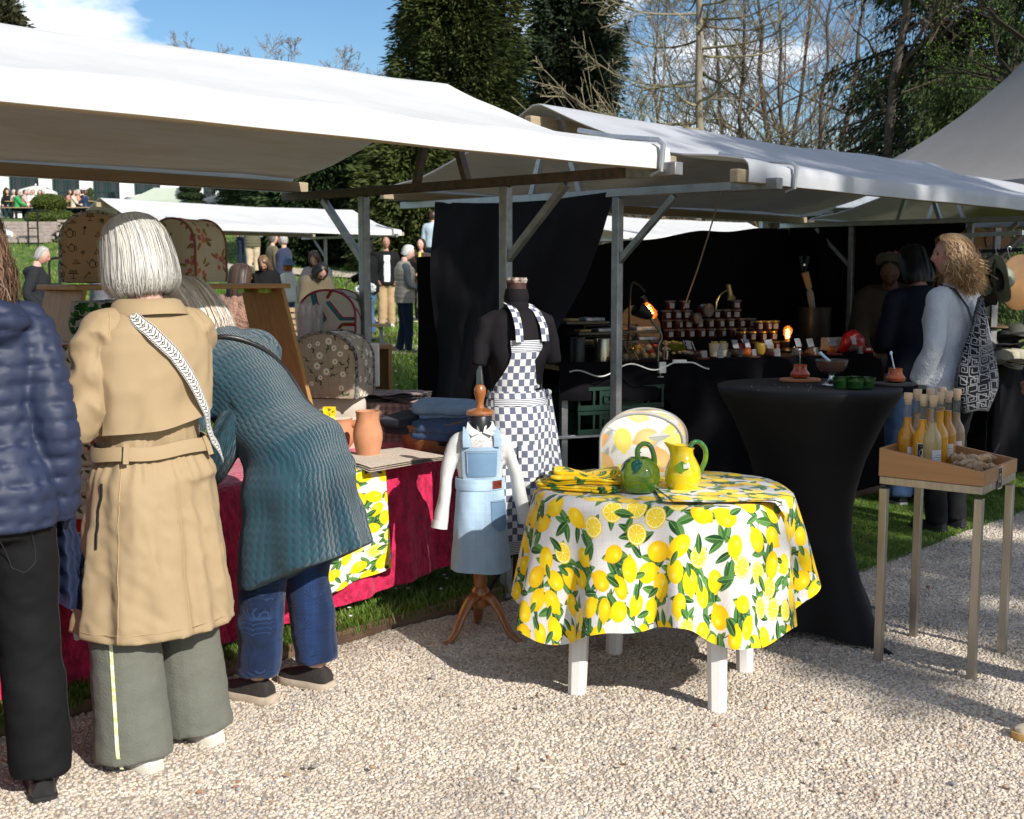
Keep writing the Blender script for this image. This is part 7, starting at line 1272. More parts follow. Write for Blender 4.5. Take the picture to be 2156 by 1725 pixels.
    if top:
        e = top.get('ease', .018); b = MB(); hem = top.get('hem', .47); ts = [x for x in TORSO[sex] if x[0] > max(hem, .50)+.01]; sl = top.get('sleeve', .93)
        rings = [ring(z, rx, ry, yo, e*(1 if z < .79 else .7)) for z, rx, ry, yo in ts]
        if hem < .50:
            fl = top.get('flare', 0); sk = [ring(z, .100+fl*(.53-z), .072+fl*.9*(.53-z), 0, e, Matrix.Translation((0, top.get('skirty', 0)*(.53-z), dz))) for z in np.arange(hem, .535, .03)]
            if lean > 20: sk = sk[:-1]
            rings = sk+rings
        else: rings = [ring(hem, *[np.interp(hem, [x[0] for x in TORSO[sex]], [x[j] for x in TORSO[sex]]) for j in (1, 2, 3)], e)]+rings
        b.loft(np.array(rings))
        if sl > 0:
            for s_ in (-1, 1): arm_tube(b, s_, top.get('se', e*.75), sl)
        if top.get('collar', 1): c0 = np.array(hc); b.tube([nb_-np.array([0, 0, .01]), nb_*.45+c0*.55], [.050*H, .042*H], 18)
        if top.get('hood'): b.ell(np.array(Mu @ Vector((0, -.055*H, .80*H))), (.085*H, .05*H, .04*H), 16, 10)
        V, F, N = fuse(b, top.get('vox', vox), top.get('it', 3)); V = wrinkle(V, N, top.get('wr', .007), top.get('fr', 8), 5, top.get('wst', (1, 1, 1)))
        if 'post' in top: V = top['post'](V, N)
        iM = np.array(Mu.inverted()); Lq = V @ iM[:3, :3].T+iM[:3, 3]; wq = np.clip((V[:, 2:3]-(pel.z-.06))/.16, 0, 1) if lean > 20 else 1.0; Lq = Lq*wq+(V-np.array([0, .0, dz]))*(1-wq); me = mesh(top.get('name', 'jacket'), V, F, uv=np.stack([np.arctan2(Lq[:, 0], -Lq[:, 1]-.0*Lq[:, 2])*.19, Lq[:, 2]], -1), sharp=0)
        o = obj(top.get('name', 'jacket'), me, top['m'], t); info['top'] = o
    if shoes is not False:
        ms, so = (shoes or (M_shoe, M_sole))
        for a_ in ank:
            a_ = a_+np.array([0, shoeoff, 0]); b = MB(); prof = [(-.055, .030, .055), (-.035, .038, .065), (.02, .037, .068), (.08, .043, .048), (.125, .043, .036), (.155, .036, .028), (.172, .018, .018)]; k = H/1.72; rg = []
            for y, w, h in prof: c = np.linspace(0, 2*pi, 18, endpoint=False); rg.append(np.stack([a_[0]+w*k*np.cos(c), np.full(18, a_[1]+y*k), .024*k+h*k*np.clip(np.sin(c), -.1, 1)*(1.0)+.0], -1))
            so_ = MB(); outline = np.array([(-.062, .028), (-.04, .040), (.02, .039), (.08, .046), (.13, .046), (.165, .034), (.182, .012)]); pl = np.concatenate([outline*[1, 1], outline[::-1]*[1, -1]]); rr_ = [np.stack([a_[0]+pl[:, 1]*k*q, a_[1]+pl[:, 0]*k, np.full(len(pl), z)], -1) for z, q in ((.0, .94), (.006, 1), (.024*k, 1.0), (.03*k, .95))]
            sh_ = b.loft(np.array(rg)).build('shoe', ms, t, sharp=50); so_.loft(np.array(rr_)).build('sole', so, sh_, sharp=40)
    if hairs: info['hair'] = hair(t, Mh, hs, hairs.get('style', 'short'), hairs['cols'], hairs.get('seed', 1), hairs.get('strands', 500 if Vector(loc).y < 14 else 160), hairs.get('gap', (.9, 1.15)), hairs.get('wave', 0), hairs.get('frizz', .005), hairs.get('sw', .0022), post=hairs.get('post'), length=hairs.get('length', 1.0))
    return info
def fab(name, col, **k): return mat(name, col, k.pop('rough', .88), k.pop('var', .15), k.pop('vs', 7), k.pop('bump', .3), k.pop('bs', 160), bd=k.pop('bd', .0025), sheen=k.pop('sheen', .12), spec=.2, **k)
GREYH = [(.42, .40, .37), (.50, .48, .45), (.30, .28, .26)]; BRN = [(.055, .03, .018), (.075, .042, .025), (.04, .022, .014)]; BLK = [(.012, .010, .009), (.02, .016, .014)]
F_jean = fab('blue_jean_cloth', (.045, .09, .19), col2=(.07, .13, .25)); F_djean = fab('dark_jean_cloth', (.012, .020, .042), sheen=0); F_blk = fab('black_wool', (.009, .009, .010), sheen=0); F_char = fab('charcoal_fleece', (.020, .021, .024), sheen=0); F_beig = fab('sand_cotton', (.50, .40, .28)); F_bbr = fab('brown_corduroy', (.055, .032, .024)); F_tan = fab('tan_chino', (.42, .29, .16)); F_khaki = fab('khaki_wool', (.13, .105, .065)); F_wht = fab('white_cotton', (.74, .73, .70), var=.05); F_blue = fab('pale_blue_cotton', (.42, .50, .58)); F_navy = fab('navy_nylon', (.020, .030, .070), rough=.42, bump=.2); F_pink = fab('pink_cotton', (.60, .34, .32)); F_fur = fab('fawn_fur', (.36, .20, .14), var=.45, vs=24, bump=1.0, bs=60, bd=.02); F_slate = fab('slate_jersey', (.10, .115, .13)); F_vest = fab('putty_nylon', (.36, .32, .25), rough=.5)
W_shoe = (mat('white_shoe', (.70, .69, .66), .5, .06, bump=.05), mat('cream_sole', (.62, .58, .48), .7, .1)); G_shoe = (fab('grey_suede', (.13, .12, .12)), M_sole)
FS = (.60, .36, .28)
def bands(per, amp, base=.0, tilt=0):
    def f(V, N): return V+N*(amp*(np.abs(np.sin((V[:, 2]+tilt*V[:, 0]+.010*vnoise(V*9, 4))*pi/per))**.6-.5)*(V[:, 2] > base))[:, None]
    return f
def gp2(x, y, Y): p = at(x, y, Y); return Vector((p.x, Y, float(terr(np.array(p.x), np.array(float(Y))))+.03))
def face(a): return -R(a)   # bearing clockwise from straight ahead
# ---------------- strollers on the lawn
person('man in a dark grey hooded fleece and jeans, hand in pocket, at the far left', gp2(78, 700, 16.3), face(78), 1.76, 'm', arms=('down', 'pocket'), skin=(.62, .33, .26), top=dict(m=F_char, hem=.47, ease=.035, hood=1, name='hoodie', sleeve=.95), legs=dict(m=F_djean, ease=.018), hairs=dict(cols=GREYH), nod=18, lean=4)
person('white haired man in a putty quilted gilet with grey sleeves and dark jeans', gp2(853, 720, 19.7), face(72), 1.79, 'm', arms=('front', 'front'), skin=(.62, .38, .31), top=dict(m=F_slate, hem=.50, ease=.012, name='jersey', sleeve=.96), legs=dict(m=F_djean, ease=.012), hairs=dict(cols=[(.55, .54, .52), (.62, .61, .6)]), nod=22, shoes=G_shoe, stride=.03)
v_ = bpy.data.objects[[o.name for o in bpy.data.objects if o.type == 'EMPTY' and o.get('label', '').startswith('white haired man in a putty')][0]]
def gilet(t, H, m, name='gilet', lo=.47):
    n = 30; an = np.arange(n)/n*2*pi; rg = []
    for z in np.linspace(lo, .845, 44): rx, ry, yo = [np.interp(z, [x[0] for x in TORSO['m']], [x[j] for x in TORSO['m']]) for j in (1, 2, 3)]; e = .034*(1 if z < .8 else .6)+.010*abs(sin(z*H*pi/.075))**.6; k = (np.abs(np.cos(an))**2.4+np.abs(np.sin(an))**2.4)**(-1/2.4); rg.append(np.stack([(rx*H+e)*k*np.cos(an)*(1 if z < .77 else .93), yo*H+(ry*H+e)*k*np.sin(an), np.full(n, z*H)], -1))
    MB().loft(np.array(rg)).build(name, m, t)
gilet(v_, 1.79, F_vest)
person('woman in a sand jacket and brown trousers seen from behind beside the black cloth', gp2(916, 730, 19.2), face(-18), 1.60, 'f', arms=('down', 'front'), top=dict(m=F_beig, hem=.52, ease=.05, name='jacket', sleeve=.9), legs=dict(m=F_bbr, ease=.03, knee=.05, hem=.045), hairs=dict(cols=[(.20, .19, .18), (.30, .29, .28), (.08, .075, .07)]), nod=14)
person('man in a dark open jacket, white shirt and tan trousers by the path', gp2(814, 650, 23.8), face(168), 1.78, 'm', arms=('pocket', 'pocket'), skin=(.42, .22, .16), top=dict(m=F_blk, hem=.46, ease=.035, name='jacket'), legs=dict(m=F_tan, ease=.02, knee=.05, hem=.045), hairs=dict(cols=BRN), shoes=W_shoe)
sh = [o for o in bpy.data.objects if o.get('label', '').startswith('man in a dark open jacket')][0]; MB().loft(np.array([np.stack([.065*np.cos(a_), .150+.02*np.sin(a_)+0*a_, np.full(12, z)], -1) for z in np.linspace(.9, 1.42, 4) for a_ in [np.arange(12)/12*6.283]])).build('shirt', F_wht, sh)
person('person in a black hooded jumper with the hood up, standing behind the back post', gp2(778, 690, 22.2), face(-72), 1.76, 'm', arms=('down', 'reach'), skin=(.6, .36, .28), top=dict(m=F_blk, hem=.46, ease=.045, name='hoodie'), legs=dict(m=F_jean, ease=.02), hairs=dict(cols=BLK, style='long', length=.45, gap=(.75, .8)))
person('woman in a brown jacket with yellow scarf between vest man and sand jacket', gp2(888, 640, 24.5), face(200), 1.68, 'f', arms=('front', 'front'), skin=FS, top=dict(m=F_bbr, hem=.44, ease=.03, name='jacket'), legs=dict(m=F_blk), hairs=dict(cols=BRN, style='bob'))
sc_ = [o for o in bpy.data.objects if o.get('label', '').startswith('woman in a brown jacket with yellow')][0]; MB().tube([(-.03, .14, 1.42), (-.02, .155, 1.25), (-.01, .16, 1.02)], [.03, .035, .03], 10).build('scarf', fab('yellow_scarf', (.62, .50, .12)), sc_)
person('man in a pale blue shirt walking away near the dark hedge', gp2(912, 600, 30), face(5), 1.80, 'm', top=dict(m=F_blue, hem=.5, ease=.03, name='shirt'), legs=dict(m=F_djean), hairs=dict(cols=BRN), vox=.022)
person('woman in a pink top on the far lawn, seen below the far canopy', gp2(512, 560, 34), face(20), 1.68, 'f', top=dict(m=F_pink, hem=.48, name='shirt'), legs=dict(m=F_djean), hairs=dict(cols=BRN, style='bob'), vox=.024)
person('man in an olive gilet and pale blue sleeves on the far lawn', gp2(533, 580, 31), face(-10), 1.78, 'm', arms=('front', 'front'), top=dict(m=F_blue, hem=.5, name='shirt'), legs=dict(m=F_beig), hairs=dict(cols=BRN), vox=.024)
gilet([o for o in bpy.data.objects if o.get('label', '').startswith('man in an olive gilet')][0], 1.78, fab('olive_nylon', (.11, .10, .06)))
person('walker in black jacket and jeans standing high on the far lawn', gp2(552, 540, 38), face(150), 1.74, 'm', top=dict(m=fab('grey_tweed', (.16, .16, .17)), hem=.46, ease=.03), legs=dict(m=F_blk), hairs=dict(cols=BLK), vox=.024)
person('walker in blue jeans carrying a white bag, legs below the far canopy', gp2(637, 548, 37), face(100), 1.74, 'm', arms=('front', 'front'), top=dict(m=F_navy, hem=.47, ease=.03), legs=dict(m=F_jean, hem=.03), hairs=dict(cols=BRN), vox=.024, stride=.05)
person('walker in pale blue jeans on the path below the far canopy edge', gp2(680, 545, 37), face(30), 1.74, 'm', top=dict(m=F_wht, hem=.47), legs=dict(m=fab('light_jean', (.22, .36, .50)), hem=.03), hairs=dict(cols=BRN), vox=.024, stride=.04)
# shoppers at the far stall table
person('grey haired man in an olive jacket turning to the man in navy', gp2(577, 640, 25.5), face(60), 1.70, 'm', top=dict(m=F_khaki, hem=.46, ease=.03), legs=dict(m=F_djean), hairs=dict(cols=[(.14, .12, .10), (.2, .18, .16)]), vox=.02)
person('man in a navy coat facing the olive jacket', gp2(600, 640, 24.6), face(-80), 1.76, 'm', top=dict(m=fab('navy_wool', (.028, .036, .07)), hem=.42, ease=.04), legs=dict(m=F_blk), hairs=dict(cols=GREYH), vox=.02)
person('child in a white shirt and blue bucket hat, seen from the side', gp2(607, 660, 22.0), face(-60), 1.42, 'f', top=dict(m=F_wht, hem=.46, ease=.03, name='shirt'), legs=dict(m=F_jean), hairs=dict(cols=[(.35, .12, .03)], style='bob'), vox=.02)
def hat_on(label_start, col, kind='bucket'):
    t = [o for o in bpy.data.objects if o.get('label', '').startswith(label_start)][0]; bz = max((max((o.matrix_basis @ Vector(c)).z for c in o.bound_box) for o in t.children), default=1.5); m = fab('hat_%s' % label_start[:9].replace(' ', '_'), col); n = 28
    cx_, cy_ = [sum(c[i] for o in t.children if o.name.startswith('hair') for c in o.bound_box)/8 for i in (0, 1)]
    pr = [(.01, .02), (.06, .015), (.088, -.02), (.098, -.065), (.105, -.078), (.15, -.105), (.148, -.11), (.10, -.082)] if kind == 'bucket' else [(.01, .012), (.07, .008), (.10, -.015), (.108, -.05), (.098, -.075), (.09, -.078)]
    MB().lathe(pr, n, (cx_, cy_, bz), cap=False).build('hat', m, t)
hat_on('child in a white shirt', (.10, .17, .28))
person('woman in a black coat with long brown hair looking down at the far stall', gp2(564, 700, 18.6), face(178), 1.66, 'f', lean=14, arms=('reach', 'reach'), skin=(.52, .28, .20), top=dict(m=F_blk, hem=.40, ease=.04, name='coat'), legs=dict(m=F_blk), hairs=dict(cols=[(.13, .08, .045), (.18, .11, .06)], style='long', gap=(.7, .75)), nod=30, vox=.018)
person('stooping person in a khaki jacket with dark hair behind the glass vases', gp2(655, 700, 17.0), face(150), 1.68, 'f', lean=34, arms=('reach', 'reach'), skin=(.5, .28, .22), top=dict(m=F_khaki, hem=.42, ease=.05, name='jacket'), legs=dict(m=F_blk), hairs=dict(cols=BLK, style='bob', gap=(.75, .8)), nod=25, vox=.018)
person('woman with long dark hair and pale woolly coat behind the stooping khaki jacket', gp2(672, 690, 18.6), face(185), 1.72, 'f', lean=12, arms=('reach', 'reach'), skin=(.5, .29, .22), top=dict(m=fab('oat_wool', (.30, .26, .22), bump=.8, bs=60), hem=.40, ease=.05, name='coat'), legs=dict(m=F_blk), hairs=dict(cols=BRN, style='long', gap=(.6, .65)), nod=28, vox=.018)
person('woman in a fawn fluffy coat with dark brown hair, behind the pine shelf', gp2(500, 720, 9.4), face(25), 1.55, 'f', arms=('front', 'front'), top=dict(m=F_fur, hem=.40, ease=.06, wr=.016, fr=14, name='fur_coat', vox=.014), legs=dict(m=F_blk), hairs=dict(cols=BRN, style='long', length=.8, strands=900), lean=4)
person('person in an olive beanie half hidden behind the fluffy coat', gp2(520, 700, 13.5), face(160), 1.50, 'f', top=dict(m=F_khaki, hem=.42, ease=.04), legs=dict(m=F_blk), hairs=dict(cols=BRN, style='bob'), vox=.018); hat_on('person in an olive beanie', (.085, .08, .035), 'beanie')
person('person in a grey striped top behind the shelf, only the trunk showing', gp2(222, 700, 17.5), face(30), 1.62, 'm', top=dict(m=fab('grey_stripe', (.16, .16, .18)), hem=.45, ease=.03), legs=dict(m=F_blk), hairs=dict(cols=BRN), vox=.02)
# seated crowd on the terrace, small in the picture
r_c = np.random.default_rng(3); tops_c = [F_blk, fab('green_jersey', (.03, .28, .07)), F_wht, F_pink, fab('cream_knit', (.55, .48, .38)), F_navy, fab('mustard_knit', (.5, .32, .03)), fab('coral_knit', (.6, .25, .18))]
seats = [(18, 56, 0, 'in black at the far left of the terrace'), (31, 54.5, 4, 'in a cream jacket left of the green jersey'), (39, 54, 1, 'in a green jersey on the terrace'), (54, 54.2, 3, 'in pink across from the green jersey'), (63, 55, 4, 'in beige at the first long table'), (72, 54.4, 2, 'in white with a navy lap at the first table'), (86, 54, 6, 'in mustard beside the clipped shrub'), (93, 55, 4, 'in cream left of the clipped shrub'), (147, 54.6, 7, 'in coral just right of the clipped shrub'), (157, 54.2, 4, 'in oat at the second long table'), (166, 54.4, 7, 'in coral facing camera at the second table'), (175, 54.8, 0, 'in black at the second long table'), (182, 54.2, 5, 'in navy at the right end of the second table')]
for k, (x, Y, c, lb) in enumerate(seats): person('seated guest '+lb, gp2(x, 460, Y), face(r_c.choice([80, -80, 170])), 1.68, 'fm'[k % 2], sit=True, arms=('reach', 'reach'), top=dict(m=tops_c[c], hem=.50, ease=.035), legs=dict(m=F_djean), hairs=dict(cols=[BRN, GREYH, BLK][k % 3], style='bob' if k % 2 == 0 else 'short', strands=0), vox=.032, group='guests seated on the terrace')
for k, (x, Y, lb) in enumerate(((52, 54.3, 'left'), (165, 54.4, 'right'))):
    p = gp2(x, 460, Y); bt = thing('beer_table', lb+' long wooden table among the seated terrace guests', 'table', p); MB().box((0, 0, .74), (1.5, .5, .03)).build('tabletop', M_pine, bt)
    for sx in (-.6, .6): MB().box((sx, 0, .365), (.05, .4, .71)).build('leg', M_green, bt)
    for q, sy in enumerate((-.55, .55)): be = thing('bench', ('near', 'far')[q]+' bench of the '+lb+' terrace table', 'bench', p+Vector((0, sy, 0))); MB().box((0, 0, .44), (1.5, .25, .03)).build('seat', M_pine, be); MB().box((-.6, 0, .21), (.05, .2, .42)).build('leg', M_green, be); MB().box((.6, 0, .21), (.05, .2, .42)).build('leg', M_green, be)
# far stall goods: table, crates, flower bouquet
ft = thing('stall_table', 'grey boarded table of the far stall behind the shelf', 'table', gp2(700, 700, 17.6), ROW); MB().box((-2.5, 0, .70), (4.6, .8, .04)).build('tabletop', M_pine, ft)
for x in (-4.6, -2.5, -.4): MB().box((x, 0, .34), (.05, .6, .68)).build('leg', M_pine, ft)
fc_ = thing('flower_bouquet', 'bunch of white flowers at the foot of the hooded person', 'flowers', at(768, 612, 15.5)); b = MB()
for k, (dx, dz, rr) in enumerate(((-.06, .01, .062), (.03, .06, .075), (.0, -.045, .06), (.085, .03, .06))):
    for j in range(46): d = rng.normal(size=3); d /= np.linalg.norm(d); b.ell(np.array([dx, 0, dz])+d*rr*.8, np.array((.022, .016, .02)), 6, 4)
b.build('blossom', M_petal, fc_); b = MB(); V, F, c = leaves(rng, rng.normal(0, .06, (60, 3))+[0, 0, -.07], rng.normal(size=(60, 3)), .08, .035, pick(rng, 60, [(.05, .12, .03)])); b.add(V, F, None, c); b.build('foliage', M_leafd, fc_, colors=True, smooth=False); zf_ = fc_.location.z; MB().lathe([(.05, -.62), (.07, -.60), (.075, -.10), (.07, -.10)], 18).build('vase', M_blackm, fc_)
fst = thing('flower_stand', 'black stand under the bunch of white flowers', 'stand', at(768, 612, 15.5)+Vector((0, 0, -.62))); MB().box((0, 0, -.01), (.3, .3, .02)).bar((0, 0, -.02), (0, 0, -(zf_-.62)+.05), .05).build('stand', M_blackm, fst)
bx_ = thing('cardboard_drum', 'round pale box on a shelf right of the hexagon cover', 'box', at(766, 660, 14.5)); MB().lathe([(.10, -.12), (.10, .12), (.104, .12), (.104, .15), (.002, .151)], 28).build('box', M_pine, bx_); shf = thing('plank_shelf', 'plank shelf under the round pale box', 'shelf', at(768, 681, 14.5)+Vector((0, 0, -.022))); MB().box((0, 0, 0), (.6, .3, .03)).build('plank', M_pine, shf); MB().bar((.2, 0, -.02), (.2, 0, -.86), .04).bar((-.2, 0, -.02), (-.2, 0, -.86), .04).build('leg', M_steel, shf)
cr_ = thing('wooden_crate', 'small slatted wooden crate behind the glass vases', 'crate', at(618, 668, 14.0)); 
for k in range(4): MB().box((0, -.12, -.12+.07*k), (.42, .014, .05)).build('slat', M_pine, cr_)
for x in (-.19, .19): MB().box((x, 0, 0), (.03, .22, .33)).build('end', M_pine, cr_)
crs = thing('plank_table', 'low plank table carrying the slatted crate', 'table', at(618, 668, 14.0)+Vector((0, 0, -.19))); MB().box((0, 0, 0), (.9, .4, .03)).build('tabletop', M_pine, crs); MB().bar((-.3, 0, 0), (-.3, 0, -.75), .05).bar((.3, 0, 0), (.3, 0, -.75), .05).build('leg', M_steel, crs)
# ---------------- people at the second stall
blonde = person('blonde woman in a fluffy pale grey cardigan carrying a maze print bag', gz(1985, 1118), face(-36), 1.71, 'f', arms=(((.142, -.035, .63), (.135, .035, .51)), ((.142, -.03, .63), (.13, .035, .51))), skin=(.55, .29, .23), top=dict(m=fab('pale_grey_bouclé'.replace('é', 'e'), (.50, .52, .56), bump=.9, bs=90, bd=.008, var=.12, sheen=.5), hem=.47, ease=.022, se=.014, wr=.006, name='cardigan', vox=.011, it=3), legs=dict(m=F_blk, ease=.012), shoes=(fab('black_boot', (.012, .012, .012)), fab('black_sole', (.01, .01, .01))), hairs=dict(cols=[(.40, .24, .11), (.50, .33, .17), (.30, .17, .08), (.45, .27, .13)], style='long', length=.60, strands=6500, wave=3.4, frizz=.015, sw=.0016, gap=(.95, 1.25)), hands=(0, 0), vox=.012, yaw=52)
M_clip = mat('hair_clip', (.02, .015, .012), .3, .1, bump=0); Mh = blonde['Mh']; hs = blonde['hs']; q = lambda p: np.array(Mh @ Vector(p)*1.0)
MB().tube([q((-.092*hs*1.0, -.01, .075)), q((-.098*hs, -.015, .045)), q((-.098*hs, -.03, .005))], [.006, .009, .004], 8).build('hair_clip', M_clip, blonde['t'])
# bag on her back: slouchy sack with broad strap
bt_ = thing('shoulder_bag', 'black slouchy shoulder bag with a white maze print on the blonde woman', 'bag', blonde['t'].location, blonde['t'].rotation_euler.z); b = MB(); n = 34; an = np.arange(n)/n*2*pi; rg = []
for s in np.linspace(0, 1, 22): w = .012+.165*np.sin(np.clip(s*1.02, 0, 1)**1.15*pi*.62)**1.1*(1-.35*max(0, s-.8)/.2); d = .010+.075*s*(1-.45*max(0, s-.8)/.2); c = np.array([.02-.055*s, -.165-.035*s, 1.37-.64*s]); rg.append(np.stack([c[0]+w*np.cos(an), c[1]+d*np.sin(an)+.008*np.sin(an*3+s*9), np.full(n, c[2])+.01*np.sin(an*2+s*5)], -1))
b.loft(np.array(rg)); b.build('sack', K_maze, bt_, sharp=0); MB().tube([(.03, -.12, 1.42), (.055, .0, 1.455), (.05, .08, 1.41), (.03, .13, 1.3)], .016, 10, flat=.4).build('strap', K_maze, bt_); MB().tube([(-.085, .03, 1.44), (-.10, -.08, 1.41), (-.075, -.15, 1.31), (-.045, -.18, 1.18)], .012, 8, flat=.4).build('strap', M_blackm, bt_)
person('vendor in a flat cap and brown jumper bending over the counter end', Vector((2.86, 9.05, .02)), face(-160), 1.68, 'm', lean=22, arms=('reach', 'reach'), skin=(.11, .055, .04), top=dict(m=fab('brown_fleece', (.05, .038, .028), sheen=0), hem=.46, ease=.05, name='jumper'), legs=dict(m=F_blk), hairs=dict(cols=BLK), nod=14, beard=(.03, .02, .015)); hat_on('vendor in a flat cap', (.075, .062, .045), 'cap')
person('customer in a navy coat and jeans with back turned at the dark counter', gz(1915, 1062), face(-14), 1.68, 'm', arms=('front', 'front'), skin=(.4, .22, .17), top=dict(m=fab('dark_navy_coat', (.003, .005, .012), sheen=0), hem=.44, ease=.022, name='coat'), legs=dict(m=F_jean, ease=.03, knee=.055, hem=.05), hairs=dict(cols=[(.004, .0035, .003)], style='long', length=.5), nod=22, shoes=(fab('black_trainer', (.015, .015, .016)), mat('grey_sole', (.42, .41, .40), .7)))
person('person in a navy jacket cut off by the right edge of the picture', Vector((3.62, 7.9, .02)), face(-40), 1.66, 'f', top=dict(m=F_navy, hem=.46, ease=.05), legs=dict(m=F_blk), hairs=dict(cols=BRN, style='bob'))
walker = person('passer by beyond the right edge, only the tip of one suede shoe in view', Vector((2.06, 3.79, .0)), face(-78), 1.72, 'f', top=dict(m=F_khaki, hem=.46, ease=.04), legs=dict(m=F_djean, zhem=.06), hairs=dict(cols=BRN, style='bob'), shoes=(fab('sand_suede', (.50, .42, .31)), mat('gum_sole', (.50, .30, .10), .6, .15)), stance=.09, stride=-.15)
# ================================================================ the three women in front, and the two dress forms
# ---- woman in the beige trench coat
M_trench = fab('trench_cotton', (.335, .245, .142), rough=.72, var=.08, vs=5, bump=.25, bs=340, bd=.001, sheen=.05); M_trenchd = M_trench; M_seam = fab('trench_stitching', (.40, .28, .15))
M_wide = mat('crinkle_gauze', (.128, .131, .107), .9, .12, 12, .8, 130, bd=.003, sheen=.05, stretch=(1.0, 1.0, 1.6)); HT = 1.665
def side_only(N): M_ = N.copy(); M_[:, 2] *= .15; return M_*np.clip(1.35-1.35*np.abs(N[:, 2:3]), 0, 1)
def trench_post(V, N):
    z = V[:, 2]; a = np.arctan2(V[:, 0], -V[:, 1]); rr = np.hypot(V[:, 0], V[:, 1]); below = np.clip((.93-z)/.5, 0, 1); q = np.stack([np.sin(a)*2.1, np.cos(a)*2.1, z*.9+.3*a], -1); ridge = .5-np.abs(fbm(q*1.25, 8, 2)); q2 = np.stack([V[:, 0]*5+z*2.2, V[:, 1]*5, z*3.1], -1)
    fold = (.034*ridge+.007*np.sin(a*11+1.4*np.sin(a*3)))*below**.7; gather = .0045*np.sin(a*27+np.sin(a*7)*2)*np.exp(-((z-.955)/.075)**2); pinch = -.020*np.exp(-((z-.975)/.045)**2)*(rr < .25)
    crease = .026*(.33-np.abs(fbm(q2*1.6, 12, 2)))*(z > .96)+.009*(.3-np.abs(fbm(q2*3.2, 14, 2))); sleeve = .006*np.sin(z*55+V[:, 1]*25+V[:, 0]*12)*(rr > .20)*(z > .98)
    V = V+side_only(N)*(fold+gather+pinch+crease+sleeve)[:, None]; return V
TP = gz(305, 1606); TPC = (gz(318, 1606)+gz(424, 1562))*.5+Vector((-.045, 0, 0))
tr_ = person('grey haired woman in a belted beige trench coat and wide sage trousers', TPC, R(60), HT, 'f', tw=-17, shoeoff=-.035, arms=(((.136, .0, .625), (.140, .105, .70)), ((.105, .075, .64), (.02, .185, .63))), skin=(.66, .38, .31), lean=1, top=dict(m=M_trench, hem=.250, flare=.125, ease=.027, se=.020, wr=.004, fr=7, wst=(1, 1, .6), vox=.009, it=4, post=trench_post, name='trench_coat', sleeve=.97, collar=0), legs=dict(m=M_wide, ease=.004, knee=.062, hem=.071, zhem=.024, wr=.004, vox=.010), shoes=W_shoe, stance=.078, stride=.0, hairs=dict(cols=[(.50, .485, .455), (.56, .545, .515), (.44, .425, .39), (.53, .50, .45)], style='bob', strands=9500, sw=.0008, frizz=.006, gap=(.8, .95), seed=5), nod=10, vox=.011, curl=.35)
tt_, ring_, UU = tr_['t'], tr_['ring'], tr_['U']; nA = 28
def back_pt(ang, z, e): # point on the upper garment at azimuth ang from the back (+ to her right), height z, offset e, in her frame
    T_ = TORSO['f']; zf = z/HT; rx, ry, yo = [np.interp(zf, [x[0] for x in T_], [x[j] for x in T_]) for j in (1, 2, 3)]; c, s_ = np.sin(ang), -np.cos(ang); k = (np.abs(c)**2.35+np.abs(s_)**2.35)**(-1/2.35); return UU(((rx*HT+e)*k*c, yo*HT+(ry*HT+e)*k*s_, z))
def patch(name, m, parent, a0, a1, z0, z1, e0, e1, na=26, nz=22, zf=None, wav=.004, seed=2):
    A_ = np.linspace(a0, a1, na); Z_ = np.linspace(0, 1, nz); P = np.array([[back_pt(a, (z1+(z0-z1)*t)+(zf(a, t) if zf else 0), e0+(e1-e0)*t+wav*sin(a*7+t*3)*t+.012*(.3-abs(float(fbm(np.array([a*2.6+t*1.1, t*2.4, seed]), 21, 2))))*(.35+.65*t)) for a in A_] for t in Z_]); P2 = P+np.array([0, .004, 0]); b = MB().grid(P, flip=False).grid(P2, flip=True).grid(np.stack([P[-1], P2[-1]]), flip=False); return b.build(name, m, parent, sharp=60)
patch('storm_flap', M_trench, tt_, -1.15, 1.10, 1.055, 1.385, .038, .060, na=44, nz=36, zf=lambda a, t: t*.03*a-.012*t*cos(a*2), wav=.006)
# collar, belt, loops
cz = .842*HT; rg = []
for k, (z, e, ty) in enumerate(((1.375, .040, 0), (1.40, .030, 0), (1.425, .027, -.004), (1.412, .042, -.01), (1.385, .056, -.018), (1.368, .060, -.02))): n = 40; an = np.arange(n)/n*2*pi; rx, ry = .036*HT+e, .034*HT+e*.9; rg.append(np.array([UU((rx*np.cos(a), ty+ry*np.sin(a)+.0, z+.012*np.sin(a)*(-1 if k > 2 else 0))) for a in an]))
MB().loft(np.array(rg), False).build('collar', M_trench, tt_, sharp=70)
def ring_band(name, z0, h, e, m, tilt=.06, wob=.003):
    n = 72; an = np.arange(n)/n*2*pi; rows = []
    for dz_, de in ((0, -.003), (0, .003), (h*.5, .006), (h, .003), (h, -.003)): rows.append(np.array([back_pt(a, z0+dz_+tilt*.1*sin(a)+wob*sin(a*5), e+de) for a in an]))
    return MB().grid(np.array(rows), cu=True).build(name, m, tt_, sharp=50)
ring_band('belt', .955, .040, .030, M_trench)
for a in (-.75, .75): p = [back_pt(a, z, .040) for z in (.945, .965, .985, 1.003)]; MB().tube(p, .006, 6, flat=1.8).build('belt_loop', M_trench, tt_)
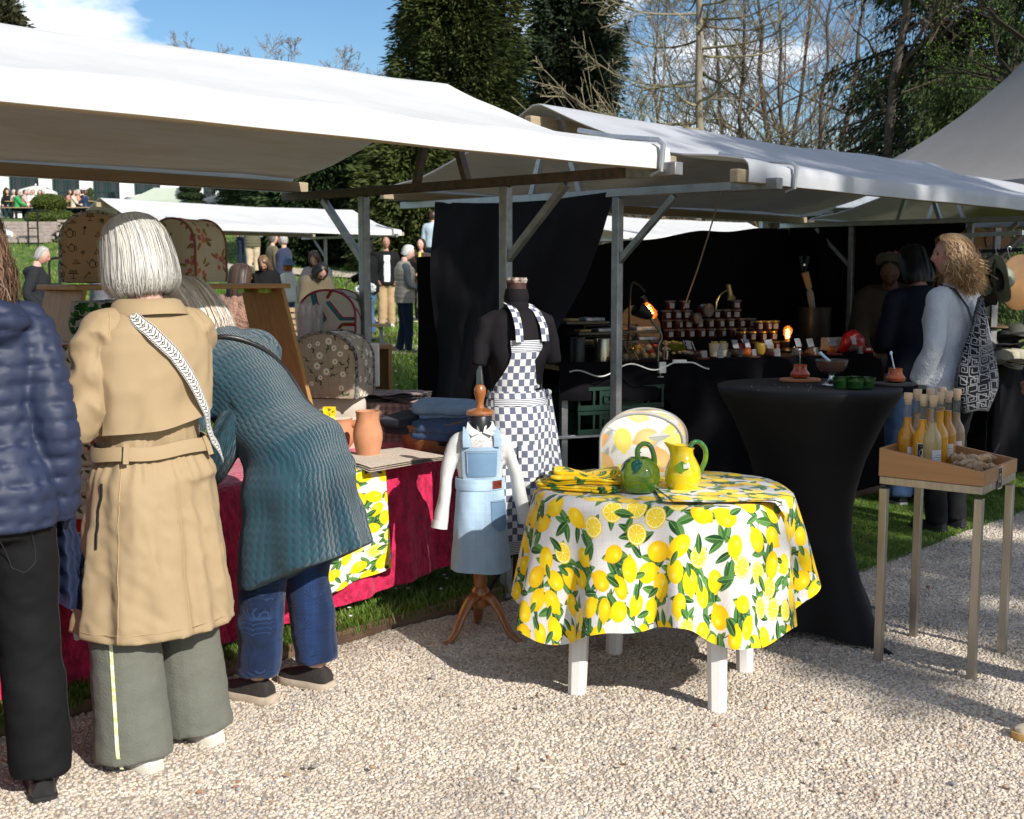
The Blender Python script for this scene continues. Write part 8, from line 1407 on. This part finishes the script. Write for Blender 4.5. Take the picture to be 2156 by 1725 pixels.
# seams and stitching lie on the real cloth surface
def snap(o, pts, name, m, parent, r_=.0016, off=.0008):
    co = np.empty(len(o.data.vertices)*3, np.float32); o.data.vertices.foreach_get('co', co); co = co.reshape(-1, 3); nn = np.empty(len(co)*3, np.float32); o.data.vertices.foreach_get('normal', nn); nn = nn.reshape(-1, 3); P = np.asarray(pts, float); t = np.linspace(0, len(P)-1, max(40, len(P))); P = np.stack([np.interp(t, np.arange(len(P)), P[:, j]) for j in range(3)], 1)
    q = []
    for p in P: d = ((co-p)**2).sum(1); k = np.argpartition(d, 6)[:6]; w = 1/(d[k]+1e-5); w /= w.sum(); q.append((co[k]*w[:, None]).sum(0)+off*(nn[k]*w[:, None]).sum(0))
    q = np.array(q); q[1:-1] = (q[:-2]+q[1:-1]*2+q[2:])/4; return MB().tube(q, r_, 5).build(name, m, parent)
coat_ = tr_['top']; hz_ = .25*HT
snap(coat_, [back_pt(0, z, .03+.125*max(0, .87-z)) for z in np.linspace(.94, hz_+.01, 24)], 'seam', M_seam, tt_); snap(coat_, [back_pt(-.85, z, .03+.125*max(0, .87-z)) for z in np.linspace(.94, hz_+.01, 24)], 'seam', M_seam, tt_)
snap(coat_, [back_pt(a, hz_+.032, .09) for a in np.linspace(-1.7, 1.7, 60)], 'hem_stitching', M_seam, tt_, .0012)
for s_ in (-1, 1): snap(coat_, [UU((s_*x*HT, y*HT, z*HT)) for x, y, z in ((.078, -.02, .825), (.092, -.05, .80), (.100, -.062, .765), (.102, -.062, .735), (.100, -.05, .71))], 'armhole_seam', M_seam, tt_)
# woven strap across her back
sb = thing('bag_strap', 'white woven shoulder strap with black zigzags across the beige coat', 'strap', tt_.location, tt_.rotation_euler.z); ctl = [(-.75, 1.40, .036), (-.62, 1.375, .050), (-.30, 1.335, .060), (.05, 1.26, .064), (.35, 1.165, .068), (.62, 1.075, .070), (.85, .99, .052), (1.2, .92, .055)]; q = np.array(ctl); tt2 = np.linspace(0, 1, 50); qq = np.stack([np.interp(tt2, np.linspace(0, 1, len(q)), q[:, j]) for j in range(3)], 1); C_ = np.array([back_pt(a, z, e) for a, z, e in qq]); T_ = np.gradient(C_, axis=0); T_ /= np.linalg.norm(T_, axis=1)[:, None]; Nn = np.array([back_pt(a, z, e+.02) for a, z, e in qq])-C_; Nn /= np.linalg.norm(Nn, axis=1)[:, None]; S_ = np.cross(T_, Nn)
Ls = np.concatenate([[0], np.cumsum(np.linalg.norm(np.diff(C_, axis=0), axis=1))]); W_s = .020; Pst = np.stack([C_-S_*W_s, C_+Nn*.002, C_+S_*W_s, C_-Nn*.004], 1); MB().grid(Pst[:, :3], uv=np.stack(np.broadcast_arrays(np.array([0, .025, .05])[None], Ls[:, None]), -1)).grid(Pst[:, [2, 3, 0]]).build('strap', K_strap, sb)
# lime stripe down the outer trouser seam (her left leg)
b = MB(); P = []
for z in np.linspace(.60, .03, 34): f = np.clip((.62-z)/.6, 0, 1); a = .50; rr = .083+.058*f; c = np.array([-.062-.070*f+.0, .012+.05*f, z]); o_ = np.array([-sin(a)*1.0, -cos(a), 0]); P.append((c, o_, rr))
# ray cast the stripe on the real trouser surface
tro = [o for o in tt_.children if o.name.startswith('trousers')][0]; Vt = np.empty(len(tro.data.vertices)*3, np.float32); tro.data.vertices.foreach_get('co', Vt); Vt = Vt.reshape(-1, 3); L_ = []; 
def leg_axis(z): k = np.clip((.275*HT-z)/(.275*HT-.03), 0, 1); s_ = -1; kn = np.array([s_*.078*.9*HT, .012*HT]); an_ = np.array([s_*.078*HT, -.012*HT]); hp = np.array([s_*.052*HT, 0]); return kn*(1-k)+an_*k if z < .275*HT else kn+(hp-kn)*np.clip((z-.275*HT)/(.225*HT), 0, 1)
for z in np.linspace(.62, .036, 40):
    sel = Vt[np.abs(Vt[:, 2]-z) < .012]; ax = leg_axis(z); d = sel[:, :2]-ax; sel_a = np.arctan2(-d[:, 0], -d[:, 1]); rr_ = np.hypot(d[:, 0], d[:, 1]); row = []
    for a in (1.12-.05, 1.12, 1.12+.05):
        m_ = np.abs(sel_a-a) < .18; r0 = np.percentile(rr_[m_], 70) if m_.any() else .1; row.append([ax[0]-sin(a)*(r0+.003), ax[1]-cos(a)*(r0+.003), z])
    L_.append(row)
P = np.array(L_); 
for k in range(3): P[:, k, :2] = np.stack([np.convolve(np.pad(P[:, k, j], 2, 'edge'), np.ones(5)/5, 'valid') for j in range(2)], 1)
MB().grid(P).build('side_stripe', mat('lime_braid', (.62, .68, .22), .8, .35, 70, .3, 100, col2=(.70, .70, .62)), tt_)
snap(coat_, [back_pt(-1.25, z, .05+.125*(max(0, .87-z))) for z in np.linspace(.89, .70, 10)], 'zip', M_blackm, tt_, .004, .002)
# ---- woman in the teal cable knit coat, bent over the table
M_knit = mat('cable_knit', (.012, .070, .098), .95, .35, 70, .25, 240, sheen=.25, spec=.12, col2=(.018, .046, .070), bd=.004); nt_ = M_knit.node_tree; Nn_, Lk = nt_.nodes, nt_.links; bmp = [x for x in Nn_ if x.type == 'BUMP'][0]
uvn = Nn_.new('ShaderNodeTexCoord'); sx_ = Nn_.new('ShaderNodeSeparateXYZ'); Lk.new(uvn.outputs['UV'], sx_.inputs[0])
def mth(op, a, b=None, v=None):
    n = Nn_.new('ShaderNodeMath'); n.operation = op; Lk.new(a, n.inputs[0])
    if b is not None: Lk.new(b, n.inputs[1])
    if v is not None: n.inputs[1].default_value = v
    return n.outputs[0]
c1 = mth('ABSOLUTE', mth('SINE', mth('MULTIPLY', sx_.outputs[0], v=pi/.021))); tw1 = mth('MULTIPLY', mth('SINE', mth('MULTIPLY', sx_.outputs[0], v=2*pi/.021)), v=1.5); br = mth('SINE', mth('ADD', mth('MULTIPLY', sx_.outputs[1], v=2*pi/.030), tw1)); st1 = mth('SINE', mth('MULTIPLY', sx_.outputs[1], v=2*pi/.006)); st2 = mth('SINE', mth('MULTIPLY', sx_.outputs[0], v=2*pi/.0065)); knitd = mth('MULTIPLY', mth('MULTIPLY', st1, st2), v=.30); hgt = mth('ADD', mth('ADD', mth('MULTIPLY', c1, v=1.0), mth('MULTIPLY', br, v=.34)), knitd)
b2 = Nn_.new('ShaderNodeBump'); b2.inputs['Strength'].default_value = .95; b2.inputs['Distance'].default_value = .0055; Lk.new(hgt, b2.inputs['Height']); Lk.new(bmp.outputs[0], b2.inputs['Normal']); Lk.new(b2.outputs[0], Nn_['Principled BSDF'].inputs['Normal'])
HB = 1.66; BP = (gz(566, 1488)+gz(686, 1440))*.5+Vector((.02, -.02, 0))
def knit_post(V, N):
    z = V[:, 2]; a = np.arctan2(V[:, 0], -V[:, 1]); low = np.clip((.86-z)/.4, 0, 1); V = V.copy(); V[:, 2] += low*.15*np.clip((-V[:, 1]+.06)/.34, 0, 1)**.8; V[:, 1] -= low*.03; return V+side_only(N)*((.016*np.sin(a*6+.8)+.006*np.sin(a*11+z*3))*low+.008*np.sin(z*30+V[:, 0]*12)*(1-low)*(np.abs(V[:, 0]) > .16))[:, None]
def droop(P): # bent over: hair falls forward past the face
    P = P.copy(); P[..., 1] += .10*np.clip(.02-P[..., 2], 0, 1)*1.0; return P
bl_ = person('bent blonde woman in a teal cable knit coat and palm print jeans', BP, R(62), HB, 'f', lean=43, headlean=28, tw=-6, hipback=.05, arms=(((.170, .11, .665), (.165, .215, .675)), ((.12, .13, .68), (.10, .23, .72))), skin=(.6, .36, .29), top=dict(m=M_knit, hem=.262, flare=.12, ease=.034, se=.030, wr=.007, fr=6, vox=.0105, it=6, post=knit_post, name='cable_knit_coat', sleeve=.98), legs=dict(m=K_palm, ease=.02, knee=.051, hem=.047, zhem=.062, wr=.007, vox=.011), stance=.062, stride=-.03, hairs=dict(cols=[(.62, .52, .42), (.74, .66, .57), (.52, .42, .33), (.80, .74, .68)], style='bob', strands=4200, sw=.0013, frizz=.010, gap=(.75, .9), length=1.35, seed=9, post=droop), nod=12, vox=.012, shoes=(mat('dark_trainer', (.035, .030, .028), .55, .35, 40, .4, 60), mat('trainer_sole', (.45, .37, .28), .75, .25, 20)))
iL = Matrix.LocRotScale(bl_['t'].location, bl_['t'].rotation_euler, None).inverted(); sp_ = [np.array(iL @ at(x, y, Y)) for x, y, Y in ((575, 785, 4.36), (548, 808, 4.22), (508, 872, 4.11), (470, 940, 4.08), (442, 990, 4.18), (420, 1010, 4.34), (405, 1015, 4.5))]
slb = MB().tube(sp_, [.030, .060, .067, .063, .056, .050, .045], 24); V, F, U_, _ = slb.arrays(); nV = V-np.array(sp_).mean(0); V = V+.006*fbm(V*11, 4)[:, None]*nV/(np.linalg.norm(nV, axis=1)[:, None]+1e-6); obj('sleeve', mesh('sleeve', V, F, U_), M_knit, bl_['t'])
sg = thing('bag_strap', 'thin black leather bag strap over the teal knit shoulder', 'strap', bl_['t'].location, bl_['t'].rotation_euler.z); Ub = bl_['U']
def bk2(a, z, e): T_ = TORSO['f']; zf = z/HB; rx, ry, yo = [np.interp(zf, [x[0] for x in T_], [x[j] for x in T_]) for j in (1, 2, 3)]; return Ub(((rx*HB+e)*np.sin(a), yo*HB-(ry*HB+e)*np.cos(a), z))
MB().tube([bk2(a, z, e) for a, z, e in ((-.9, 1.36, .03), (-.5, 1.345, .038), (-.1, 1.30, .040), (.3, 1.23, .041), (.7, 1.14, .042), (1.05, 1.04, .042), (1.35, .94, .042))], .0045, 8, flat=2.0).build('strap', mat('black_leather', (.012, .011, .011), .35, .2, bump=.1), sg)
# ---- woman in the navy quilted jacket, left edge
M_puff = mat('navy_quilt', (.014, .022, .055), .58, .14, 6, .12, 40, spec=.5, bd=.006); HN_ = 1.70; NP = gz(108, 1690)+Vector((-.15, -.01, 0))
def quilt(V, N): zz = V[:, 2]+.018*V[:, 0]+.012*vnoise(V*5, 3); return V+N*((.0095*(np.abs(np.sin(zz*pi/.052))**.5-.6)+.0015*vnoise(V*11, 8))+.0035*np.sin(V[:, 0]*70+V[:, 1]*60+vnoise(V*14, 6)*4)*(np.abs(np.sin(zz*pi/.052)) < .6))[:, None]
M_blkjean = fab('black_denim', (.0065, .0065, .0075), sheen=0, rough=.8, bump=.3, bs=300, var=.25)
nv_ = person('woman in a navy quilted jacket and black jeans cut by the left edge', NP, R(26), HN_, 'f', lean=7, arms=(((.15, .03, .63), (.14, .10, .50)), ((.118, -.035, .625), (.118, .02, .480))), skin=(.6, .36, .29), top=dict(m=M_puff, hem=.475, ease=.030, se=.018, wr=.004, vox=.009, it=2, post=quilt, name='quilted_jacket', hood=1, sleeve=1.0), legs=dict(m=M_blkjean, ease=.016, knee=.052, hem=.050, zhem=.045, wr=.006, vox=.011), shoes=(mat('black_trainer_leather', (.02, .02, .021), .4, .3, 30, .2, 60), mat('black_rubber', (.018, .018, .018), .6)), hairs=dict(cols=[(.10, .055, .035), (.14, .08, .05), (.07, .038, .024), (.17, .10, .065)], style='long', strands=4200, wave=1.0, frizz=.012, sw=.0014, length=.62, gap=(.8, .85), seed=3), nod=8, vox=.012, stance=.07, curl=.4, hands=(1, 0))
jn = [o for o in nv_['t'].children if o.name.startswith('trousers')][0]; pk = lambda x, z: (x, -.14, z)
M_jst = fab('black_stitching', (.022, .022, .024), sheen=0)
snap(jn, [pk(.035, .80), pk(.145, .80), pk(.145, .70), pk(.09, .665), pk(.035, .70), pk(.035, .80)], 'pocket_stitching', M_jst, nv_['t'], .0018); snap(jn, [(.21, -.02, z) for z in np.linspace(.78, .12, 30)], 'side_seam', M_jst, nv_['t'], .0018)
# jacket carried at her side
U, S = np.meshgrid(np.linspace(-1, 1, 24), np.linspace(0, 1, 30)); P = np.stack([.185+.05*S+.055*U*(.6+.5*S), .05+.10*S+.02*np.sin(U*6+S*4), .98-.46*S-.03*U], -1); P[..., 0] += .008*np.abs(np.sin(S*pi*7)); b = MB().grid(P).grid(P-np.array([.02, .03, 0]), flip=True); o = b.build('jacket_tail', M_puff, nv_['t'])
# ---- adult dress form: black top, navy check apron
AF = at(1097, 605, 5.12); af = thing('dress_form', 'adult dress form in a black top wearing a navy check apron', 'dress form', (AF.x-.02, 5.12, .02), R(20)); af.scale = (.80, .84, 1); n = 48; an = np.arange(n)/n*2*pi
def fring(rx, ry, z, yo=0, sq=2.3): k = (np.abs(np.cos(an))**sq+np.abs(np.sin(an))**sq)**(-1/sq); return np.stack([rx*k*np.cos(an), yo+ry*k*np.sin(an), np.full(n, z)], -1)
FT = [(.155, .115, .72), (.172, .125, .82), (.165, .115, .90), (.135, .098, .98), (.145, .105, 1.06), (.165, .120, 1.14), (.172, .112, 1.21), (.175, .092, 1.27), (.150, .075, 1.305), (.085, .060, 1.33), (.058, .055, 1.345)]
b = MB().loft(np.array([fring(*x) for x in FT]))
for s_ in (-1, 1): b.tube([(s_*.10, 0, 1.285), (s_*.175, 0, 1.262), (s_*.207, .005, 1.18), (s_*.216, .0, 1.09)], [.050, .048, .043, .044], 16)
V, F, N = fuse(b, .011, 4); V = wrinkle(V, N, .006, 9, 2); obj('black_top', mesh('black_top', V, F, sharp=0), M_side, af)
MB().lathe([(.064, 1.32), (.068, 1.345), (.062, 1.36), (.068, 1.375), (.062, 1.40), (.058, 1.415)], 30).build('roll_neck', M_side, af); MB().lathe([(.053, 1.40), (.052, 1.445)], 26).build('neck', mat('worn_red_paint', (.12, .03, .02), .7, .5, 22, col2=(.03, .02, .02)), af); MB().lathe([(.055, 1.440), (.060, 1.452), (.055, 1.462), (.002, 1.463)], 26).build('neck_cap', mat('chipped_cap', (.12, .04, .03), .6, .4, 30, col2=(.5, .46, .42)), af)
MB().tube([(0, 0, .74), (0, 0, .10)], .018, 10).build('pole', M_blackm, af)
for k in range(3): a = k*2*pi/3+.5; MB().tube([(0, 0, .30), (.16*cos(a), .16*sin(a), .09), (.30*cos(a), .30*sin(a), 0)], .016, 8).build('leg', M_blackm, af)
ap = thing('apron', 'navy and white chequered apron tied round the adult dress form', 'apron', af.location, R(20)+R(16)); ap.scale = (.80, .84, 1)
def torso_r(z): return [np.interp(z, [x[2] for x in FT], [x[j] for x in FT]) for j in (0, 1)]
def apron_grid(zs, half, e, flare=0, m=30, wav=0, seed=1):
    rows, uv = [], []
    for z in zs:
        rx, ry = torso_r(max(z, .80)); rx, ry = rx+e+flare*max(0, .95-z), ry+e+flare*max(0, .95-z); hw = half(z); per = (rx+ry)/2; aa = np.linspace(-hw, hw, m)/per; f = wav*max(0, .97-z); rows.append(np.stack([(rx+f*np.sin(aa*7+seed))*np.sin(aa), -(ry+f*np.sin(aa*7+seed))*np.cos(aa), np.full(m, z)], -1)); uv.append(np.stack([np.linspace(-hw, hw, m), np.full(m, z)], -1))
    return np.array(rows), np.array(uv)
P, uv = apron_grid(np.linspace(1.155, .96, 20), lambda z: np.interp(z, [.96, 1.0, 1.05, 1.10, 1.16], [.235, .20, .145, .112, .10]), .012); MB().grid(P, uv=uv, flip=True).build('bib', K_check, ap); P, uv = apron_grid(np.linspace(1.20, 1.153, 5), lambda z: .104, .014); MB().grid(P, uv=uv, flip=True).build('bib_band', K_stripe, ap)
P, uv = apron_grid(np.linspace(.965, .925, 4), lambda z: .20, .026); MB().grid(P, uv=uv, flip=True).build('waist_band', K_stripe, ap); P, uv = apron_grid(np.linspace(.985, .955, 4), lambda z: .40, .028); MB().grid(P, uv=uv, flip=True).build('tie', K_check, ap)
P, uv = apron_grid(np.linspace(.955, .345, 60), lambda z: np.interp(z, [.3, .9], [.30, .29]), .022, .02, 70, .05, 2); MB().grid(P, uv=uv, flip=True).build('skirt', K_check, ap, sharp=70); P, uv = apron_grid(np.linspace(.347, .285, 6), lambda z: .30, .022, .02, 70, .05, 2); MB().grid(P, uv=uv, flip=True).build('hem_band', K_stripe, ap, sharp=70)
P, uv = apron_grid(np.linspace(.76, .62, 14), lambda z: .085, .031, .02, 16, .03, 2); MB().grid(P, uv=uv+.012, flip=True).build('pocket', K_check, ap)
for s_ in (-1, 1):
    pts = np.array([(s_*.085, -.142, 1.195), (s_*.082, -.128, 1.26), (s_*.073, -.088, 1.315), (s_*.062, -.035, 1.345), (s_*.045, .03, 1.36)]); w = np.array([.024, 0, 0]); MB().grid(np.stack([pts-w, pts, pts+w], 1), uv=np.stack(np.broadcast_arrays(np.array([0, .024, .048])[None], np.linspace(0, .27, 5)[:, None]), -1), flip=True).build('neck_strap', K_check, ap)
rg = []
for s in np.linspace(0, 1, 20): w = .018+.060*s**.7; c = np.array([.185+.025*s, -.045-.03*s, .965-.42*s]); rg.append(np.stack([c[0]+.6*w*np.cos(an)*(1+.25*np.sin(an*3+s*4)), c[1]+.55*w*np.sin(an), np.full(n, c[2])+.012*np.sin(an*2)*s], -1))
MB().loft(np.array(rg)).build('hanging_tie', K_check, ap, sharp=70); MB().ell((.170, -.055, .968), (.022, .020, .014), 14, 10).build('knot', K_check, ap)
# ---- child dress form
M_turn = mat('varnished_wood', (.30, .105, .028), .28, .3, 6, .06, 30, coat=.5, spec=.5, stretch=(3, 3, .5)); CFp = gz(1012, 1340); CFp.z = 0; cf = thing('dress_form', 'child dress form on a turned wooden tripod, in blouse and denim pinafore', 'dress form', CFp, R(8))
MB().lathe([(.018, .12), (.034, .135), (.036, .16), (.028, .17), (.038, .18), (.038, .20), (.026, .215), (.030, .24), (.026, .30), (.020, .36), (.024, .42), (.024, .52)], 24).build('turned_pole', M_turn, cf)
for k, a in enumerate((R(215), R(-38), R(88))):
    d = np.array([cos(a), sin(a), 0]); z = np.array([0, 0, 1.]); P_ = [d*.02+z*.175, d*.055+z*.165, d*.095+z*.115, d*.135+z*.045, d*.175+z*.012, d*.195+z*.012]; MB().tube(P_, [.030, .028, .024, .019, .016, .012], 12, flat=.62).build('leg', M_turn, cf, sharp=0)
MB().lathe([(.050, .865), (.050, .925), (.046, .93)], 24).build('neck', mat('black_satin', (.012, .012, .014), .35, .1, bump=.05), cf); MB().lathe([(.054, .928), (.060, .936), (.058, .946), (.040, .952), (.018, .958), (.014, .972), (.017, .992), (.024, 1.015), (.025, 1.035), (.016, 1.050), (.002, 1.053)], 28).build('knob', M_turn, cf)
M_blouse = mat('white_blouse', (.62, .62, .605), .8, .05, 12, .25, 200, transl=.12, bd=.0015); M_lace = mat('lace_yoke', (.66, .65, .63), .85, .4, 90, .9, 110, col2=(.30, .29, .29), bd=.003)
bz_ = thing('blouse', 'white child blouse with lace yoke and long sleeves on the small dress form', 'blouse', CFp, R(8)); CT = [(.095, .070, .42), (.092, .068, .55), (.088, .065, .66), (.096, .070, .76), (.100, .066, .81), (.088, .054, .845), (.055, .045, .868), (.046, .044, .88)]
b = MB().loft(np.array([fring(*x) for x in CT]))
for s_, pts in ((-1, [(-.055, 0, .835), (-.098, 0, .812), (-.135, -.01, .70), (-.152, -.02, .58), (-.170, -.03, .475)]), (1, [(.055, 0, .835), (.098, 0, .812), (.142, -.01, .70), (.165, -.02, .58), (.185, -.03, .490)])): b.tube(pts, [.031, .033, .031, .032, .037], 16, flat=.85)
V, F, N = fuse(b, .0075, 4); V = wrinkle(V, N, .006, 13, 6, (1, 1, .5)); obj('blouse', mesh('blouse', V, F, sharp=0), M_blouse, bz_)
for s_, c0, c1 in ((-1, (-.167, -.028, .500), (-.172, -.031, .470)), (1, (.181, -.028, .516), (.187, -.031, .485))): MB().tube([c0, c1], [.0375, .040], 18, flat=.85).build('cuff', M_blouse, bz_)
for s_ in (-1, 1): MB().add([(0.006*s_, -.058, .862), (s_*.042, -.070, .850), (s_*.062, -.045, .868), (s_*.052, -.012, .902), (s_*.040, -.030, .905), (0.012*s_, -.052, .885)], [(0, 1, 2, 3), (0, 3, 4, 5)] if s_ > 0 else [(3, 2, 1, 0), (5, 4, 3, 0)]).build('collar', M_blouse, bz_, smooth=False)
def cr(z): return [np.interp(z, [x[2] for x in CT], [x[j] for x in CT]) for j in (0, 1)]
def cpatch(name, m, parent, a0, a1, z0, z1, e, na=18, nz=14, us=1, fl=0):
    P, uv = [], []
    for z in np.linspace(z1, z0, nz): rx, ry = cr(z); rx, ry = rx+e+fl*(z1-z), ry+e+fl*(z1-z); aa = np.linspace(a0, a1, na); P.append(np.stack([rx*np.sin(aa), -ry*np.cos(aa), np.full(na, z)], -1)); uv.append(np.stack([aa*.09, np.full(na, z)], -1))
    return MB().grid(np.array(P), uv=np.array(uv)*us, flip=True).build(name, m, parent)
cpatch('lace_yoke', M_lace, bz_, -1.2, 1.2, .745, .835, .006)
dr = thing('pinafore', 'pale blue denim pinafore dress with pockets and a leather patch', 'dress', CFp, R(8)); an2 = np.arange(72)/72*2*pi; rows, uv = [], []
for z in np.linspace(.628, .288, 40): s = (.628-z)/.34; rx, ry = .098+.026*s, .076+.026*s; w = .005*np.sin(an2*5+1)*s+.0018*np.sin(an2*11+z*40)*s; rows.append(np.stack([(rx+w)*np.cos(an2), (ry+w)*np.sin(an2), np.full(72, z)+.004*np.sin(an2*2)*s], -1)); uv.append(np.stack([an2*.105, np.full(72, z)], -1))
MB().grid(np.array(rows), cu=True, uv=np.array(uv), flip=True).build('skirt', K_denim, dr, sharp=70); M_denimd = fab('denim_stitched', (.15, .25, .38), bump=.4, bs=300); M_stitch = fab('denim_stitching', (.36, .46, .56))
rows = [np.stack([(.099+q)*np.cos(an2), (.077+q)*np.sin(an2), np.full(72, z)], -1) for z, q in ((.672, -.003), (.671, .003), (.650, .004), (.627, .003), (.626, -.003))]; MB().grid(np.array(rows), cu=True, uv=np.stack([np.broadcast_to(an2*.1, (5, 72)), np.broadcast_to(np.linspace(.67, .62, 5)[:, None], (5, 72))], -1), flip=True).build('waistband', K_denim, dr, sharp=60)
cpatch('bib', K_denim, dr, -.86, .86, .66, .805, .010); cpatch('bib_pocket', M_denimd, dr, -.60, .60, .685, .792, .0135)
for a0, a1, z0, z1 in ((-.60, .60, .790, .790), (-.57, .57, .783, .783)): MB().tube([(cr(z0)[0]*sin(a)*1.16, -(cr(z0)[1]+.0155)*cos(a), z0) for a in np.linspace(a0, a1, 12)], .0013, 5).build('stitching', M_stitch, dr)
for s_ in (-1, 1):
    MB().tube([((cr(z)[0]+.0145)*sin(s_*.585), -(cr(z)[1]+.0145)*cos(s_*.585), z) for z in np.linspace(.79, .70, 6)], .0013, 5).build('stitching', M_stitch, dr)
    pts = np.array([(s_*.062, -.066, .800), (s_*.064, -.062, .830), (s_*.060, -.040, .862), (s_*.055, .0, .875), (s_*.05, .04, .85)]); w = np.array([.015, 0, 0]); pts[:, 1] -= .008; pts[:, 2] += .006; MB().grid(np.stack([pts-w, pts-[0, .004, 0], pts+w], 1), uv=np.stack(np.broadcast_arrays(np.array([0, .015, .03])[None], np.linspace(0, .14, 5)[:, None]), -1), flip=True).build('strap', K_denim, dr)
def spatch(name, m, a0, a1, z0, z1, e, taper=0):
    P = []
    for z in np.linspace(z1, z0, 12): s = (.628-z)/.34; rx, ry = .098+.026*s+e+.004*s, .076+.026*s+e+.004*s; mid = (a0+a1)/2; k = 1 if z > z0+.02 else (z-z0)/.02*.6+.4; aa = mid+(np.linspace(a0, a1, 10)-mid)*k; P.append(np.stack([rx*np.sin(aa), -ry*np.cos(aa), np.full(10, z)], -1))
    return MB().grid(np.array(P), flip=True).build(name, m, dr)
spatch('hip_pocket', M_denimd, .34, 1.15, .46, .585, .004); MB().tube([((.098+.026*.13+.009)*sin(a), -(.076+.026*.13+.009)*cos(a), .582) for a in np.linspace(.36, 1.13, 10)], .0013, 5).build('stitching', M_stitch, dr)
pp = Print(128, (.42, .15, .07), 30, .15)
for pts in ([(.28, .3), (.28, .7)], [(.28, .3), (.42, .3)], [(.42, .7), (.60, .7)], [(.51, .7), (.51, .3)], [(.68, .3), (.68, .7), (.80, .62), (.68, .5), (.82, .4), (.68, .3)]): pp.line(pts, .03, (.14, .05, .03))
a0 = .42; P, uv = [], []
for z in (.667, .651, .634): aa = np.linspace(a0, a0+.48, 8); P.append(np.stack([.1055*np.sin(aa), -.0835*np.cos(aa), np.full(8, z)], -1)); uv.append(np.stack([np.linspace(0, 1, 8), np.full(8, (z-.634)/.033)], -1))
MB().grid(np.array(P), uv=np.array(uv), flip=True).build('leather_patch', mat('leather_patch_print', img=image('patch_print', pp.A), rough=.6, var=.1, bump=.1), dr)
bpy.data.scenes.remove(TMP)
